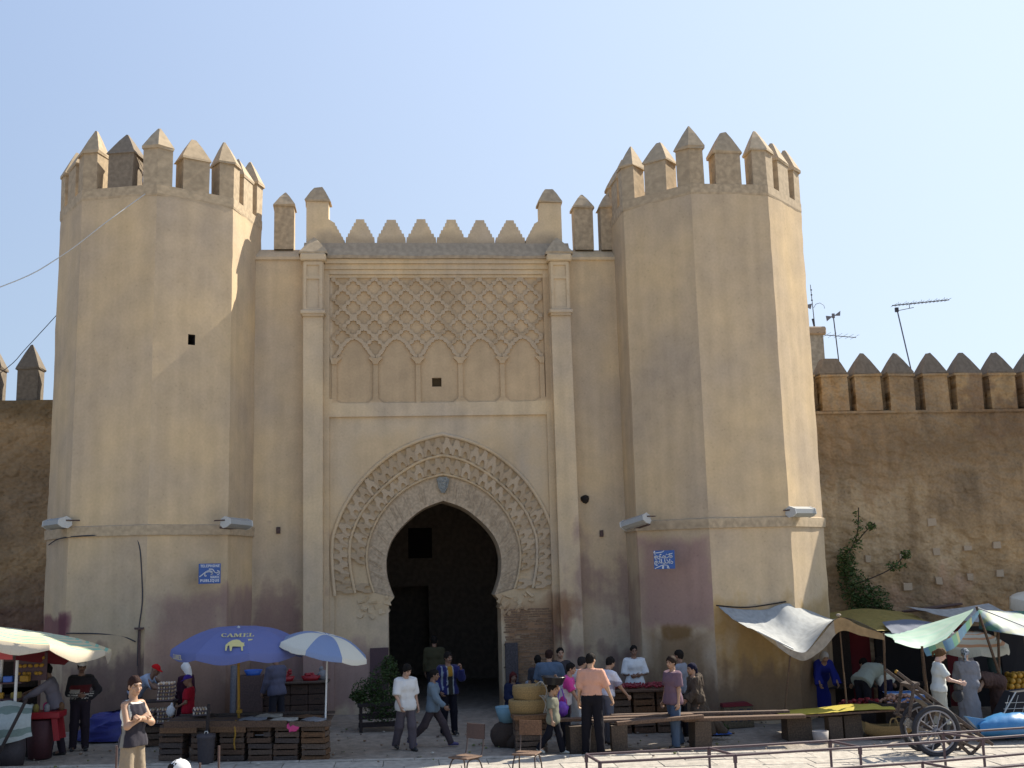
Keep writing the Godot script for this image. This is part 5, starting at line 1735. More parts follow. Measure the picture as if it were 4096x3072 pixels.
func parasols() -> void:
	# blue advertising parasol over the left stall
	var U := thing("parasol", "large blue parasol with yellow camel print over the crate stall", "parasol")
	var xf := tilted(Vector3(-4.14, 0.0, 4.75), -0.02, 0.05)
	var blue: Color = Color(0.12, 0.145, 0.34)
	mat("parasol_blue", blue, 0.75, "fabric_grain", 2.0)
	mats["parasol_blue"].backlight_enabled = true
	mats["parasol_blue"].backlight = Color(0.10, 0.11, 0.22)
	canopy(U, 1.26, 2.40, 2.07, 0.15, 8, xf, [mats["parasol_blue"]], func(_k: int, _t: float, _i: float) -> Color: return Color.WHITE, PI / 8 + 0.12, 0.16, 0.25)
	var yel := mat("print_yellow", Color(0.55, 0.48, 0.20), 0.8)
	parasol_text(U, lettering("CAMEL", 0.135, 0.62, true), 1.26, 2.40, 2.07, xf, PI / 2 - 0.10 + 0.02, 0.60, 0.16, yel)
	parasol_text(U, lettering("CAMEL", 0.085, 0.34, true), 1.26, 2.40, 2.07, xf, PI / 2 + 0.92, 1.0, 0.16, yel, 0.09)
	var st := begin()
	var camel := PackedVector2Array()
	for q in [[-0.22, -0.14], [-0.22, 0.0], [-0.17, 0.07], [-0.10, 0.13], [-0.03, 0.15], [0.03, 0.13], [0.08, 0.06], [0.12, 0.05], [0.15, 0.11], [0.18, 0.15], [0.27, 0.15], [0.27, 0.12], [0.21, 0.105], [0.18, 0.03], [0.13, -0.03], [0.10, -0.05], [0.11, -0.15], [0.08, -0.15], [0.065, -0.05], [-0.09, -0.04], [-0.10, -0.15], [-0.13, -0.15], [-0.15, -0.01], [-0.18, -0.03], [-0.19, -0.14]]: camel.append(Vector2(q[0], q[1]))
	var ci := Geometry2D.triangulate_polygon(camel)
	for i in range(0, ci.size(), 3):
		var a := camel[ci[i]]; var b := camel[ci[i + 1]]; var c := camel[ci[i + 2]]
		if (b - a).cross(c - a) < 0: tri(st, Vector3(a.x, a.y, 0), Vector3(c.x, c.y, 0), Vector3(b.x, b.y, 0))
		else: tri(st, Vector3(a.x, a.y, 0), Vector3(b.x, b.y, 0), Vector3(c.x, c.y, 0))
	parasol_text(U, mesh_of(st), 1.26, 2.40, 2.07, xf, PI / 2 - 0.10, 0.83, 0.16, yel)
	st = begin(); rod(st, Vector3(-4.10, 0.1, 4.75), Vector3(-4.14, 2.36, 4.75), 0.025, -1, 9); make(st, "pole", mats["yellow_paint"], U)
	st = begin(); lathe(st, [Vector2(0.03, 0), Vector2(0.035, 0.03), Vector2(0.0, 0.06)], 7, Vector3(-4.14, 2.40, 4.75)); make(st, "finial", mats["lamp_pale"], U)
	st = begin()
	bevel_box(st, Vector3(-4.10, 0.86, 4.76), Vector3(0.1, 0.07, 0.1), 0.01)
	make(st, "clamp", mats["yellow_paint"], U)
	var Rp := thing("strap", "frayed yellow strap hanging down in front of the crate stall", "strap", Vector3(-4.05, 0, 5.66))
	st = begin(); tube(st, spline([Vector3(0, 0.78, -0.1), Vector3(0.0, 0.70, 0.0), Vector3(0.01, 0.55, 0.01), Vector3(-0.01, 0.42, 0.0), Vector3(0.01, 0.28, 0.01)], 5), [0.02, 0.022, 0.016, 0.02, 0.024, 0.015, 0.02, 0.016, 0.022, 0.014, 0.02, 0.018, 0.014, 0.02, 0.016, 0.012, 0.018, 0.014, 0.016, 0.01, 0.006], 5); make(st, "webbing", mats["yellow_paint"], Rp)
	# white and blue parasol on the crate corner
	U = thing("parasol", "small white and blue panelled parasol beside the camel parasol", "parasol")
	xf = tilted(Vector3(-2.42, 0.0, 5.05), -0.24, 0.05)
	xf.origin += Vector3(-0.55, 0.02, 0)
	mat("parasol_white", Color(0.68, 0.66, 0.56), 0.75, "fabric_grain", 2.0)
	mats["parasol_white"].backlight_enabled = true
	mats["parasol_white"].backlight = Color(0.35, 0.33, 0.27)
	mat("parasol_pale_blue", Color(0.20, 0.27, 0.44), 0.75, "fabric_grain", 2.0)
	mats["parasol_pale_blue"].backlight_enabled = true
	mats["parasol_pale_blue"].backlight = Color(0.12, 0.18, 0.33)
	canopy(U, 0.88, 2.30, 2.04, 0.09, 8, xf, [mats["parasol_white"], mats["parasol_pale_blue"]], func(_k: int, _t: float, _i: float) -> Color: return Color.WHITE, 0.30, 0.10, 0.1)
	st = begin(); rod(st, Vector3(-2.43, 0.70, 5.50), Vector3(-2.42, 2.24, 5.05), 0.017, -1, 9); make(st, "pole", mats["white_paint"], U)
	st = begin(); lathe(st, [Vector2(0.02, 0), Vector2(0.028, 0.03), Vector2(0.0, 0.06)], 7, xf * Vector3(0, 2.27, 0)); make(st, "finial", mats["white_paint"], U)
	# striped parasol at the left edge
	U = thing("parasol", "sunlit cream parasol with thin turquoise stripes at the left edge", "parasol")
	xf = tilted(Vector3(-8.45, 0.0, 4.9), -0.17, -0.06)
	var cream := mat("parasol_cream", Color(0.72, 0.66, 0.50), 0.75, "fabric_grain", 2.0)
	cream.backlight_enabled = true
	cream.backlight = Color(0.45, 0.42, 0.3)
	canopy(U, 1.60, 2.50, 2.36, 0.20, 8, xf, [cream], func(_k: int, t: float, i: float) -> Color:
		if t > 1.0: return Color(0.98, 0.9, 0.86)
		if t < 0.4: return Color(0.86, 0.97, 0.9)
		return Color(0.40, 0.85, 0.82) if posmod(int(t * 24.0 + 0.01), 3) == 1 else (Color(1.0, 0.93, 0.76) if t > 0.6 else Color(0.97, 0.97, 0.86)), 0.25, 0.07, 0.6)
	st = begin(); rod(st, Vector3(-8.47, 0.16, 4.9), Vector3(-8.45, 2.5, 4.9), 0.03, -1, 9); make(st, "pole", mats["white_paint"], U)
	# striped orange one among the right stalls
	U = thing("parasol", "orange and white striped parasol standing under the green tarpaulin", "parasol")
	xf = tilted(Vector3(12.0, 0.0, 1.7), 0.0, 0.06)
	canopy(U, 0.88, 1.72, 1.42, 0.16, 8, xf, [mats["parasol_white"]], func(_k: int, t: float, _i: float) -> Color:
		return Color(1.0, 0.55, 0.34) if posmod(int(t * 12.0 + 0.01), 3) == 1 and t < 1.0 or t > 1.0 and false else Color(1.1, 1.05, 0.95), 0.2, 0.10, 0.2)
	st = begin(); rod(st, Vector3(11.9, -0.2, 1.7), Vector3(12.0, 1.7, 1.7), 0.022, -1, 8); make(st, "pole", mats["pole_wood"], U)
	# white one at the right edge, close to the wall
	U = thing("parasol", "plain white parasol against the town wall at the right edge", "parasol")
	xf = tilted(Vector3(14.75, 0.0, 0.6), 0.0, 0.10)
	canopy(U, 1.05, 2.55, 2.42, 0.30, 6, xf, [mats["parasol_white"]], func(_k: int, _t: float, _i: float) -> Color: return Color.WHITE, 0.1, 0.06, 0.1)
	st = begin(); rod(st, Vector3(14.75, -0.2, 0.6), Vector3(14.75, 2.5, 0.6), 0.022, -1, 8); make(st, "pole", mats["pole_wood"], U)

func left_stall() -> void:
	var W := ["crate_a", "crate_b", "crate_c"]
	var spots := [[-5.20, 5.22], [-4.62, 5.32], [-4.10, 5.42], [-3.58, 5.52], [-3.09, 5.60], [-2.58, 5.68]]
	var names := ["dark leftmost crate of the stall's front row, ", "crate behind the dark lidded bucket, ", "crate under the yellow strap, ", "crate with a broken slat, third from the right end, ", "crate under the pink rag, ", "reddish end crate below the white parasol pole, "]
	for k in 6:
		for lev in 2:
			var x: float = spots[k][0] + rng.randf_range(-0.02, 0.02)
			var z: float = spots[k][1]
			var c := crate(names[k] + ("upper one" if lev else "on the ground"), Vector3(x, gy(x, z) + 0.315 * lev, z - 0.02), -0.17 + rng.randf_range(-0.05, 0.05), Vector3(0.44, 0.30, 0.34), 3, W if k < 5 else ["crate_d", "crate_b"], "crates under the left stall", 1 if k == 3 and lev == 1 else -1)
	var T := thing("market_table", "low plank stall table laid across the row of wooden crates", "table")
	var yb := gy(-4, 5) + 0.635
	for k in 6:
		var a := Vector3(-5.38, yb + 0.02, 5.28 - 0.2 * k)
		var b := Vector3(-2.34, yb + 0.0, 5.84 - 0.2 * k)
		plank("plank", a, b, 0.185, 0.03, "crate_%s" % "abc"[k % 3], T)
	plank("front_board", Vector3(-5.36, yb + 0.03, 5.42), Vector3(-3.1, yb + 0.01, 5.84), 0.025, 0.12, "crate_a", T)
	plank("front_board", Vector3(-5.44, yb - 0.075, 5.40), Vector3(-4.75, yb - 0.08, 5.53), 0.03, 0.10, "crate_d", T)
	plank("front_board", Vector3(-4.5, yb - 0.07, 5.58), Vector3(-3.85, yb - 0.08, 5.70), 0.03, 0.10, "crate_d", T)
	plank("front_board", Vector3(-3.05, yb - 0.0, 5.84), Vector3(-2.3, yb + 0.0, 5.96), 0.03, 0.10, "crate_b", T)
	plank("back_rail", Vector3(-5.3, yb + 0.05, 4.25), Vector3(-2.30, yb + 0.07, 4.80), 0.06, 0.05, "crate_c", T)
	# scraps lying on it
	var tones := [["torn grey card scrap in the middle of the plank table", Vector3(-3.75, 0, 5.35), "paper_grey"], ["crumpled pale paper at the front edge of the plank table", Vector3(-3.15, 0, 5.62), "paper_pale"], ["flattened carton near the right end of the plank table", Vector3(-2.75, 0, 5.35), "crate_d"], ["silvery rag draped over the plank table's right corner", Vector3(-2.62, 0, 5.78), "paper_grey"], ["dirty white cardboard sheet behind the yellow pole on the plank table", Vector3(-3.5, 0, 4.95), "paper_pale"]]
	for k in 5:
		var o := thing("cardboard_scrap", tones[k][0], "scrap", tones[k][1] + Vector3(0, yb + 0.045, 0), rng.randf_range(-0.4, 0.4))
		cloth("sheet", [[Vector3(-0.25, 0.02, -0.12), Vector3(-0.05, 0.05, -0.14), Vector3(0.2, 0.01, -0.1)], [Vector3(-0.27, 0.0, 0.0), Vector3(0, 0.03, 0.02), Vector3(0.25, 0.04, 0.0)], [Vector3(-0.2, 0.03, 0.13), Vector3(0.03, 0.0, 0.15), Vector3(0.2, 0.0, 0.1)]], 4, 4, mats[tones[k][2]], o, 0.05, none, 7.0)
	var o := thing("rag", "bright pink rag hanging off the front of the plank table", "rag", Vector3(-2.98, yb - 0.06, 5.86))
	cloth("cloth", [[Vector3(-0.1, 0.08, -0.08), Vector3(0.1, 0.08, -0.06)], [Vector3(-0.12, 0.02, 0.02), Vector3(0.11, 0.03, 0.02)], [Vector3(-0.06, -0.06, 0.03), Vector3(0.06, -0.05, 0.03)]], 6, 5, mats["pink"], o, 0.06, none, 9.0)
	o = thing("bucket", "dark lidded bucket in front of the crates", "bucket", Vector3(-4.50, gy(-4.5, 6.0) + 0.03, 6.02))
	var st := begin(); lathe(st, [Vector2(0, 0), Vector2(0.13, 0), Vector2(0.135, 0.02), Vector2(0.155, 0.44)], 18); make(st, "body", mats["dark_barrel"], o)
	st = begin(); lathe(st, [Vector2(0.165, 0.43), Vector2(0.17, 0.45), Vector2(0.165, 0.50), Vector2(0.05, 0.515), Vector2(0, 0.515)], 18); make(st, "lid", mats["dark_barrel"], o)
	st = begin(); tube(st, [Vector3(-0.03, 0.51, 0), Vector3(-0.02, 0.55, 0), Vector3(0.02, 0.55, 0), Vector3(0.03, 0.51, 0)], 0.01, 5); make(st, "lid_handle", mats["lamp_pale"], o)
	o = thing("wooden_post", "dark slanting wooden stake rising behind the lidded bucket", "post", Vector3(-4.56, gy(-4.5, 5.7), 5.72))
	st = begin(); rod(st, Vector3(0, 0, 0), Vector3(0.05, 1.02, 0), 0.035, 0.03, 6); make(st, "stake", mats["dark_wood"], o)
	# eggs on trays behind
	var E := thing("egg_stand", "stand of stacked crates carrying egg trays by the left tower", "stand", Vector3(-5.85, gy(-5.8, 3.5), 3.55), 0.05)
	crate_parts(0.8, 0.36, 0.4, 3, 0.02, ["crate_b", "crate_a"], E)
	st = begin(); box(st, Vector3(0, 0.38, 0), Vector3(0.95, 0.03, 0.5), Basis(), 0.004); make(st, "top_board", mats["dark_wood"], E)
	st = begin(); box(st, Vector3(0.0, 0.83, -0.05), Vector3(0.7, 0.025, 0.45), Basis(), 0.004); rod(st, Vector3(-0.33, 0.38, 0.15), Vector3(-0.33, 0.83, 0.15), 0.02); rod(st, Vector3(0.33, 0.38, 0.15), Vector3(0.33, 0.83, 0.15), 0.02); make(st, "shelf", mats["dark_wood"], E)
	var ty := [["egg tray on top of the egg stand, highest of the upper stack", 0.15, 1.13], ["egg tray second from the top of the upper stack", 0.15, 1.06], ["egg tray in the middle of the upper stack", 0.15, 0.99], ["egg tray fourth down in the upper stack", 0.15, 0.92], ["lowest egg tray of the upper stack on the shelf", 0.15, 0.845], ["highest egg tray of the lower right stack", 0.16, 0.64], ["egg tray second down in the lower right stack", 0.16, 0.57], ["egg tray third down in the lower right stack", 0.16, 0.50], ["egg tray at the foot of the lower right stack", 0.16, 0.42], ["highest egg tray of the lower left stack", -0.2, 0.64], ["egg tray second down in the lower left stack", -0.2, 0.57], ["egg tray third down in the lower left stack", -0.2, 0.50], ["egg tray at the foot of the lower left stack", -0.2, 0.42]]
	var tray: Node3D
	for k in ty.size():
		var at := Vector3(-5.85 + ty[k][1] + rng.randf_range(-0.015, 0.015), gy(-5.8, 3.5) + ty[k][2], 3.55 + rng.randf_range(-0.02, 0.02) + (0.0 if ty[k][2] > 0.8 else 0.08))
		if k == 0:
			tray = thing("egg_tray", ty[0][0], "egg tray", at, 0.0, "egg trays by the left tower")
			st = begin()
			box(st, Vector3(0, 0.012, 0), Vector3(0.32, 0.024, 0.32), Basis(), 0.003)
			make(st, "tray", mats["tray_grey"], tray)
			st = begin()
			for i in 6:
				for j in 6:
					tint = Color(1, 1, 1) if rng.randf() < 0.6 else Color(0.9, 0.7, 0.5)
					blob(st, Vector3(-0.13 + 0.052 * i, 0.04, -0.13 + 0.052 * j), Vector3(0.021, 0.027, 0.021), 6, 4)
			tint = Color.WHITE
			make(st, "eggs", mats["egg"], tray).set_meta("kind", "stuff")
		else: dup(tray, ty[k][0], at, rng.randf_range(-0.06, 0.06))
	var at2 := Vector3(-4.85, gy(-4.8, 4.5) + 0.70, 4.55)
	dup(tray, "lower egg tray of the pair beside the child in red", at2, 0.2)
	dup(tray, "upper egg tray of the pair beside the child in red", at2 + Vector3(0.01, 0.07, 0), 0.25)
	# second stall at the foot of the pilaster
	T = thing("stall_counter", "dark wooden drawer counter at the foot of the left pilaster", "counter", Vector3(-3.42, gy(-3.4, 1.6), 1.75))
	for i in 4:
		for j in 4:
			st = begin(); bevel_box(st, Vector3(-0.57 + 0.38 * i, 0.13 + 0.22 * j, 0), Vector3(0.37, 0.205, 0.5), 0.008); make(st, "drawer", mats["counter_%s" % "ab"[(i + j) % 2]], T)
			st = begin(); box(st, Vector3(-0.57 + 0.38 * i, 0.14 + 0.22 * j, 0.25), Vector3(0.12, 0.018, 0.012)); make(st, "pull", mats["dark_hole"], T)
	st = begin(); bevel_box(st, Vector3(0, 0.93, 0.02), Vector3(1.64, 0.045, 0.62), 0.01); make(st, "top", mats["old_wood"], T)
	for k in 2:
		o = thing("red_basket", ["heaped red basket behind the man under the camel parasol", "low red basket beside the grey bag on the counter"][k], "basket", Vector3([-3.55, -3.0][k], gy(-3.4, 1.6) + 0.955, 1.8))
		st = begin(); lathe(st, [Vector2(0, 0), Vector2(0.15, 0), Vector2(0.19, 0.10), Vector2(0.17, 0.10), Vector2(0.14, 0.02), Vector2(0, 0.02)], 14, Vector3(), Basis.from_scale(Vector3(1.1, 1, 0.8))); make(st, "tub", mats["red_plastic"], o)
		st = begin()
		for i in 26: blob(st, Vector3(rng.randf_range(-0.14, 0.14), 0.09 + rng.randf() * (0.14 if k == 0 else 0.05), rng.randf_range(-0.1, 0.1)), Vector3(0.03, 0.03, 0.03), 6, 4)
		make(st, "contents", mats["red_plastic"], o)
	o = thing("bag", "small grey bag on the counter by the left pilaster", "bag", Vector3(-2.75, gy(-2.8, 1.6) + 0.955, 1.7))
	st = begin(); blob(st, Vector3(0, 0.1, 0), Vector3(0.12, 0.12, 0.1), 9, 6, Basis(), 0.12); blob(st, Vector3(-0.03, 0.24, 0), Vector3(0.05, 0.06, 0.04), 7, 5, Basis(), 0.1); make(st, "sack", mats["paper_grey"], o)
	o = thing("basin", "bright blue plastic basin held up beside the man under the parasol", "basin", Vector3(-4.22, gy(-4.2, 2.0) + 1.12, 1.9), 0.0)
	st = begin(); lathe(st, [Vector2(0, 0), Vector2(0.13, 0), Vector2(0.19, 0.10), Vector2(0.20, 0.10), Vector2(0.14, -0.01)], 16); make(st, "bowl", mats["blue_plastic"], o)
	T = thing("stall_stack", "stack of brown crates under the blue basin", "crates", Vector3(-4.25, gy(-4.2, 2.0), 1.9))
	crate_parts(0.5, 0.36, 0.4, 3, 0.02, W, T)
	st = begin(); box(st, Vector3(0, 0.74, 0), Vector3(0.5, 0.74, 0.4), Basis(), 0.01); make(st, "carton", mats["rust"], T)
	o = thing("ground_sheet", "rumpled grey sheet on a low heap behind the plank table", "sheet", Vector3(-4.0, gy(-4, 3.6), 3.3))
	cloth("sheet", [[Vector3(-1.0, 0.02, -0.5), Vector3(-0.3, 0.18, -0.5), Vector3(0.4, 0.35, -0.4), Vector3(1.0, 0.05, -0.4)], [Vector3(-1.1, 0.25, 0.0), Vector3(-0.3, 0.48, 0.0), Vector3(0.4, 0.42, 0.0), Vector3(1.0, 0.35, 0.0)], [Vector3(-1.0, 0.02, 0.4), Vector3(-0.3, 0.1, 0.45), Vector3(0.4, 0.1, 0.4), Vector3(1.0, 0.02, 0.4)]], 6, 6, mats["paper_grey"], o, 0.08)
	# blue bundle at the tower foot
	o = thing("tarpaulin_bundle", "lumpy bundle under blue plastic sheeting at the left tower foot", "bundle", Vector3(-6.85, gy(-6.9, 2.6), 2.95))
	st = begin()
	soft.frequency = 1.6
	var bp: Array = []
	for i in 15:
		var row: Array = []
		for j in 25:
			var a := TAU * j / 24.0
			var t := i / 14.0
			var r := Vector3(cos(a) * 0.72, 0, sin(a) * 0.45) * sqrt(1.0 - pow(t, 2.2))
			var p := r + Vector3(0, 0.56 * t, 0)
			p += Vector3(cos(a), 0.6, sin(a)) * (0.13 * soft.get_noise_3d(p.x * 2.0, p.y * 2.5, p.z * 2.0) + 0.05 * soft.get_noise_3d(p.x * 7.0, p.y * 6.0, p.z * 7.0)) * (1.0 if j < 24 else 1.0)
			p.y = maxf(0.0, p.y)
			row.append(p)
		row[24] = row[0]
		bp.append(row)
	st.set_smooth_group(1)
	for i in 14:
		for j in 24: quad(st, bp[i][j + 1], bp[i][j], bp[i + 1][j], bp[i + 1][j + 1])
	make(st, "sheeting", mats["blue_tarp"], o)

func far_left_stall() -> void:
	var S := thing("market_stall", "cluttered stall with a white post and red cloth at the left edge", "stall", Vector3(-8.0, gy(-8, 5.3), 5.3))
	var st := begin(); rod(st, Vector3(0, 0, 0.2), Vector3(0.02, 2.08, 0.2), 0.028, -1, 8); make(st, "post", mats["white_paint"], S)
	cloth("red_awning", [[Vector3(-0.9, 2.32, 0.35), Vector3(-0.4, 2.33, 0.36), Vector3(0.0, 2.26, 0.35)], [Vector3(-0.9, 2.05, 0.5), Vector3(-0.4, 2.05, 0.5), Vector3(0.02, 2.0, 0.48)], [Vector3(-0.9, 1.88, 0.48), Vector3(-0.4, 1.88, 0.5), Vector3(0.02, 1.86, 0.46)]], 6, 5, mats["red_cloth"], S, 0.03)
	cloth("red_side_cloth", [[Vector3(0.0, 2.22, 0.3), Vector3(0.35, 2.0, -0.3), Vector3(0.68, 1.84, -0.8)], [Vector3(0.02, 2.0, 0.3), Vector3(0.35, 1.84, -0.3), Vector3(0.66, 1.72, -0.75)], [Vector3(0.02, 1.84, 0.3), Vector3(0.3, 1.74, -0.3), Vector3(0.6, 1.66, -0.7)]], 6, 5, mats["dark_red_cloth"], S, 0.05)
	st = begin(); box(st, Vector3(-0.45, 0.82, -0.1), Vector3(0.9, 0.04, 0.9), Basis(), 0.006); box(st, Vector3(-0.45, 1.12, -0.2), Vector3(0.9, 0.03, 0.5)); box(st, Vector3(-0.45, 1.40, -0.3), Vector3(0.9, 0.03, 0.4)); make(st, "shelves", mats["plum_paint"], S)
	st = begin(); box(st, Vector3(-0.4, 0.42, -0.75), Vector3(1.0, 1.7, 0.04)); box(st, Vector3(-0.4, 1.45, -0.75), Vector3(1.0, 0.6, 0.04)); make(st, "back_panel", mats["dark_wood"], S)
	# goods with yellow wrappers
	for k in 9:
		st = begin()
		bevel_box(st, Vector3(0, 0, 0), Vector3(0.16, 0.11, 0.12), 0.01, Basis(Vector3.UP, rng.randf_range(-0.2, 0.2)))
		make(st, "packet", mats[["yellow_paint", "blue_plastic", "paper_pale", "olive_cloth"][k % 4]], S, Vector3(-0.75 + 0.1 * k, [0.90, 1.19, 1.47][k % 3], 0.12 - 0.15 * (k % 3)))
	var o := thing("goods_rack", "dark hanging rack with rows of yellow packets at the left edge", "rack", Vector3(-7.9, gy(-8, 5) + 1.55, 5.0))
	st = begin(); box(st, Vector3(0.0, 0.12, 0), Vector3(0.6, 0.5, 0.03)); make(st, "board", mats["plum_paint"], o)
	st = begin()
	for i in 3:
		for j in 5:
			blob(st, Vector3(-0.2 + 0.1 * j + rng.randf_range(-0.02, 0.02), 0.28 - 0.14 * i, 0.03), Vector3(0.05, 0.035, 0.02), 6, 4, Basis(Vector3(0, 0, 1), rng.randf_range(-0.4, 0.4)))
	make(st, "packets", mats["yellow_paint"], o)
	o = thing("red_cart", "red painted handcart with bottles of sweets in front of the man in grey", "cart", Vector3(-7.62, gy(-7.6, 4.9), 4.9))
	st = begin(); bevel_box(st, Vector3(0, 0.80, 0), Vector3(0.62, 0.12, 0.5), 0.015); make(st, "tray", mats["red_plastic"], o)
	for z in [0.18, -0.18]:
		st = begin(); box(st, Vector3(0.24, 0.55, z), Vector3(0.1, 0.42, 0.06), Basis(Vector3(0, 0, 1), 0.15)); make(st, "leg", mats["red_plastic"], o)
	st = begin(); lathe(st, [Vector2(0, 0), Vector2(0.2, 0), Vector2(0.27, 0.68), Vector2(0, 0.70)], 14, Vector3(-0.08, 0.02, 0)); make(st, "drum", mats["dark_barrel_red"], o)
	for k in 6:
		st = begin(); lathe(st, [Vector2(0, 0), Vector2(0.05, 0), Vector2(0.055, 0.1), Vector2(0.025, 0.14), Vector2(0, 0.15)], 8); make(st, "jar", mats[["paper_pale", "olive_cloth", "pink", "paper_grey", "blue_plastic", "crate_d"][k]], o, Vector3(-0.24 + 0.1 * k, 0.86, rng.randf_range(-0.15, 0.15)))
	o = thing("barrel", "grey brown barrel at the foot of the left edge stall", "barrel", Vector3(-8.0, gy(-8, 5.6), 5.55))
	st = begin(); lathe(st, [Vector2(0, 0), Vector2(0.22, 0), Vector2(0.25, 0.25), Vector2(0.23, 0.5), Vector2(0, 0.5)], 14); make(st, "staves", mats["dark_barrel"], o)
	o = thing("drape", "white and green plastic drape over the front of the left edge stall", "drape", Vector3(-8.0, gy(-8, 5.7), 5.75))
	cloth("sheet", [[Vector3(-0.5, 1.05, -0.2), Vector3(-0.1, 1.12, -0.2), Vector3(0.32, 1.02, -0.25)], [Vector3(-0.5, 0.75, 0.05), Vector3(-0.05, 0.78, 0.1), Vector3(0.38, 0.8, 0.0)], [Vector3(-0.5, 0.3, 0.1), Vector3(-0.05, 0.4, 0.12), Vector3(0.42, 0.52, 0.02)]], 8, 6, mats["drape_pale"], o, 0.06, func(u: float, v: float) -> Color: return Color(0.45, 0.55, 0.5) if int(v * 6.0) % 3 == 1 else Color(1, 1, 0.98))
	o = thing("board", "bright white board leaning in the bottom left corner", "board", Vector3(-8.22, gy(-8, 6.3), 6.35), 0.2)
	st = begin(); box(st, Vector3(0, 0.42, 0), Vector3(0.5, 0.85, 0.03), Basis(Vector3.RIGHT, -0.12)); make(st, "panel", mats["white_paint"], o)
	o = thing("wooden_pole", "dark leaning handle in front of the white drape", "pole", Vector3(-8.05, gy(-8, 6.1), 6.1))
	st = begin(); tube(st, [Vector3(-0.08, 0, 0.15), Vector3(0.15, 0.55, 0.0), Vector3(0.42, 1.18, -0.1)], 0.03, 7); make(st, "shaft", mats["dark_wood"], o)

func centre_stalls() -> void:
	# baskets, crates left of the bench
	var C := crate("upper crate under the straw baskets", Vector3(1.42, gy(1.4, 5.2) + 0.31, 5.1), 0.03, Vector3(0.62, 0.30, 0.42), 3, ["crate_b", "crate_a"], "crates under the straw baskets")
	crate("grey lower crate under the straw baskets", Vector3(1.42, gy(1.4, 5.2), 5.1), -0.05, Vector3(0.60, 0.30, 0.42), 3, ["crate_c", "crate_b"], "crates under the straw baskets")
	plank("top_board", Vector3(-0.36, 0.34, 0.1), Vector3(0.36, 0.34, 0.1), 0.5, 0.09, "crate_d", C)
	for k in 2:
		var o := thing("straw_basket", ["large flat straw basket on the crates", "torn straw basket with loose ropes on top of the other"][k], "basket", Vector3(1.40 + 0.03 * k, gy(1.4, 5.2) + 0.69 + 0.26 * k, 5.1))
		var st := begin()
		var pf: Array = []
		for j in 9:
			var t := j / 8.0
			pf.append(Vector2(0.30 + 0.05 * sin(t * 2.4) + (0.006 if j % 2 else 0.0), t * 0.27))
		pf.push_front(Vector2(0, 0))
		pf.append(Vector2(0.30, 0.26)); pf.append(Vector2(0.0, 0.2))
		lathe(st, pf, 20, Vector3(), Basis.from_scale(Vector3(1.15 - 0.15 * k, 1, 0.72)), 0.04)
		make(st, "weave", mats["straw"], o)
		st = begin()
		for i in 3: tube(st, spline([Vector3(0.1 + 0.08 * i, 0.25, 0.1), Vector3(0.2 + 0.06 * i, 0.34, 0.2), Vector3(0.3 + 0.04 * i, 0.2, 0.24), Vector3(0.26 + 0.03 * i, 0.02, 0.26)], 4), 0.012, 5)
		make(st, "rope", mats["paper_pale"], o)
	for k in 2:
		var o := thing("palm_stalk", ["short straw stalk sticking out of the torn basket", "bent straw handle flap beside the boy's head"][k], "stalk", Vector3(1.62 + 0.14 * k, gy(1.4, 5.2) + 1.2, 5.1))
		var st := begin(); box(st, Vector3(0, 0.03, 0), Vector3(0.22, 0.03, 0.05), Basis(Vector3(0, 0, 1), -0.6 + 1.3 * k), 0.006); make(st, "stalk", mats["straw"], o)
	var o := thing("sack", "pale blue sack on a dark heap left of the straw baskets", "sack", Vector3(1.02, gy(0.8, 4.6) + 0.46, 4.6))
	var st := begin(); lathe(st, [Vector2(0, 0), Vector2(0.14, 0.0), Vector2(0.2, 0.14), Vector2(0.24, 0.30), Vector2(0.2, 0.30), Vector2(0, 0.24)], 13, Vector3(), Basis(), 0.06); make(st, "bag", mats["pale_blue_cloth"], o)
	o = thing("sacking_heap", "dark brown heap of sacking beneath the pale blue sack", "heap", Vector3(0.98, gy(0.9, 4.6), 4.6))
	st = begin(); blob(st, Vector3(0, 0.22, 0), Vector3(0.3, 0.28, 0.25), 12, 8, Basis(), 0.1); blob(st, Vector3(0.16, 0.12, 0.1), Vector3(0.2, 0.2, 0.2), 10, 6, Basis(), 0.1); make(st, "sacking", mats["bark"], o)
	# plank bench
	var B := thing("plank_bench", "long low bench of rough planks on stacked blocks behind the man in peach", "bench", Vector3(0, 0, 0))
	var yb := gy(3.5, 5.3)
	plank("plank", Vector3(1.80, yb + 0.60, 5.22), Vector3(4.6, yb + 0.585, 5.1), 0.2, 0.06, "plank_a", B)
	plank("plank", Vector3(2.55, yb + 0.58, 5.42), Vector3(4.65, yb + 0.56, 5.34), 0.19, 0.05, "plank_b", B)
	plank("plank", Vector3(3.0, yb + 0.54, 5.6), Vector3(4.7, yb + 0.60, 5.5), 0.12, 0.07, "plank_a", B)
	plank("plank", Vector3(3.0, yb + 0.62, 5.0), Vector3(6.6, yb + 0.55, 4.85), 0.14, 0.05, "plank_b", B)
	plank("plank", Vector3(4.35, yb + 0.52, 5.25), Vector3(6.85, yb + 0.47, 5.0), 0.2, 0.07, "plank_a", B)
	for p in [[2.38, 5.36, 0.55, 0.42], [3.07, 5.45, 0.30, 0.40], [4.72, 5.15, 0.34, 0.36]]:
		st = begin()
		var hh: float = 0.49
		box(st, Vector3(p[0], gy(p[0], p[1]) + hh / 2, p[1]), Vector3(p[2], hh, p[3]), Basis(Vector3.UP, rng.randf_range(-0.1, 0.1)), 0.02)
		make(st, "block", mats["block_wood"], B)
	# red goods table
	var T := thing("market_table", "crate table spread with dark red fruit in front of the vendor", "table", Vector3(4.0, gy(4, 3.2), 3.2))
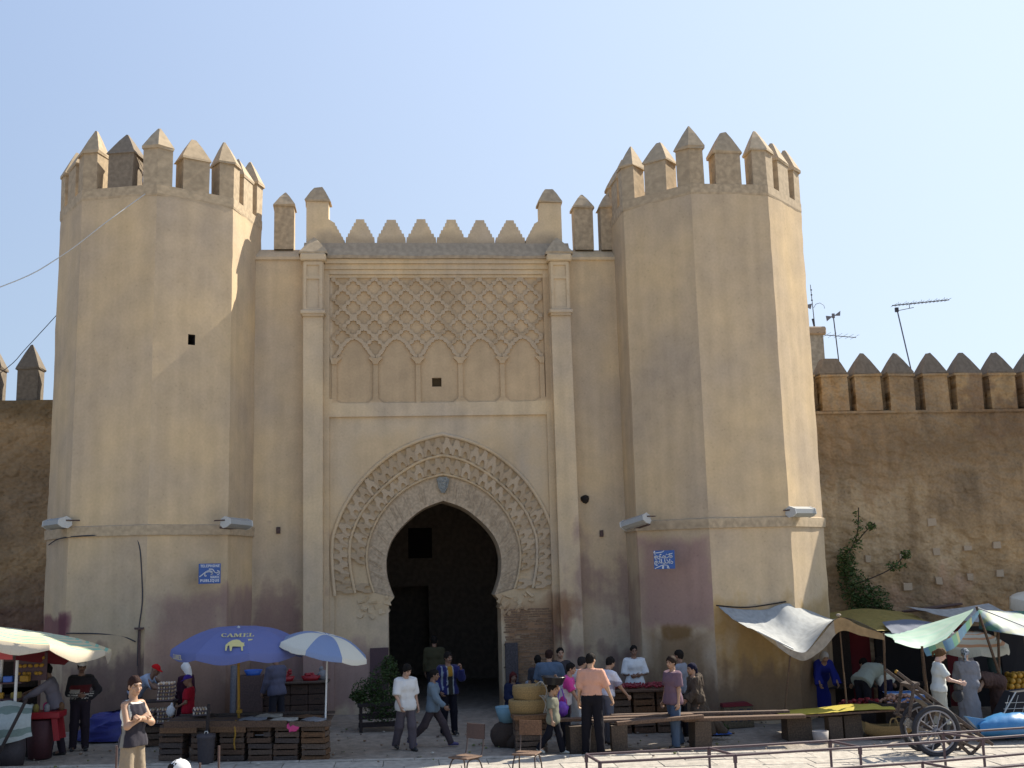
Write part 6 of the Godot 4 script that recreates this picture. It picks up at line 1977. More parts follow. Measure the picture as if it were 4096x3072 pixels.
	for k in 4: plank("plank", Vector3(-0.78, 0.88, -0.28 + 0.19 * k), Vector3(0.74, 0.86, -0.28 + 0.19 * k), 0.18, 0.05, "crate_%s" % "da"[k % 2], T)
	for k in 3:
		for l in 2:
			var c := crate(["left", "middle", "right"][k] + [" bottom", " upper"][l] + " crate under the red fruit table", Vector3(4.0 - 0.5 + 0.5 * k, gy(4, 3.2) + 0.42 * l, 3.2), rng.randf_range(-0.04, 0.04), Vector3(0.44, 0.40, 0.42), 3, ["crate_a", "crate_d", "crate_b"], "crates under the red fruit table")
	o = thing("fruit_heap", "spread of dark red fruit on the vendor's table", "fruit", Vector3(4.0, gy(4, 3.2) + 0.905, 3.2))
	st = begin()
	for i in 330:
		var c := Color(1, 1, 1) * rng.randf_range(0.6, 1.3)
		tint = c
		blob(st, Vector3(rng.randf_range(-0.72, 0.5), 0.02 + rng.randf() * 0.05, rng.randf_range(-0.3, 0.3)), Vector3(0.026, 0.022, 0.026), 6, 4)
	tint = Color.WHITE
	make(st, "berries", mats["red_fruit"], o).set_meta("kind", "stuff")
	# price board at the tower foot
	o = thing("price_crate", "small red topped box by the right tower with 4.90 painted on it", "box", Vector3(6.12, gy(6.1, 2.9), 2.9), 0.04)
	st = begin(); bevel_box(st, Vector3(0.0, 0.22, 0), Vector3(0.66, 0.44, 0.2), 0.01); make(st, "box", mats["olive_wood"], o)
	st = begin(); prism(st, PackedVector2Array([Vector2(-0.34, 0.44), Vector2(0.34, 0.45), Vector2(0.2, 0.53), Vector2(-0.33, 0.51)]), -0.1, 0.11); make(st, "lid", mats["dark_red_cloth"], o)
	inst(lettering("4.90", 0.27, 0.56), "lettering", mats["dark_metal"], o, Vector3(0.02, 0.26, 0.105))

func right_stalls() -> void:
	# low trestle with yellow cloth
	var T := thing("trestle_table", "low trestle table with a crumpled yellow cover right of the planks", "table", Vector3(7.9, 0, 4.4))
	var g := gy(7.9, 4.4)
	for k in 3: plank("plank", Vector3(-1.5, g + 0.50, -0.28 + 0.26 * k), Vector3(1.15, g + 0.55, -0.36 + 0.26 * k), 0.25, 0.04, "plank_a", T)
	for p in [[-1.0, 0.0, 0.5, 0.4], [-0.28, 0.1, 0.26, 0.3], [0.12, 0.0, 0.34, 0.34]]:
		var st := begin(); box(st, Vector3(p[0], g + 0.235, p[1]), Vector3(p[2], 0.47, p[3]), Basis(), 0.02); make(st, "trestle", mats["block_wood"], T)
	var o := thing("table_cover", "crumpled sunlit yellow plastic sheet on the low trestle", "sheet", Vector3(7.75, g + 0.54, 4.4))
	cloth("sheet", [[Vector3(-1.2, 0.0, -0.42), Vector3(-0.3, 0.03, -0.4), Vector3(0.4, 0.08, -0.4), Vector3(1.1, 0.06, -0.4)], [Vector3(-1.25, 0.01, 0.0), Vector3(-0.3, 0.03, 0.0), Vector3(0.5, 0.09, 0.0), Vector3(1.15, 0.06, 0.0)], [Vector3(-1.2, 0.0, 0.36), Vector3(-0.3, 0.02, 0.34), Vector3(0.4, 0.05, 0.33), Vector3(1.1, 0.03, 0.33)]], 8, 5, mats["yellow_sheet"], o, 0.05, none, 4.0)
	o = thing("onion_tray", "shallow wooden tray heaped with onions at the end of the trestle", "tray", Vector3(9.2, g + 0.56, 4.1))
	var st := begin(); box(st, Vector3(0, 0.0, 0), Vector3(1.0, 0.03, 0.7), Basis(), 0.01); box(st, Vector3(0, 0.05, 0.34), Vector3(1.0, 0.09, 0.03)); box(st, Vector3(-0.49, 0.05, 0), Vector3(0.03, 0.09, 0.68)); box(st, Vector3(0.49, 0.05, 0), Vector3(0.03, 0.09, 0.68)); box(st, Vector3(0, -0.28, 0), Vector3(0.8, 0.5, 0.5)); make(st, "tray", mats["dark_wood"], o)
	for i in 90:
		st = begin()
		var a := rng.randf() * TAU
		var r := sqrt(rng.randf())
		tint = Color(1, 1, 1) * rng.randf_range(0.75, 1.2)
		blob(st, Vector3(), Vector3(0.036, 0.034, 0.036) * rng.randf_range(0.8, 1.15), 7, 5)
		make(st, "onion", mats["onion"], o, Vector3(cos(a) * r * 0.44, 0.05 + 0.17 * (1.0 - r * r) + rng.randf_range(-0.01, 0.02), sin(a) * r * 0.3))
	tint = Color.WHITE
	o = thing("straw_basket", "long boat-shaped straw basket with two handles under the trestle", "basket", Vector3(8.72, g, 4.62), 0.03)
	st = begin()
	var bw: Array = []
	for i in 17:
		var t := i / 16.0 * 2.0 - 1.0
		var row: Array = []
		for j in 9:
			var a := PI * j / 8.0
			row.append(Vector3(t * 0.52, 0.0, 0) + Vector3(0, 0.26 + 0.1 * pow(absf(t), 3.0), 0) - Vector3(0, sin(a) * (0.26 + 0.05 * pow(absf(t), 4.0)) * (1.0 - 0.3 * t * t), 0) + Vector3(0, 0, cos(a) * 0.2 * (1.0 - 0.55 * pow(absf(t), 3.0))))
		bw.append(row)
	st.set_smooth_group(1)
	for i in 16:
		for j in 8:
			quad(st, bw[i][j], bw[i + 1][j], bw[i + 1][j + 1], bw[i][j + 1])
	make(st, "weave", mats["straw"], o)
	for k in 2:
		st = begin(); tube(st, spline([Vector3(-0.02 + 0.2 * k, 0.24, 0.1 - 0.2 * k), Vector3(0.02 + 0.2 * k, 0.38, 0.1 - 0.2 * k), Vector3(0.12 + 0.2 * k, 0.38, 0.1 - 0.2 * k), Vector3(0.16 + 0.2 * k, 0.24, 0.1 - 0.2 * k)], 4), 0.016, 6); make(st, "handle", mats["straw"], o)
	o = thing("paint_tin", "spattered white tub under the trestle", "tub", Vector3(7.18, gy(7.2, 4.9), 4.95))
	st = begin(); lathe(st, [Vector2(0, 0), Vector2(0.14, 0), Vector2(0.16, 0.24), Vector2(0.145, 0.24), Vector2(0.13, 0.05), Vector2(0, 0.05)], 14); make(st, "tub", mats["spatter"], o)
	# awnings
	var A := thing("awning", "sagging white canvas awning tied to the right tower", "awning")
	cloth("canvas", [[Vector3(5.95, 2.48, 2.52), Vector3(6.5, 2.40, 2.54), Vector3(7.0, 2.38, 2.53), Vector3(7.5, 2.50, 2.50), Vector3(8.25, 2.30, 1.9), Vector3(8.7, 2.12, 1.7)],
		[Vector3(6.1, 2.2, 3.2), Vector3(6.6, 2.05, 3.2), Vector3(7.05, 1.92, 3.2), Vector3(7.5, 1.9, 3.15), Vector3(8.2, 2.1, 2.9), Vector3(8.9, 1.98, 2.8)],
		[Vector3(6.38, 1.98, 3.9), Vector3(6.7, 1.80, 4.0), Vector3(7.0, 1.62, 4.05), Vector3(7.3, 1.56, 4.1), Vector3(8.15, 2.22, 3.85), Vector3(9.1, 1.86, 3.85)]], 7, 8, mats["canvas"], A, 0.03)
	cloth("front_flap", [[Vector3(6.38, 1.975, 3.91), Vector3(6.7, 1.795, 4.01), Vector3(7.0, 1.615, 4.06), Vector3(7.3, 1.56, 4.11), Vector3(7.7, 1.87, 3.99), Vector3(8.15, 2.215, 3.86), Vector3(8.6, 2.03, 3.87), Vector3(9.1, 1.855, 3.86)], [Vector3(6.42, 1.93, 3.95), Vector3(6.75, 1.66, 4.05), Vector3(7.05, 1.45, 4.08), Vector3(7.3, 1.40, 4.12), Vector3(7.72, 1.62, 4.02), Vector3(8.15, 1.95, 3.9), Vector3(8.6, 1.84, 3.9), Vector3(9.1, 1.73, 3.88)]], 7, 5, mats["canvas_tan"], A, 0.03, func(u: float, _v: float) -> Color: return Color(1.0, 0.74, 0.42) if u > 0.66 else (Color(1.0, 0.98, 0.95) if u > 0.14 else Color(1.0, 0.8, 0.5)))
	var st2 := begin(); rod(st2, Vector3(8.25, gy(8.2, 3.8), 3.7), Vector3(8.15, 2.25, 3.85), 0.02, 0.016); make(st2, "prop", mats["pole_wood"], A)
	st2 = begin(); rod(st2, Vector3(9.05, gy(9, 3.8), 3.75), Vector3(9.1, 1.88, 3.85), 0.03, 0.025); make(st2, "prop", mats["pole_wood"], A)
	st2 = begin(); rod(st2, Vector3(6.75, gy(6.8, 3.8), 3.9), Vector3(7.0, 1.6, 4.05), 0.02, 0.016); make(st2, "prop", mats["pole_wood"], A)
	st2 = begin(); rod(st2, Vector3(6.36, 1.99, 3.9), Vector3(7.05, 1.62, 4.08), 0.018); make(st2, "edge_rod", mats["lamp_pale"], A)
	st2 = begin(); blob(st2, Vector3(8.15, 2.27, 3.85), Vector3(0.06, 0.035, 0.05), 8, 5); make(st2, "knot", mats["canvas_tan"], A)
	st2 = begin(); tube(st2, spline([Vector3(5.9, 2.5, 2.5), Vector3(6.6, 2.44, 2.52), Vector3(7.5, 2.54, 2.48)], 5), 0.015, 5); make(st2, "rope", mats["dark_wood"], A)
	A = thing("tarpaulin", "translucent striped green and blue tarpaulin on slanting poles at the right", "tarpaulin")
	var gb := func(u: float, v: float) -> Color: return [Color(0.86, 1.0, 0.92), Color(0.95, 1.0, 0.97), Color(0.78, 0.97, 0.9), Color(0.9, 1, 0.92)][int(v * 13.0) % 4]
	cloth("sheet", [[Vector3(9.6, 1.78, 2.6), Vector3(10.6, 1.93, 2.5), Vector3(11.6, 2.2, 2.6)], [Vector3(9.4, 1.74, 3.6), Vector3(10.4, 1.80, 3.4), Vector3(11.55, 2.25, 3.0)], [Vector3(9.05, 1.72, 4.5), Vector3(9.65, 1.57, 4.45), Vector3(10.3, 1.74, 4.2), Vector3(11.5, 2.27, 3.3)].slice(0, 3)], 10, 6, mats["green_tarp"], A, 0.03, gb)
	cloth("front_edge", [[Vector3(9.66, 1.575, 4.46), Vector3(10.35, 1.74, 4.21), Vector3(11.0, 2.02, 3.7), Vector3(11.6, 2.28, 3.2)], [Vector3(9.72, 1.42, 4.46), Vector3(10.4, 1.53, 4.23), Vector3(11.0, 1.83, 3.72), Vector3(11.6, 2.2, 3.2)]], 8, 3, mats["green_tarp"], A, 0.02, func(u: float, _v: float) -> Color: return [Color(0.25, 0.45, 0.7), Color(0.3, 0.6, 0.4), Color(0.75, 0.7, 0.4), Color(0.2, 0.35, 0.6)][int(u * 14.0) % 4])
	cloth("right_sheet", [[Vector3(11.58, 2.27, 3.15), Vector3(12.3, 2.2, 2.4), Vector3(13.6, 2.15, 2.2)], [Vector3(11.62, 2.1, 3.1), Vector3(12.3, 1.93, 2.9), Vector3(13.6, 1.75, 2.9)], [Vector3(11.7, 1.85, 2.9), Vector3(12.3, 1.72, 3.2), Vector3(13.4, 1.55, 3.4)]], 8, 6, mats["green_tarp"], A, 0.04, func(u: float, v: float) -> Color: return [Color(0.10, 0.22, 0.36), Color(0.10, 0.30, 0.22), Color(0.16, 0.24, 0.36), Color(0.30, 0.34, 0.2)][int(u * 7.0 + v * 5.0) % 4])
	for p in [[Vector3(12.25, -0.2, 3.1), Vector3(11.58, 2.33, 3.12)], [Vector3(12.1, -0.2, 2.7), Vector3(12.15, 1.85, 2.9)], [Vector3(9.75, -0.2, 4.3), Vector3(9.64, 1.62, 4.45)]]:
		st2 = begin(); rod(st2, p[0], p[1], 0.034, 0.028); make(st2, "prop", mats["pole_wood"], A)
	st2 = begin(); rod(st2, Vector3(11.6, 2.3, 3.15), Vector3(13.3, 1.55, 3.4), 0.015); make(st2, "guy_rope", mats["lamp_pale"], A)
	A = thing("tarpaulin", "yellow brown and grey tarpaulins sagging behind the white awning", "tarpaulin")
	cloth("yellow_sheet", [[Vector3(8.9, 2.12, 0.2), Vector3(10.2, 2.25, 0.3), Vector3(11.4, 2.1, 0.3)], [Vector3(9.0, 1.98, 1.6), Vector3(10.3, 2.02, 1.7), Vector3(11.2, 1.9, 1.6)], [Vector3(9.1, 1.88, 2.5), Vector3(10.0, 1.82, 2.6), Vector3(10.9, 1.78, 2.5)]], 8, 6, mats["olive_cloth"], A, 0.06)
	cloth("grey_sheet", [[Vector3(9.8, 2.02, 2.2), Vector3(10.5, 2.05, 2.2), Vector3(11.3, 1.9, 2.3)], [Vector3(9.7, 1.8, 2.9), Vector3(10.4, 1.76, 2.9), Vector3(11.2, 1.75, 2.8)]], 8, 5, mats["blue_grey_cloth"], A, 0.03)
	A = thing("tarpaulin", "pale grey tarpaulin corner pulled taut to the town wall", "tarpaulin")
	cloth("sheet", [[Vector3(11.1, 2.28, 0.6), Vector3(12.0, 2.2, 0.8), Vector3(13.2, 2.3, 0.6)], [Vector3(11.6, 2.08, 1.4), Vector3(12.3, 2.02, 1.5), Vector3(13.3, 2.1, 1.3)], [Vector3(12.0, 1.95, 2.0), Vector3(12.6, 1.92, 2.0), Vector3(13.4, 1.98, 2.0)]], 7, 5, mats["canvas"], A, 0.03)
	# dark interior under the awnings: hanging goods and back boards
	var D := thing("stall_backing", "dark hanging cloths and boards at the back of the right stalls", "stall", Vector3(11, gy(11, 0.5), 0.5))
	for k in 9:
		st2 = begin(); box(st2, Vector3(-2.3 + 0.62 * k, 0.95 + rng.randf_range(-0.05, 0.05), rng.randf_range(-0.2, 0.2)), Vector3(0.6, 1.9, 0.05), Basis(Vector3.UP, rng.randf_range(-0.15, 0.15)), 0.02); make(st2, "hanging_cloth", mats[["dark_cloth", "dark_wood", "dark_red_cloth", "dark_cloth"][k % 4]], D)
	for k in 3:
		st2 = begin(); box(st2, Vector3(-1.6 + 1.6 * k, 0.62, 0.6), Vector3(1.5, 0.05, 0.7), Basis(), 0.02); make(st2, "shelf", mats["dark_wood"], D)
	o = thing("counter_cloth", "blue and white striped cloth hanging from the stall counter", "cloth", Vector3(9.75, gy(9.7, 3.1), 3.1))
	cloth("cloth", [[Vector3(-0.42, 0.72, -0.3), Vector3(0, 0.7, -0.3), Vector3(0.45, 0.72, -0.3)], [Vector3(-0.42, 0.70, 0.05), Vector3(0, 0.68, 0.06), Vector3(0.45, 0.7, 0.05)], [Vector3(-0.4, 0.38, 0.08), Vector3(0, 0.36, 0.12), Vector3(0.45, 0.4, 0.08)]], 9, 5, mats["white_cloth"], o, 0.03, func(u: float, v: float) -> Color: return Color(0.12, 0.3, 0.75) if int(v * 7.0) % 2 == 0 else Color(1, 1, 1))
	st2 = begin(); box(st2, Vector3(0, 0.33, -0.15), Vector3(0.8, 0.66, 0.35)); make(st2, "crate", mats["dark_wood"], o)
	# oranges
	o = thing("orange_heap", "pyramid heap of yellow oranges at the right edge", "fruit", Vector3(13.15, gy(13, 2.0), 2.0))
	st2 = begin(); box(st2, Vector3(0, 0.18, 0), Vector3(1.3, 0.36, 0.7)); make(st2, "crate", mats["dark_wood"], o)
	for r in 5:
		for i in 9 - r:
			for j in 3:
				st2 = begin()
				tint = Color(1, 1, 1) * rng.randf_range(0.8, 1.15)
				blob(st2, Vector3(), Vector3(0.072, 0.068, 0.072), 10, 7)
				make(st2, "orange", mats["orange"], o, Vector3(-0.58 + 0.145 * i + 0.072 * r, 0.42 + 0.115 * r + rng.randf_range(-0.01, 0.01), 0.3 - 0.13 * j - 0.06 * r))
	tint = Color.WHITE
	# blue sack
	o = thing("sack", "big glossy blue plastic sack lying on the ground at the right edge", "sack", Vector3(11.1, gy(11, 5.0), 5.0), 0.05)
	st2 = begin()
	st2.set_smooth_group(1)
	soft.frequency = 1.5
	var sk: Array = []
	for i in 21:
		var t := i / 20.0
		var rr := 0.22 * sqrt(maxf(0.0, sin(PI * clampf(0.06 + 0.94 * t, 0, 1)))) + 0.03
		var row: Array = []
		for j in 16:
			var a := TAU * j / 16.0
			var p := Vector3(-0.75 + 1.6 * t, 0.23 + sin(a) * rr * 1.0 + 0.05 * sin(t * 3.0), cos(a) * rr * 1.35)
			p += Vector3(0, sin(a), cos(a)) * (0.05 * soft.get_noise_3d(p.x * 3.0, p.y * 4.0, p.z * 4.0) + 0.022 * soft.get_noise_3d(p.x * 12.0, p.y * 6.0, p.z * 6.0))
			p.y = maxf(0.005, p.y)
			row.append(p)
		sk.append(row)
	for i in 20:
		for j in 16: quad(st2, sk[i][j], sk[i][(j + 1) % 16], sk[i + 1][(j + 1) % 16], sk[i + 1][j])
	make(st2, "bag", mats["blue_sack"], o)
	st2 = begin(); prism(st2, PackedVector2Array([Vector2(-0.70, 0.2), Vector2(-0.98, 0.50), Vector2(-0.55, 0.42), Vector2(-0.45, 0.36)]), -0.06, 0.06); make(st2, "tied_ear", mats["blue_sack"], o)
	o = thing("net_crate", "dark net covered crate behind the blue sack", "crate", Vector3(11.75, gy(11.7, 4.0), 3.9))
	st2 = begin(); prism(st2, PackedVector2Array([Vector2(-0.55, 0.0), Vector2(0.6, 0.0), Vector2(0.6, 0.85), Vector2(0.0, 0.8)]), -0.25, 0.2); make(st2, "body", mats["dark_cloth"], o)
	st2 = begin(); rod(st2, Vector3(-0.55, 0.05, 0.22), Vector3(0.0, 0.82, 0.22), 0.014)
	for i in 5: rod(st2, Vector3(-0.4 + 0.2 * i, 0.15, 0.215), Vector3(-0.15 + 0.2 * i, 0.75, 0.215), 0.006, -1, 4); rod(st2, Vector3(-0.45 + 0.05 * i, 0.12 + 0.12 * i, 0.215), Vector3(0.55, 0.12 + 0.12 * i, 0.215), 0.006, -1, 4)
	make(st2, "net", mats["lamp_pale"], o)
	o = thing("hanging_jacket", "dark green jacket hanging under the orange striped parasol", "jacket", Vector3(12.35, 0.95, 2.2))
	st2 = begin(); blob(st2, Vector3(0, 0.0, 0), Vector3(0.15, 0.36, 0.08), 10, 8, Basis(Vector3(0, 0, 1), 0.2), 0.08); blob(st2, Vector3(-0.05, 0.2, 0), Vector3(0.1, 0.18, 0.08), 8, 6, Basis(Vector3(0, 0, 1), 0.2), 0.1); make(st2, "cloth", mats["dark_green_cloth"], o)
	st2 = begin(); rod(st2, Vector3(0.03, 0.3, 0), Vector3(0.0, 0.85, 0.3), 0.008); make(st2, "hanger_cord", mats["dark_wood"], o)
	o = thing("red_goods_heap", "dark red vegetables heaped behind the trestle under the awning", "vegetables", Vector3(8.7, gy(8.7, 3.2), 3.2))
	for i in 40:
		st2 = begin(); blob(st2, Vector3(), Vector3(0.05, 0.045, 0.05), 7, 5)
		make(st2, "vegetable", mats[["red_plastic", "dark_red_cloth"][i % 2]], o, Vector3(rng.randf_range(-0.4, 0.4), 0.48 + rng.randf() * 0.1, rng.randf_range(-0.2, 0.2)))
	st2 = begin(); box(st2, Vector3(0, 0.22, 0), Vector3(0.95, 0.44, 0.5), Basis(), 0.02); make(st2, "crate", mats["dark_wood"], o)

func handcart() -> void:
	var C := thing("handcart", "tipped wooden two-wheeled handcart on the sunny pavement at the right", "cart")
	var y0 := gy(8.6, 7.0)
	for k in 2:
		var z := 6.95 - 0.62 * k
		var w := Vector3(8.62 + 0.05 * k, y0 + 0.465, z)
		var st := begin()
		var ring: Array = []
		for i in 28: ring.append(w + Vector3(cos(TAU * i / 28.0) * 0.42, sin(TAU * i / 28.0) * 0.42, 0))
		tube(st, ring, 0.042, 8, true)
		make(st, "tyre", mats["rubber"], C)
		st = begin()
		ring = []
		for i in 28: ring.append(w + Vector3(cos(TAU * i / 28.0) * 0.36, sin(TAU * i / 28.0) * 0.36, 0))
		tube(st, ring, 0.02, 6, true)
		for i in 10: rod(st, w, w + Vector3(cos(TAU * i / 10.0) * 0.36, sin(TAU * i / 10.0) * 0.36, 0), 0.012, -1, 5)
		rod(st, w - Vector3(0, 0, 0.06), w + Vector3(0, 0, 0.06), 0.06, -1, 10)
		make(st, "wheel", mats["wheel_rim"], C)
	var s2 := begin(); rod(s2, Vector3(8.62, y0 + 0.465, 7.05), Vector3(8.67, y0 + 0.465, 6.25), 0.03); make(s2, "axle", mats["dark_metal"], C)
	for k in 2:
		var z := 6.84 - 0.50 * k
		plank("shaft", Vector3(8.02, y0 + 1.52, z), Vector3(9.72, y0 + 0.17, z), 0.045, 0.055, "cart_wood", C)
		plank("lower_rail", Vector3(8.12, y0 + 0.74, z), Vector3(9.42, y0 + 0.10, z), 0.04, 0.05, "cart_wood", C)
		for p in [[8.32, 1.27, 8.18, 0.72], [8.72, 0.96, 8.55, 0.52], [9.08, 0.68, 8.9, 0.36]]:
			plank("upright", Vector3(p[0], y0 + p[1], z), Vector3(p[2], y0 + p[3], z), 0.045, 0.05, "cart_wood", C)
		plank("stand_leg", Vector3(8.95, y0 + 0.33, z), Vector3(9.3, y0 + 0.0, z), 0.05, 0.06, "cart_wood", C)
		plank("brace", Vector3(9.3, y0 + 0.02, z), Vector3(9.6, y0 + 0.28, z), 0.04, 0.05, "cart_wood", C)
	for p in [[8.5, 1.13], [8.9, 0.81], [9.3, 0.5], [9.66, 0.21]]:
		plank("cross_bar", Vector3(p[0], y0 + p[1], 6.86), Vector3(p[0], y0 + p[1], 6.40), 0.045, 0.045, "cart_wood", C)
	var st := begin(); box(st, Vector3(8.66, y0 + 0.84, 6.63), Vector3(0.52, 0.02, 0.34), Basis(Vector3(0, 0, 1), -0.67)); make(st, "bed_board", mats["cart_pale"], C)
	plank("front_board", Vector3(8.08, y0 + 0.66, 6.88), Vector3(8.36, y0 + 0.46, 6.88), 0.05, 0.14, "cart_pale", C)
	st = begin(); bevel_box(st, Vector3(8.34, y0 + 1.28, 6.63), Vector3(0.16, 0.06, 0.5), 0.01, Basis(Vector3(0, 0, 1), 0.3)); make(st, "end_bar", mats["cart_wood"], C)
	st = begin(); rod(st, Vector3(8.0, y0 + 1.54, 6.82), Vector3(8.05, y0 + 1.50, 6.82), 0.032, -1, 8); make(st, "grip", mats["yellow_paint"], C)

func chair_and_rails() -> void:
	for k in 2:
		var gx := -0.02 if k == 0 else 0.98
		var gz := 8.85 if k == 0 else 8.6
		var C := thing("chair", ["old school chair with curved tube frame and chipped brown back", "brown wooden chair with curved legs in front of the boy with the tray"][k], "chair", Vector3(gx, gy(gx, gz) + 0.03, gz), [2.35, 2.75][k])
		var st := begin(); bevel_box(st, Vector3(0, 0.45, 0), Vector3(0.40, 0.025, 0.38), 0.01); make(st, "seat", mats["seat_wood"], C)
		st = begin()
		var bp: Array = []
		for i in 7:
			var a := (i - 3) / 3.0
			bp.append(Vector2(a * 0.19, -0.03 * (1.0 - a * a)))
		for i in 6:
			var a: Vector2 = bp[i]
			var b: Vector2 = bp[i + 1]
			var q: Array = []
			for w in [[a, 0.0], [b, 0.0], [b, 0.014], [a, 0.014]]: q.append(w)
			for yy in [[0.70, 0.93]]:
				var z0 := 0.24
				quad(st, Vector3(a.x, yy[0], z0 + a.y + 0.014), Vector3(b.x, yy[0], z0 + b.y + 0.014), Vector3(b.x, yy[1], z0 + b.y + 0.034), Vector3(a.x, yy[1], z0 + a.y + 0.034))
				quad(st, Vector3(b.x, yy[0], z0 + b.y), Vector3(a.x, yy[0], z0 + a.y), Vector3(a.x, yy[1], z0 + a.y + 0.02), Vector3(b.x, yy[1], z0 + b.y + 0.02))
				quad(st, Vector3(a.x, yy[1], z0 + a.y + 0.034), Vector3(b.x, yy[1], z0 + b.y + 0.034), Vector3(b.x, yy[1], z0 + b.y + 0.02), Vector3(a.x, yy[1], z0 + a.y + 0.02))
				quad(st, Vector3(a.x, yy[0], z0 + a.y), Vector3(b.x, yy[0], z0 + b.y), Vector3(b.x, yy[0], z0 + b.y + 0.014), Vector3(a.x, yy[0], z0 + a.y + 0.014))
		make(st, "backrest", mats["seat_back_a" if k == 0 else "seat_back_b"], C)
		for sx in [-0.17, 0.17]:
			st = begin()
			tube(st, spline([Vector3(sx, 0.90, 0.27), Vector3(sx, 0.62, 0.235), Vector3(sx, 0.47, 0.19), Vector3(sx, 0.43, 0.10), Vector3(sx, 0.425, 0.02)], 4), 0.011, 6)
			make(st, "back_tube", mats["tube_brown"], C)
			st = begin()
			tube(st, spline([Vector3(sx * 1.15, 0.0, 0.22), Vector3(sx * 1.1, 0.25, 0.19), Vector3(sx, 0.39, 0.14), Vector3(sx, 0.425, 0.05), Vector3(sx, 0.425, -0.05), Vector3(sx, 0.39, -0.13), Vector3(sx * 1.1, 0.25, -0.18), Vector3(sx * 1.15, 0.0, -0.21)], 4), 0.012, 6)
			make(st, "leg", mats["tube_brown"], C)
	# low tubular frames of dismantled stalls
	var R := thing("tube_barrier", "long low barrier of plum coloured square tube on the pavement", "barrier")
	var rear := [Vector2(1.78, 9.66), Vector2(3.79, 9.27), Vector2(5.94, 8.78), Vector2(8.16, 8.17), Vector2(10.2, 7.62)]
	var front := [Vector2(1.86, 10.41), Vector2(3.99, 10.02), Vector2(6.15, 9.50), Vector2(8.5, 8.86), Vector2(10.4, 8.30)]
	var P := func(q: Vector2, h: float) -> Vector3: return Vector3(q.x, -0.02 * q.x + h, q.y)
	for row in [rear, front]:
		for i in 4:
			plank("rail", P.call(row[i], 0.6), P.call(row[i + 1], 0.6), 0.035, 0.035, "tube_plum", R)
		for i in 5:
			var st := begin(); box(st, P.call(row[i], 0.31), Vector3(0.032, 0.56, 0.032)); make(st, "leg", mats["tube_plum"], R)
			st = begin(); box(st, P.call(row[i], 0.54), Vector3(0.05, 0.10, 0.05)); make(st, "socket", mats["tube_plum"], R)
	for i in 4: plank("cross_bar", P.call(rear[i], 0.6), P.call(front[i], 0.6), 0.034, 0.034, "tube_plum", R)
	R = thing("tube_barrier", "nearer low tube barrier cut off by the bottom right corner", "barrier")
	var f2 := [Vector2(4.6, 11.45), Vector2(6.46, 11.02), Vector2(8.4, 10.43), Vector2(10.2, 9.9)]
	var f3 := [Vector2(6.7, 11.75), Vector2(8.6, 11.15), Vector2(10.4, 10.6)]
	for i in 3: plank("rail", P.call(f2[i], 0.6), P.call(f2[i + 1], 0.6), 0.035, 0.035, "tube_plum", R)
	for i in 2: plank("rail", P.call(f3[i], 0.6), P.call(f3[i + 1], 0.6), 0.035, 0.035, "tube_plum", R)
	plank("cross_bar", P.call(f2[1], 0.6), P.call(f3[0], 0.6), 0.034, 0.034, "tube_plum", R)
	for q in [f2[0], f2[1], f3[0], f2[3], f3[2], f2[2], f3[1]]:
		var st := begin(); box(st, P.call(q, 0.31), Vector3(0.032, 0.56, 0.032)); make(st, "leg", mats["tube_plum"], R)
	for k in 3:
		var x: float = [-4.85, -3.49, -3.74][k]
		var S := thing("metal_stake", ["thin rusty stake left of the boy in the vest", "thin stake right of the white backwards cap", "short stake cut by the bottom edge beside the white cap"][k], "stake", Vector3(x, gy(x, 11), 11.0))
		var st := begin(); rod(st, Vector3(0, 0, 0), Vector3(0, [1.05, 1.02, 0.80][k], 0), 0.018, 0.016); make(st, "rod", mats["rust"], S)

# ---------------------------------------------------------------- the crowd
func at(x: float, z: float) -> Vector3: return Vector3(x, gy(x, z) + 0.005, z)

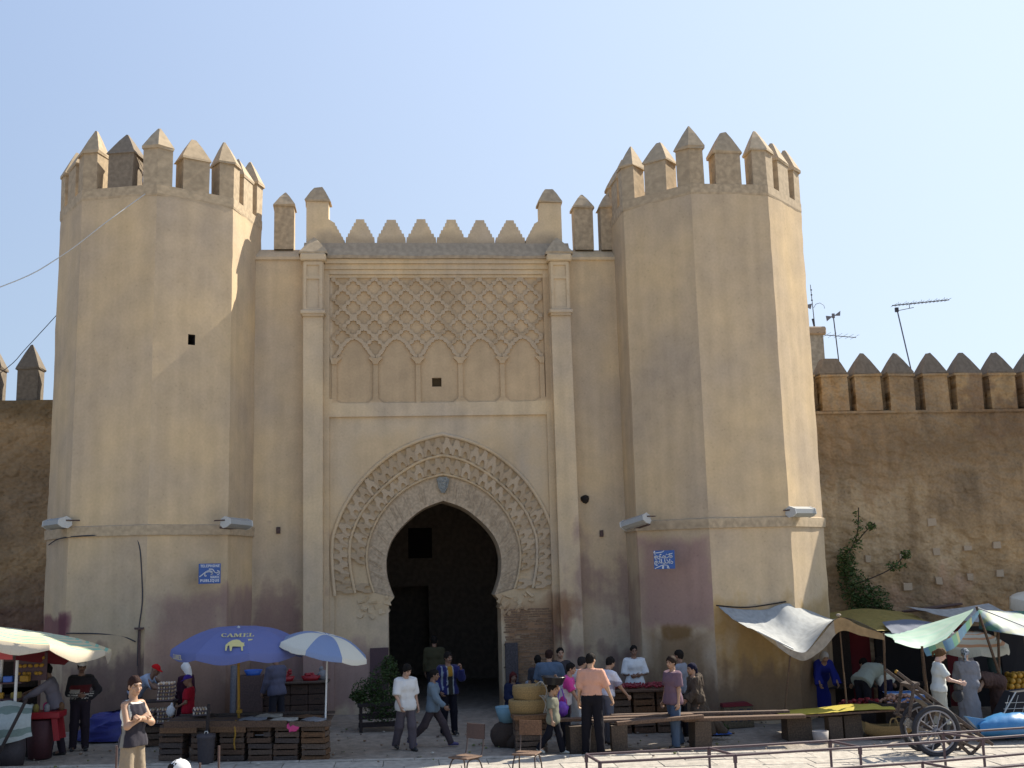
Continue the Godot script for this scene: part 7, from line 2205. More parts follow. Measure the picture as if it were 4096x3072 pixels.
func crowd() -> void:
	var white := Color(0.74, 0.74, 0.72)
	var dark := Color(0.022, 0.02, 0.024)
	var tan_skin := Color(0.36, 0.21, 0.13)
	var brown_skin := Color(0.20, 0.11, 0.07)
	var fair := Color(0.52, 0.33, 0.25)
	# left stall
	person({"label": "person in grey sweater and dark trousers leaning to the left edge stall", "at": at(-7.5, 4.7), "h": 1.74, "yaw": -80, "lean": 16, "head": [0, 10], "skin": brown_skin, "arms": [[55, 6, 15, 5], [62, 4, 10, 5]], "legs": [[8, 3, 4], [-6, 3, 6]], "top": {"c": Color(0.17, 0.155, 0.18), "sleeve": "long", "hem": 0.88, "loose": 0.026}, "bottom": {"c": Color(0.03, 0.022, 0.03), "flare": 1.15}})
	person({"label": "person in white skullcap and dark top with pale stripes, hand on hip", "at": at(-7.22, 4.1), "h": 1.70, "yaw": 14, "head": [10, 8], "skin": brown_skin, "hat": "skullcap", "hat_c": white, "beard": true, "arms": [[-10, 32, 70, 60], [15, 10, 70, 50]], "top": {"c": Color(0.6, 0.58, 0.55), "sleeve": "long", "hem": 0.95, "loose": 0.024, "paint": func(p: Vector3) -> Color:
		if p.y < 1.12 and p.y > 0.99 and absf(p.x) < 0.24 and fmod(p.y * 26.0, 1.0) < 0.35: return Color(1, 0.98, 0.9)
		if p.y < 1.27 and p.y > 1.12 and absf(p.x) < 0.2 and p.z > 0: return Color(0.16, 0.03, 0.035) if p.x > -0.02 or p.y > 1.18 else Color(0.6, 0.56, 0.5)
		return Color(0.045, 0.042, 0.05)}, "bottom": {"c": Color(0.026, 0.022, 0.03), "flare": 1.2}})
	var vy := gy(-4.05, 13.6)
	var plinth := thing("low_wall", "low plastered wall end under the boy in the vest", "wall", Vector3(-4.05, 0, 13.6))
	var st := begin(); bevel_box(st, Vector3(0, 0.36, 0), Vector3(0.9, 0.7, 0.5), 0.02); make(st, "block", mats["pale_patch"], plinth)
	person({"label": "boy person with crossed arms in a black sleeveless vest with white trim", "at": Vector3(-4.05, 0.715, 13.6), "h": 1.54, "yaw": 56, "bulk": 0.88, "head": [-14, 6], "skin": tan_skin, "fine": 0.5, "hair_c": Color(0.03, 0.015, 0.012), "arms": [[30, 8, 82, 78], [24, 10, 92, 80]], "curl": [0.8, 0.8], "top": {"c": white, "sleeve": "none", "hem": 0.86, "loose": 0.026, "name": "vest", "paint": func(p: Vector3) -> Color:
		if p.y > 1.13 and absf(p.x) > 0.128 and absf(p.x) < 0.17: return Color(1, 1, 0.92)
		if p.y > 1.395 and absf(p.x) < 0.08: return Color(1, 1, 0.92)
		if p.y < 1.13 and absf(p.x) > 0.09 and absf(p.z) < 0.032: return Color(0.30, 0.29, 0.27)
		return Color(0.045, 0.04, 0.055)}, "bottom": {"c": Color(0.30, 0.24, 0.17), "flare": 1.35}})
	person({"label": "person in pale blue shirt and red cap leaning over the egg trays", "at": at(-6.5, 2.8), "h": 1.66, "yaw": 78, "lean": 42, "head": [0, 22], "skin": brown_skin, "hat": "cap", "hat_c": Color(0.5, 0.012, 0.015), "hair": "", "arms": [[60, 4, 25, 8], [48, 6, 30, 10]], "legs": [[14, 3, 4], [-8, 3, 8]], "top": {"c": Color(0.36, 0.43, 0.56), "sleeve": "long", "hem": 0.9, "loose": 0.024}, "bottom": {"c": Color(0.03, 0.03, 0.04)}})
	person({"label": "veiled person in white headscarf and dark plum robe behind the red shirted child", "at": at(-5.42, 3.1), "h": 1.52, "yaw": -120, "head": [-12, 14], "skin": tan_skin, "fem": true, "hat": "scarf", "hat_c": white, "drape": true, "hair": "", "top": {"c": Color(0.045, 0.016, 0.032), "sleeve": "long", "robe": true, "loose": 0.035}, "bottom": {"type": "none"}})
	person({"label": "child person in red T-shirt and violet cap holding a white bag", "at": at(-5.2, 3.95), "h": 1.36, "yaw": -95, "head": [0, 12], "skin": brown_skin, "hat": "cap", "hat_c": Color(0.06, 0.03, 0.25), "hair": "", "arms": [[6, 6, 60, 20], [4, 8, 30, 10]], "top": {"c": Color(0.36, 0.014, 0.03), "sleeve": "short", "hem": 0.82, "loose": 0.028}, "bottom": {"c": Color(0.05, 0.04, 0.05)}})
	var o := thing("plastic_bag", "white plastic bag held by the child in red", "bag", at(-5.5, 4.15) + Vector3(0, 0.62, 0))
	st = begin(); blob(st, Vector3(0, 0.1, 0), Vector3(0.085, 0.11, 0.06), 9, 7, Basis(), 0.14); blob(st, Vector3(0.02, 0.2, 0), Vector3(0.03, 0.06, 0.02), 7, 5); make(st, "bag", mats["white_cloth"], o)
	person({"label": "person in blue grey shirt seen from behind under the camel parasol", "at": at(-3.62, 2.75), "h": 1.66, "yaw": -140, "lean": 6, "head": [0, 14], "skin": brown_skin, "hat": "skullcap", "hat_c": Color(0.10, 0.04, 0.035), "arms": [[12, 8, 15, 8], [14, 8, 18, 8]], "top": {"c": Color(0.10, 0.105, 0.16), "sleeve": "long", "hem": 0.82, "loose": 0.026, "collar": true}, "bottom": {"c": Color(0.03, 0.03, 0.04)}})
	# the two caps in the foreground
	person({"label": "person in white backwards baseball cap at the bottom edge", "at": at(-2.93, 16.7), "h": 1.70, "yaw": 128, "head": [0, 2], "skin": fair, "fine": 0.6, "hat": "cap", "hat_c": white, "snapback": true, "visor_c": Color(0.3, 1.0, 0.6), "hair": "short", "top": {"c": white, "sleeve": "short"}, "bottom": {"c": dark}})
	person({"label": "person in plain white sun hat low at the bottom edge, beside the backwards cap", "at": at(-3.10, 16.9), "h": 1.585, "yaw": 170, "skin": tan_skin, "hat": "skullcap", "hat_c": white, "top": {"c": white, "sleeve": "short"}, "bottom": {"c": dark}})
	# walkers before the arch
	person({"label": "boy person in white polo shirt with dark collar stripe, looking down", "at": at(-0.95, 4.85), "h": 1.635, "yaw": 22, "lean": 3, "head": [10, 24], "skin": Color(0.42, 0.26, 0.18), "hair": "bowl", "arms": [[-6, 10, 12, 0], [14, 12, 22, 34]], "legs": [[10, 2, 10], [-10, 3, 14]], "top": {"c": Color(0.72, 0.71, 0.68), "sleeve": "short", "reach": 1.0, "hem": 0.80, "loose": 0.032, "collar": true, "collar_c": Color(1, 0.98, 0.92)}, "bottom": {"c": Color(0.105, 0.088, 0.10), "flare": 1.3}})
	person({"label": "boy person in grey blue shirt striding right behind the white polo", "at": at(-0.42, 4.4), "h": 1.55, "yaw": 78, "lean": 3, "head": [0, 8], "skin": brown_skin, "arms": [[-20, 6, 8, 5], [22, 6, 25, 5]], "legs": [[30, 2, 8], [-26, 2, 22]], "top": {"c": Color(0.15, 0.20, 0.245), "sleeve": "long", "hem": 0.82, "loose": 0.024}, "bottom": {"c": Color(0.065, 0.05, 0.055), "flare": 1.2}, "shoe": Color(0.06, 0.05, 0.14)})
	person({"label": "moustached person in blue tracksuit jacket with a hand at the mouth in the arch", "at": at(-0.06, 3.15), "h": 1.68, "yaw": 16, "head": [10, 4], "skin": brown_skin, "beard": true, "hair": "bowl", "arms": [[42, 20, 112, 12], [-4, 16, 40, 30]], "curl": [0.9, 0.6], "top": {"c": white, "sleeve": "long", "hem": 0.84, "loose": 0.034, "name": "jacket", "paint": func(p: Vector3) -> Color:
		if p.z > 0.02 and absf(p.x + 0.0) < 0.06 - maxf(0.0, p.y - 1.3) * 0.05: return Color(0.45, 0.24, 0.03) if p.y > 1.22 else Color(0.035, 0.035, 0.03)
		if p.z > 0.0 and absf(absf(p.x) - 0.07) < 0.009: return Color(0.4, 0.45, 0.5)
		if absf(p.x + 0.17) < 0.02 and p.z > 0.0 and p.y > 0.95: return Color(0.3, 0.36, 0.44)
		return Color(0.025, 0.028, 0.13)}, "bottom": {"c": Color(0.012, 0.012, 0.018), "flare": 1.15}})
	person({"label": "dim person in olive top deep inside the arch passage", "at": Vector3(-0.25, 0.12, -0.6), "h": 1.78, "yaw": 170, "skin": brown_skin, "top": {"c": Color(0.06, 0.055, 0.03), "sleeve": "long", "loose": 0.026}, "bottom": {"c": dark}})
	# right of the arch
	person({"label": "seated person in pink turban against the brick jamb", "at": at(2.0, 0.75), "h": 1.6, "sit": 0.30, "yaw": 8, "skin": brown_skin, "fem": true, "hat": "turban", "hat_c": Color(0.4, 0.02, 0.12), "hair": "", "legs": [[80, 12, 95], [80, 12, 95]], "arms": [[20, 8, 50, 30], [20, 8, 50, 30]], "top": {"c": Color(0.28, 0.32, 0.36), "sleeve": "long", "loose": 0.03}, "bottom": {"c": Color(0.03, 0.03, 0.05)}})
	person({"label": "seated person in dark blue robe beside the door leaf", "at": at(1.5, 0.95), "h": 1.55, "sit": 0.28, "yaw": 10, "skin": brown_skin, "fem": true, "hat": "scarf", "hat_c": Color(0.09, 0.02, 0.02), "hair": "", "legs": [[80, 12, 95], [80, 12, 95]], "arms": [[20, 8, 50, 30], [20, 8, 50, 30]], "top": {"c": Color(0.02, 0.025, 0.06), "sleeve": "long", "loose": 0.04}, "bottom": {"c": Color(0.02, 0.022, 0.05)}})
	o = thing("low_seat", "dark low block under the two seated women", "seat", at(1.75, 0.6))
	st = begin(); box(st, Vector3(0, 0.1, 0), Vector3(1.1, 0.22, 0.45), Basis(), 0.01); make(st, "block", mats["dark_wood"], o)
	person({"label": "broad person in slate blue shirt seen from behind at the straw baskets", "at": at(2.02, 3.5), "h": 1.745, "yaw": 172, "lean": 8, "head": [-10, 8], "skin": tan_skin, "bulk": 1.18, "hair_c": Color(0.03, 0.028, 0.028), "arms": [[10, 12, 20, 10], [10, 14, 20, 10]], "top": {"c": Color(0.10, 0.14, 0.20), "sleeve": "short", "reach": 0.95, "hem": 0.98, "loose": 0.026, "collar": true}, "bottom": {"c": Color(0.5, 0.5, 0.52)}})
	person({"label": "person facing us with short black hair behind the slate blue shirt", "at": at(2.36, 2.75), "h": 1.70, "yaw": 4, "skin": tan_skin, "top": {"c": Color(0.05, 0.045, 0.05), "sleeve": "short"}, "bottom": {"c": dark}})
	person({"label": "person with only black hair showing behind the slate blue shoulder", "at": at(1.86, 2.85), "h": 1.55, "yaw": 160, "skin": tan_skin, "top": {"c": Color(0.05, 0.05, 0.06), "sleeve": "short"}, "bottom": {"c": dark}})
	person({"label": "person in pink and white T-shirt leaning a hand on the plank bench", "at": at(2.16, 4.62), "h": 1.60, "yaw": 72, "lean": 14, "head": [0, 8], "skin": tan_skin, "arms": [[10, 8, 20, 10], [26, 6, 6, 5]], "curl": [0.4, 0.1], "top": {"c": white, "sleeve": "short", "reach": 0.9, "hem": 0.86, "loose": 0.03, "paint": func(p: Vector3) -> Color: return Color(0.85, 0.09, 0.42) if p.y > 1.30 or absf(p.x) > 0.19 else Color(1, 0.95, 0.97)}, "bottom": {"c": Color(0.03, 0.03, 0.04)}})
	o = thing("carrier_bag", "violet carrier bag hanging from the pink shirted youth", "bag", at(2.05, 5.0) + Vector3(0, 0.62, 0))
	st = begin(); blob(st, Vector3(0, 0.12, 0), Vector3(0.14, 0.15, 0.10), 9, 7, Basis(), 0.1); tube(st, [Vector3(-0.08, 0.24, 0), Vector3(-0.02, 0.5, -0.05)], 0.012, 5); tube(st, [Vector3(0.08, 0.24, 0), Vector3(0.02, 0.5, -0.05)], 0.012, 5); make(st, "bag", mats["violet_plastic"], o)
	person({"label": "person in long white robe with rolled sleeves beside the peach shirt", "at": at(2.50, 4.35), "h": 1.68, "yaw": 112, "lean": 8, "head": [0, 8], "skin": tan_skin, "bulk": 1.1, "hair_c": Color(0.02, 0.018, 0.018), "arms": [[8, 6, 14, 4], [22, 10, 10, 5]], "top": {"c": Color(0.72, 0.74, 0.70), "sleeve": "short", "reach": 1.1, "robe": true, "hem": 0.13, "loose": 0.036}, "bottom": {"type": "none"}})
	person({"label": "boy person in olive T-shirt carrying a black tray on the head", "at": at(1.80, 5.62), "h": 1.27, "yaw": 66, "head": [0, 2], "skin": tan_skin, "hair": "bowl", "arms": [[150, 14, 40, 10], [4, 8, 6, 5]], "legs": [[16, 2, 6], [-16, 2, 22]], "top": {"c": Color(0.20, 0.20, 0.15), "sleeve": "short", "hem": 0.72, "loose": 0.034}, "bottom": {"c": Color(0.014, 0.014, 0.016), "flare": 1.3}, "shoe": Color(0.42, 0.42, 0.36)})
	o = thing("tray", "round black tray balanced on the boy's head", "tray", at(1.82, 5.64) + Vector3(0, 1.262, 0), 0.2)
	st = begin(); lathe(st, [Vector2(0, 0), Vector2(0.17, 0), Vector2(0.225, 0.13), Vector2(0.24, 0.135), Vector2(0.235, 0.15), Vector2(0.215, 0.145), Vector2(0.165, 0.015), Vector2(0, 0.015)], 22, Vector3(), Basis(Vector3(0, 0, 1), -0.06)); make(st, "bowl", mats["black_enamel"], o)
	person({"label": "tall person in peach shirt and black trousers standing with back to us", "at": at(2.52, 5.78), "h": 1.86, "yaw": 168, "head": [-30, 4], "skin": Color(0.44, 0.27, 0.17), "arms": [[6, 7, 12, 0], [10, 20, 14, 0]], "curl": [0.6, 0.8], "legs": [[2, 3, 2], [-2, 3, 2]], "top": {"c": Color(0.62, 0.335, 0.24), "sleeve": "short", "reach": 0.92, "hem": 1.0, "loose": 0.026, "collar": true, "folds": 0.014}, "bottom": {"c": Color(0.012, 0.011, 0.015), "flare": 1.2}})
	person({"label": "boy person in white T-shirt and grey jeans with bowed head", "at": at(3.02, 4.5), "h": 1.69, "yaw": 118, "lean": 9, "head": [0, 22], "skin": tan_skin, "arms": [[8, 8, 14, 0], [24, 14, 14, 0]], "curl": [0.6, 0.9], "top": {"c": Color(0.72, 0.72, 0.78), "sleeve": "short", "reach": 0.9, "hem": 0.94, "loose": 0.028, "paint": func(p: Vector3) -> Color: return Color(0.45, 0.43, 0.5) if p.x < -0.08 and p.y < 1.25 and p.y > 1.08 else Color.WHITE}, "bottom": {"c": Color(0.16, 0.165, 0.19), "flare": 1.1}})
	person({"label": "vendor person in white T-shirt with folded arms behind the red fruit", "at": at(4.02, 2.45), "h": 1.70, "yaw": -2, "head": [0, 6], "skin": brown_skin, "arms": [[14, 12, 70, 66], [10, 12, 78, 66]], "curl": [0.7, 0.7], "top": {"c": Color(0.70, 0.72, 0.72), "sleeve": "short", "reach": 1.05, "hem": 0.86, "loose": 0.034}, "bottom": {"c": Color(0.06, 0.06, 0.08)}})
	person({"label": "person in plum T-shirt and blue jeans looking left across the bench", "at": at(4.2, 5.2), "h": 1.735, "yaw": -68, "head": [10, 2], "skin": tan_skin, "hair": "bowl", "hair_c": Color(0.025, 0.016, 0.012), "arms": [[2, 6, 8, 4], [4, 7, 12, 6]], "legs": [[6, 2, 4], [-10, 2, 10]], "top": {"c": Color(0.165, 0.105, 0.135), "sleeve": "short", "hem": 0.82, "loose": 0.034}, "bottom": {"c": Color(0.075, 0.11, 0.17), "flare": 1.35}})
	person({"label": "person in grey and white shirt standing behind the plum T-shirt", "at": at(4.66, 3.9), "h": 1.75, "yaw": -128, "head": [0, 2], "skin": brown_skin, "top": {"c": Color(0.24, 0.26, 0.31), "sleeve": "short", "loose": 0.028, "hem": 0.86}, "bottom": {"c": dark}})
	person({"label": "person in brown hooded robe and black headscarf walking left", "at": at(4.88, 4.4), "h": 1.53, "yaw": -88, "lean": 8, "head": [8, 4], "skin": tan_skin, "fem": true, "bulk": 1.12, "hat": "knot", "hat_c": Color(0.012, 0.012, 0.03), "hair": "", "hood": true, "arms": [[10, 8, 40, 20], [6, 8, 30, 20]], "legs": [[12, 2, 4], [-34, 2, 22]], "top": {"c": Color(0.085, 0.066, 0.05), "sleeve": "long", "robe": true, "hem": 0.12, "loose": 0.03, "folds": 0.03}, "bottom": {"type": "none"}, "shoe": Color(0.03, 0.015, 0.012)})
	# under the right awnings
	person({"label": "person in royal blue robe and white scarf bending towards us under the awning", "at": at(8.42, 1.75), "h": 1.62, "yaw": 0, "lean": 40, "head": [0, 22], "skin": tan_skin, "fem": true, "hat": "scarf", "hat_c": Color(0.5, 0.48, 0.45), "hair": "", "arms": [[22, 12, 20, 10], [22, 12, 20, 10]], "top": {"c": Color(0.022, 0.03, 0.22), "sleeve": "long", "robe": true, "loose": 0.04}, "bottom": {"type": "none"}})
	person({"label": "person in sage shirt bending over the goods, back rounded", "at": at(8.95, 2.9), "h": 1.74, "yaw": 118, "lean": 56, "head": [0, 40], "skin": brown_skin, "bulk": 1.12, "arms": [[30, 8, 20, 8], [34, 8, 25, 8]], "top": {"c": Color(0.33, 0.37, 0.32), "sleeve": "short", "hem": 0.84, "loose": 0.04}, "bottom": {"c": dark}})
	person({"label": "person in cream shirt stooping beside the sage shirt", "at": at(9.5, 2.8), "h": 1.74, "yaw": 205, "lean": 60, "head": [0, 30], "skin": tan_skin, "arms": [[40, 6, 15, 8], [36, 8, 25, 8]], "top": {"c": Color(0.66, 0.68, 0.60), "sleeve": "long", "hem": 0.84, "loose": 0.038}, "bottom": {"c": Color(0.02, 0.018, 0.04)}})
	person({"label": "fair haired person in white T-shirt looking down at a camera", "at": at(9.78, 4.75), "h": 1.80, "yaw": 76, "lean": 5, "head": [0, 24], "skin": fair, "fem": true, "hair": "tail", "hair_c": Color(0.10, 0.055, 0.026), "arms": [[24, 6, 52, 14], [28, 8, 46, 10]], "curl": [0.8, 0.8], "top": {"c": Color(0.60, 0.63, 0.60), "sleeve": "short", "hem": 0.9, "loose": 0.024}, "bottom": {"type": "skirt", "c": Color(0.42, 0.42, 0.36), "to": 0.3}})
	o = thing("camera_bag", "black camera held by the fair haired person", "camera", at(10.22, 4.7) + Vector3(0, 1.0, 0.0), 0.2)
	st = begin(); bevel_box(st, Vector3(0, 0, 0), Vector3(0.17, 0.12, 0.12), 0.02); lathe(st, [Vector2(0.05, 0), Vector2(0.055, 0.09), Vector2(0, 0.09)], 10, Vector3(0.03, 0.05, 0), Basis(Vector3(0, 0, 1), -0.4)); make(st, "body", mats["black_enamel"], o)
	st = begin(); blob(st, Vector3(-0.03, -0.17, 0), Vector3(0.13, 0.13, 0.09), 9, 6, Basis(), 0.08); make(st, "pouch", mats["dark_cloth"], o)
	person({"label": "person in long grey robe and patterned headscarf seen from behind", "at": at(11.0, 3.55), "h": 1.66, "yaw": 158, "head": [-6, 6], "skin": tan_skin, "fem": true, "bulk": 1.12, "hat": "knot", "hat_c": Color(0.4, 0.42, 0.45), "hair": "", "hat_paint": func(p: Vector3) -> Color: return Color(0.22, 0.3, 0.32) if sin(p.x * 70.0) * sin(p.y * 60.0) * sin(p.z * 66.0) > 0.05 else Color(1, 1, 1), "arms": [[18, 10, 60, 40], [20, 10, 60, 40]], "top": {"c": Color(0.25, 0.25, 0.27), "sleeve": "long", "robe": true, "loose": 0.036, "hem": 0.06, "folds": 0.022}, "bottom": {"type": "none"}})
	person({"label": "person in rust brown robe bent double beside the grey robe", "at": at(11.95, 3.0), "h": 1.62, "yaw": -84, "lean": 74, "head": [0, 25], "skin": tan_skin, "fem": true, "bulk": 1.2, "hat": "scarf", "hat_c": Color(0.3, 0.31, 0.36), "hair": "", "arms": [[40, 8, 20, 8], [44, 8, 20, 8]], "top": {"c": Color(0.105, 0.062, 0.05), "sleeve": "long", "robe": true, "loose": 0.05, "folds": 0.03}, "bottom": {"type": "none"}})
	person({"label": "person in green cap and white shirt under the orange striped parasol", "at": at(11.85, 1.9), "h": 1.58, "yaw": 30, "skin": brown_skin, "hat": "cap", "hat_c": Color(0.02, 0.06, 0.05), "hair": "", "top": {"c": Color(0.5, 0.52, 0.6), "sleeve": "short", "loose": 0.03}, "bottom": {"c": dark}})

func palette() -> void:
	grain("fine", 0.03, 0.88, 1.0)
	grain("coarse", 0.012, 0.78, 1.0, 5)
	grain("fabric_grain", 0.06, 0.88, 1.0, 3)
	grain("wood_grain", 0.02, 0.62, 1.0, 5)
	var wood := {"crate_a": Vector3(0.155, 0.088, 0.052), "crate_b": Vector3(0.175, 0.115, 0.078), "crate_c": Vector3(0.115, 0.082, 0.066), "crate_d": Vector3(0.22, 0.112, 0.05), "plank_a": Vector3(0.20, 0.12, 0.075), "plank_b": Vector3(0.16, 0.105, 0.075), "old_wood": Vector3(0.10, 0.068, 0.05), "dark_wood": Vector3(0.04, 0.028, 0.026), "counter_a": Vector3(0.075, 0.042, 0.03), "counter_b": Vector3(0.092, 0.052, 0.035), "block_wood": Vector3(0.13, 0.09, 0.06), "cart_wood": Vector3(0.12, 0.085, 0.065), "cart_pale": Vector3(0.30, 0.26, 0.21), "pole_wood": Vector3(0.17, 0.10, 0.055), "olive_wood": Vector3(0.17, 0.13, 0.075), "seat_wood": Vector3(0.20, 0.115, 0.07), "seat_back_b": Vector3(0.22, 0.115, 0.06)}
	for k in wood: mat(k, Color(wood[k].x, wood[k].y, wood[k].z), 0.85, "wood_grain", 2.2)
	mat("plain", Color(1, 1, 1), 0.9)
	mat("dirt", Color(0.34, 0.29, 0.235), 0.97, "coarse", 0.55)
	relief(mats["dirt"], "dirt_bump", 0.04, 6.0)
	mat("street", Color(0.50, 0.44, 0.36), 0.95, "coarse", 0.3)
	mat("slab", Color(0.50, 0.45, 0.38), 0.9, "coarse", 0.8)
	relief(mats["slab"], "slab_bump", 0.07, 3.0)
	mat("arch_stone", Color(0.53, 0.41, 0.275), 0.95, "fine", 2.0)
	mat("arch_stone_b", Color(0.46, 0.345, 0.22), 0.95, "fine", 2.0)
	mat("worn_ring", Color(0.55, 0.43, 0.295), 0.97, "coarse", 1.6)
	mat("jamb_brick", Color(0.30, 0.20, 0.13), 0.97, "coarse", 2.0)
	mat("grey_stone", Color(0.30, 0.31, 0.29), 0.9, "coarse", 3.0)
	mat("coping_grey", Color(0.47, 0.37, 0.255), 0.97, "coarse", 0.9)
	mat("merlon_a", Color(0.53, 0.415, 0.275), 0.97, "coarse", 0.9)
	mat("merlon_b", Color(0.50, 0.385, 0.25), 0.97, "coarse", 0.9)
	mat("merlon_dark", Color(0.27, 0.215, 0.155), 0.97, "coarse", 1.2)
	mat("cap_dark", Color(0.21, 0.17, 0.125), 0.97, "coarse", 1.2)
	mat("trim", Color(0.545, 0.425, 0.28), 0.97, "coarse", 1.0)
	mat("house_wall", Color(0.46, 0.42, 0.33), 0.95, "coarse", 0.8)
	mat("pale_patch", Color(0.44, 0.345, 0.24), 0.95, "fine", 2.0)
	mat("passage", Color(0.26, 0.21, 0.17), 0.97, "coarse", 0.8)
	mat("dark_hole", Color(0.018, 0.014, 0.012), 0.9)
	mat("dark_brick", Color(0.07, 0.045, 0.018), 0.95, "coarse", 5.0)
	mat("rust", Color(0.12, 0.075, 0.065), 0.85, "coarse", 3.0)
	mat("plum_paint", Color(0.085, 0.045, 0.052), 0.7, "fine", 1.5)
	mat("blue_grey_wood", Color(0.10, 0.085, 0.09), 0.8, "wood_grain", 1.6)
	mat("dark_metal", Color(0.03, 0.03, 0.04), 0.6)
	mat("blue_metal", Color(0.07, 0.09, 0.14), 0.5)
	mat("grey_metal", Color(0.2, 0.2, 0.22), 0.6, "coarse", 3.0)
	mat("lamp_grey", Color(0.36, 0.365, 0.35), 0.5, "fine", 2.0)
	mat("lamp_pale", Color(0.58, 0.58, 0.55), 0.55, "fine", 2.0)
	mat("sign_blue", Color(0.02, 0.10, 0.36), 0.35, "fine", 2.0)
	mat("sign_white", Color(0.68, 0.70, 0.72), 0.5)
	mat("yellow_paint", Color(0.42, 0.23, 0.02), 0.7, "coarse", 4.0)
	mat("white_paint", Color(0.74, 0.73, 0.70), 0.55, "fine", 1.5)
	mat("white_cloth", Color(0.70, 0.71, 0.73), 0.85, "fabric_grain", 3.0)
	mat("paper_grey", Color(0.25, 0.25, 0.26), 0.9, "coarse", 2.5)
	mat("paper_pale", Color(0.46, 0.42, 0.35), 0.9, "coarse", 2.5)
	mat("pink", Color(0.6, 0.06, 0.19), 0.85, "fabric_grain", 3.0)
	mat("red_plastic", Color(0.33, 0.012, 0.02), 0.5, "fine", 2.0)
	mat("red_fruit", Color(0.22, 0.008, 0.022), 0.35)
	mat("red_cloth", Color(0.55, 0.10, 0.10), 0.9, "fabric_grain", 2.0)
	mat("dark_red_cloth", Color(0.16, 0.014, 0.022), 0.9, "fabric_grain", 2.0)
	mat("blue_plastic", Color(0.03, 0.12, 0.48), 0.45)
	mat("blue_tarp", Color(0.03, 0.035, 0.22), 0.5, "fine", 1.0)
	mat("pale_blue_cloth", Color(0.16, 0.30, 0.38), 0.85, "fabric_grain", 3.0)
	mat("blue_grey_cloth", Color(0.13, 0.15, 0.2), 0.85, "fabric_grain", 2.0)
	mat("blue_sack", Color(0.05, 0.22, 0.46), 0.3, "fine", 2.0)
	mat("violet_plastic", Color(0.17, 0.05, 0.42), 0.45)
	mat("dark_barrel", Color(0.055, 0.045, 0.05), 0.7, "coarse", 2.5)
	mat("dark_barrel_red", Color(0.075, 0.02, 0.025), 0.7, "coarse", 2.5)
	mat("tray_grey", Color(0.20, 0.15, 0.16), 0.9, "coarse", 4.0)
	mat("egg", Color(0.66, 0.58, 0.48), 0.55)
	mat("straw", Color(0.40, 0.265, 0.105), 0.9, "wood_grain", 4.0)
	mat("bark", Color(0.06, 0.04, 0.03), 0.95, "coarse", 3.0)
	mat("leaf", Color(0.055, 0.085, 0.022), 0.7)
	mats["leaf"].backlight_enabled = true
	mats["leaf"].backlight = Color(0.08, 0.12, 0.03)
	mat("canvas", Color(0.40, 0.41, 0.40), 0.9, "coarse", 0.9)
	mats["canvas"].backlight_enabled = true
	mats["canvas"].backlight = Color(0.15, 0.14, 0.12)
	mat("canvas_tan", Color(0.42, 0.36, 0.28), 0.9, "coarse", 0.9)
	mats["canvas_tan"].backlight_enabled = true
	mats["canvas_tan"].backlight = Color(0.40, 0.27, 0.12)
	mat("green_tarp", Color(0.42, 0.52, 0.46), 0.6, "fabric_grain", 1.5)
	mats["green_tarp"].backlight_enabled = true
	mats["green_tarp"].backlight = Color(0.3, 0.4, 0.32)
	mat("olive_cloth", Color(0.27, 0.21, 0.05), 0.85, "coarse", 1.2)
	mat("yellow_sheet", Color(0.52, 0.42, 0.06), 0.5, "fine", 1.5)
	mat("drape_pale", Color(0.42, 0.46, 0.44), 0.7, "fine", 1.0)
	mat("dark_cloth", Color(0.018, 0.018, 0.022), 0.9, "fabric_grain", 2.0)
	mat("dark_green_cloth", Color(0.02, 0.045, 0.045), 0.9, "fabric_grain", 2.0)
	mat("black_enamel", Color(0.018, 0.018, 0.022), 0.3)
	mat("onion", Color(0.42, 0.22, 0.14), 0.5)
	mat("orange", Color(0.55, 0.30, 0.035), 0.5)
	mat("spatter", Color(0.42, 0.38, 0.35), 0.8, "coarse", 8.0)
	mat("rubber", Color(0.025, 0.024, 0.028), 0.8)
	mat("wheel_rim", Color(0.25, 0.24, 0.25), 0.5)
	mat("tube_brown", Color(0.06, 0.04, 0.035), 0.5, "fine", 3.0)
	mat("tube_plum", Color(0.085, 0.05, 0.06), 0.55, "fine", 3.0)
	mat("seat_back_a", Color(0.075, 0.04, 0.032), 0.6, "coarse", 5.0)

func sky_panorama(sun: Vector3) -> Image:
	# clear hot-weather air: blue overhead, whiter towards the horizon and round the sun
	var w := 512
	var h := 256
	var im := Image.create(w, h, false, Image.FORMAT_RGBF)
	for j in h:
		var el := PI / 2.0 - PI * (j + 0.5) / h
		for i in w:
			var az := TAU * (i + 0.5) / w
			var d := Vector3(sin(az) * cos(el), sin(el), -cos(az) * cos(el))
			var up := maxf(0.0, d.y)
			var c := Vector3(0.085, 0.205, 0.52).lerp(Vector3(0.46, 0.61, 0.74), exp(-up * 2.8))
			var g := 0.78 * pow(0.5 + 0.5 * d.dot(sun), 3.0)
			c += Vector3(0.93, 0.97, 0.98) * g + Vector3(0.30, 0.33, 0.36) * pow(maxf(0.0, -d.dot(sun)), 2.0)
			if d.y < 0.0: c = c.lerp(Vector3(0.40, 0.36, 0.30), clampf(-d.y * 12.0, 0.0, 1.0))
			im.set_pixel(i, j, Color(c.x, c.y, c.z))
	return im

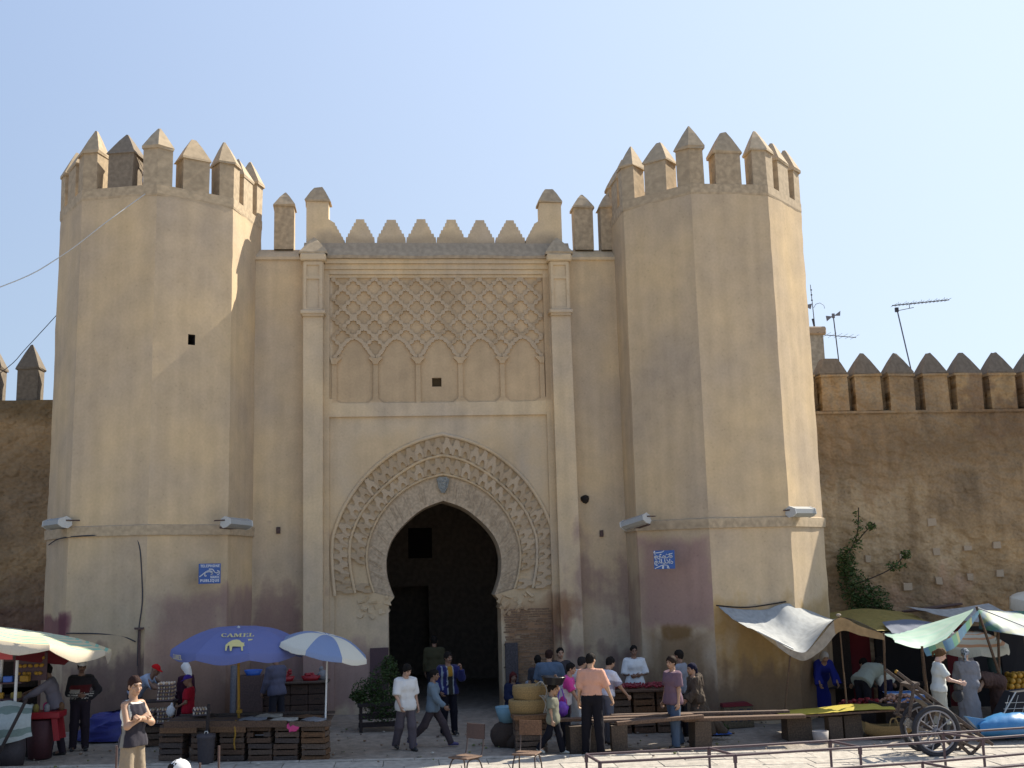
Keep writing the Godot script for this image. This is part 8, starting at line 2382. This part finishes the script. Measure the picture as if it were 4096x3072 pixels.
func _ready() -> void:
	rng.seed = 20240611
	soft.seed = 5
	# camera
	var pitch := atan((1240.0 - 829.5) / 2430.0)
	var yaw := deg_to_rad(5.6)
	var fw := Vector3(sin(yaw) * cos(pitch), sin(pitch), -cos(yaw) * cos(pitch))
	var r0 := fw.cross(Vector3.UP).normalized()
	var u0 := r0.cross(fw)
	var roll := 0.0262
	var cam := Camera3D.new()
	cam.name = "camera"
	cam.fov = rad_to_deg(2.0 * atan(829.5 / 2430.0))
	cam.near = 0.1
	cam.far = 600.0
	cam.transform = Transform3D(Basis(r0 * cos(roll) - u0 * sin(roll), r0 * sin(roll) + u0 * cos(roll), -fw), Vector3(-0.935, 3.3, 27.3))
	add_child(cam)
	cam.current = true
	# sky, sun and exposure
	var az := deg_to_rad(118.5)
	var to_sun := Vector3(sin(az), 0.90, cos(az)).normalized()
	var env := Environment.new()
	env.background_mode = Environment.BG_SKY
	var sky := Sky.new()
	var pm := PanoramaSkyMaterial.new()
	pm.panorama = ImageTexture.create_from_image(sky_panorama(to_sun))
	sky.sky_material = pm
	env.sky = sky
	env.background_energy_multiplier = 0.353
	env.tonemap_mode = Environment.TONE_MAPPER_LINEAR
	env.tonemap_exposure = 2.8
	env.sdfgi_enabled = true
	env.ssao_enabled = true
	env.ssil_enabled = true
	var we := WorldEnvironment.new()
	we.name = "environment"
	we.environment = env
	add_child(we)
	var sun := DirectionalLight3D.new()
	sun.name = "sun"
	sun.light_energy = 1.05
	sun.light_color = Color(1.0, 0.965, 0.90)
	sun.light_angular_distance = 0.5
	sun.shadow_enabled = true
	sun.look_at_from_position(to_sun * 50.0, Vector3.ZERO, Vector3.UP)
	add_child(sun)
	palette()
	ground()
	# towers
	var base := Vector3(192, 171, 141)
	var fl := 14.6 / 8.0
	var lm := painted("tower_left", 820, 760, 8.0, 14.0, base, [
		[-1, 9, 11.9, 14.5, Vector3(180, 160, 132), 0.1, 0.4, 0.5], [-0.05, 1.0, -1, 3.05, Vector3(146, 122, 112), 0.35, 1.0, 0.85], [0.8, 1.9, -1, 3.0, Vector3(148, 124, 116), 0.35, 1.0, 0.85],
		[0, 1.0, 12.3, 15, Vector3(150, 136, 118), 0.3, 1.0, 0.0], [-1, 9, -1, 1.5, Vector3(128, 106, 92), 0.6, 1.6, 0.75], [6.9, 7.0, -1, 1.2, Vector3(120, 90, 90), 0.2, 1.0, 0.0], [6.02, 6.98, 2.2, 2.6, Vector3(110, 70, 76), 0.12, 1.2, 0.7], [6.72, 7.0, 1.9, 2.7, Vector3(102, 62, 72), 0.1, 1.0, 0.7], [7.0, 8.0, 0.2, 1.7, Vector3(112, 94, 90), 0.4, 1.8, 0.6]], 21, 0.75)
	var TL := thing("tower", "left octagonal gate tower with pyramid-capped battlements and a small dark window", "tower")
	var mm := [mats["trim"], mats["merlon_a"], mats["merlon_b"], mats["merlon_dark"]]
	tower(TL, lm, mm, Vector2(-6.78, 0.0), 2.37, 8.5, 4.46, 12.2, [0, 0.44, 0.53, 8.58, 8.82], -0.3)
	var rm := painted("tower_right", 820, 760, 8.0, 14.0, base, [
		[7.02, 7.99, 2.0, 4.0, Vector3(158, 131, 122), 0.25, 0.8, 0.9], [7.02, 7.95, -1, 1.95, Vector3(138, 116, 90), 0.25, 0.9, 0.9], [7.25, 7.75, 1.75, 2.05, Vector3(120, 94, 62), 0.12, 1.2, 0.8], [0.0, 1.05, -1, 2.2, Vector3(160, 128, 78), 0.5, 1.4, 0.75],
		[-1, 9, -1, 1.2, Vector3(122, 102, 84), 0.5, 1.6, 0.8], [6.0, 7.0, 0.0, 3.2, Vector3(146, 124, 110), 0.6, 1.2, 0.7], [1.0, 2.0, 1.8, 2.6, Vector3(150, 126, 88), 0.4, 1.4, 0.6]], 31, 0.75)
	var TR := thing("tower", "right octagonal gate tower with a sunlit right side and an awning tied to it", "tower")
	tower(TR, rm, mm, Vector2(6.72, 0.2), 2.46, -21.0, 4.33, 12.25, [], -0.4)
	gate()
	right_wall()
	left_wall()
	behind()
	fittings(TL, TR)
	plants()
	parasols()
	left_stall()
	far_left_stall()
	centre_stalls()
	right_stalls()
	handcart()
	chair_and_rails()
	crowd()
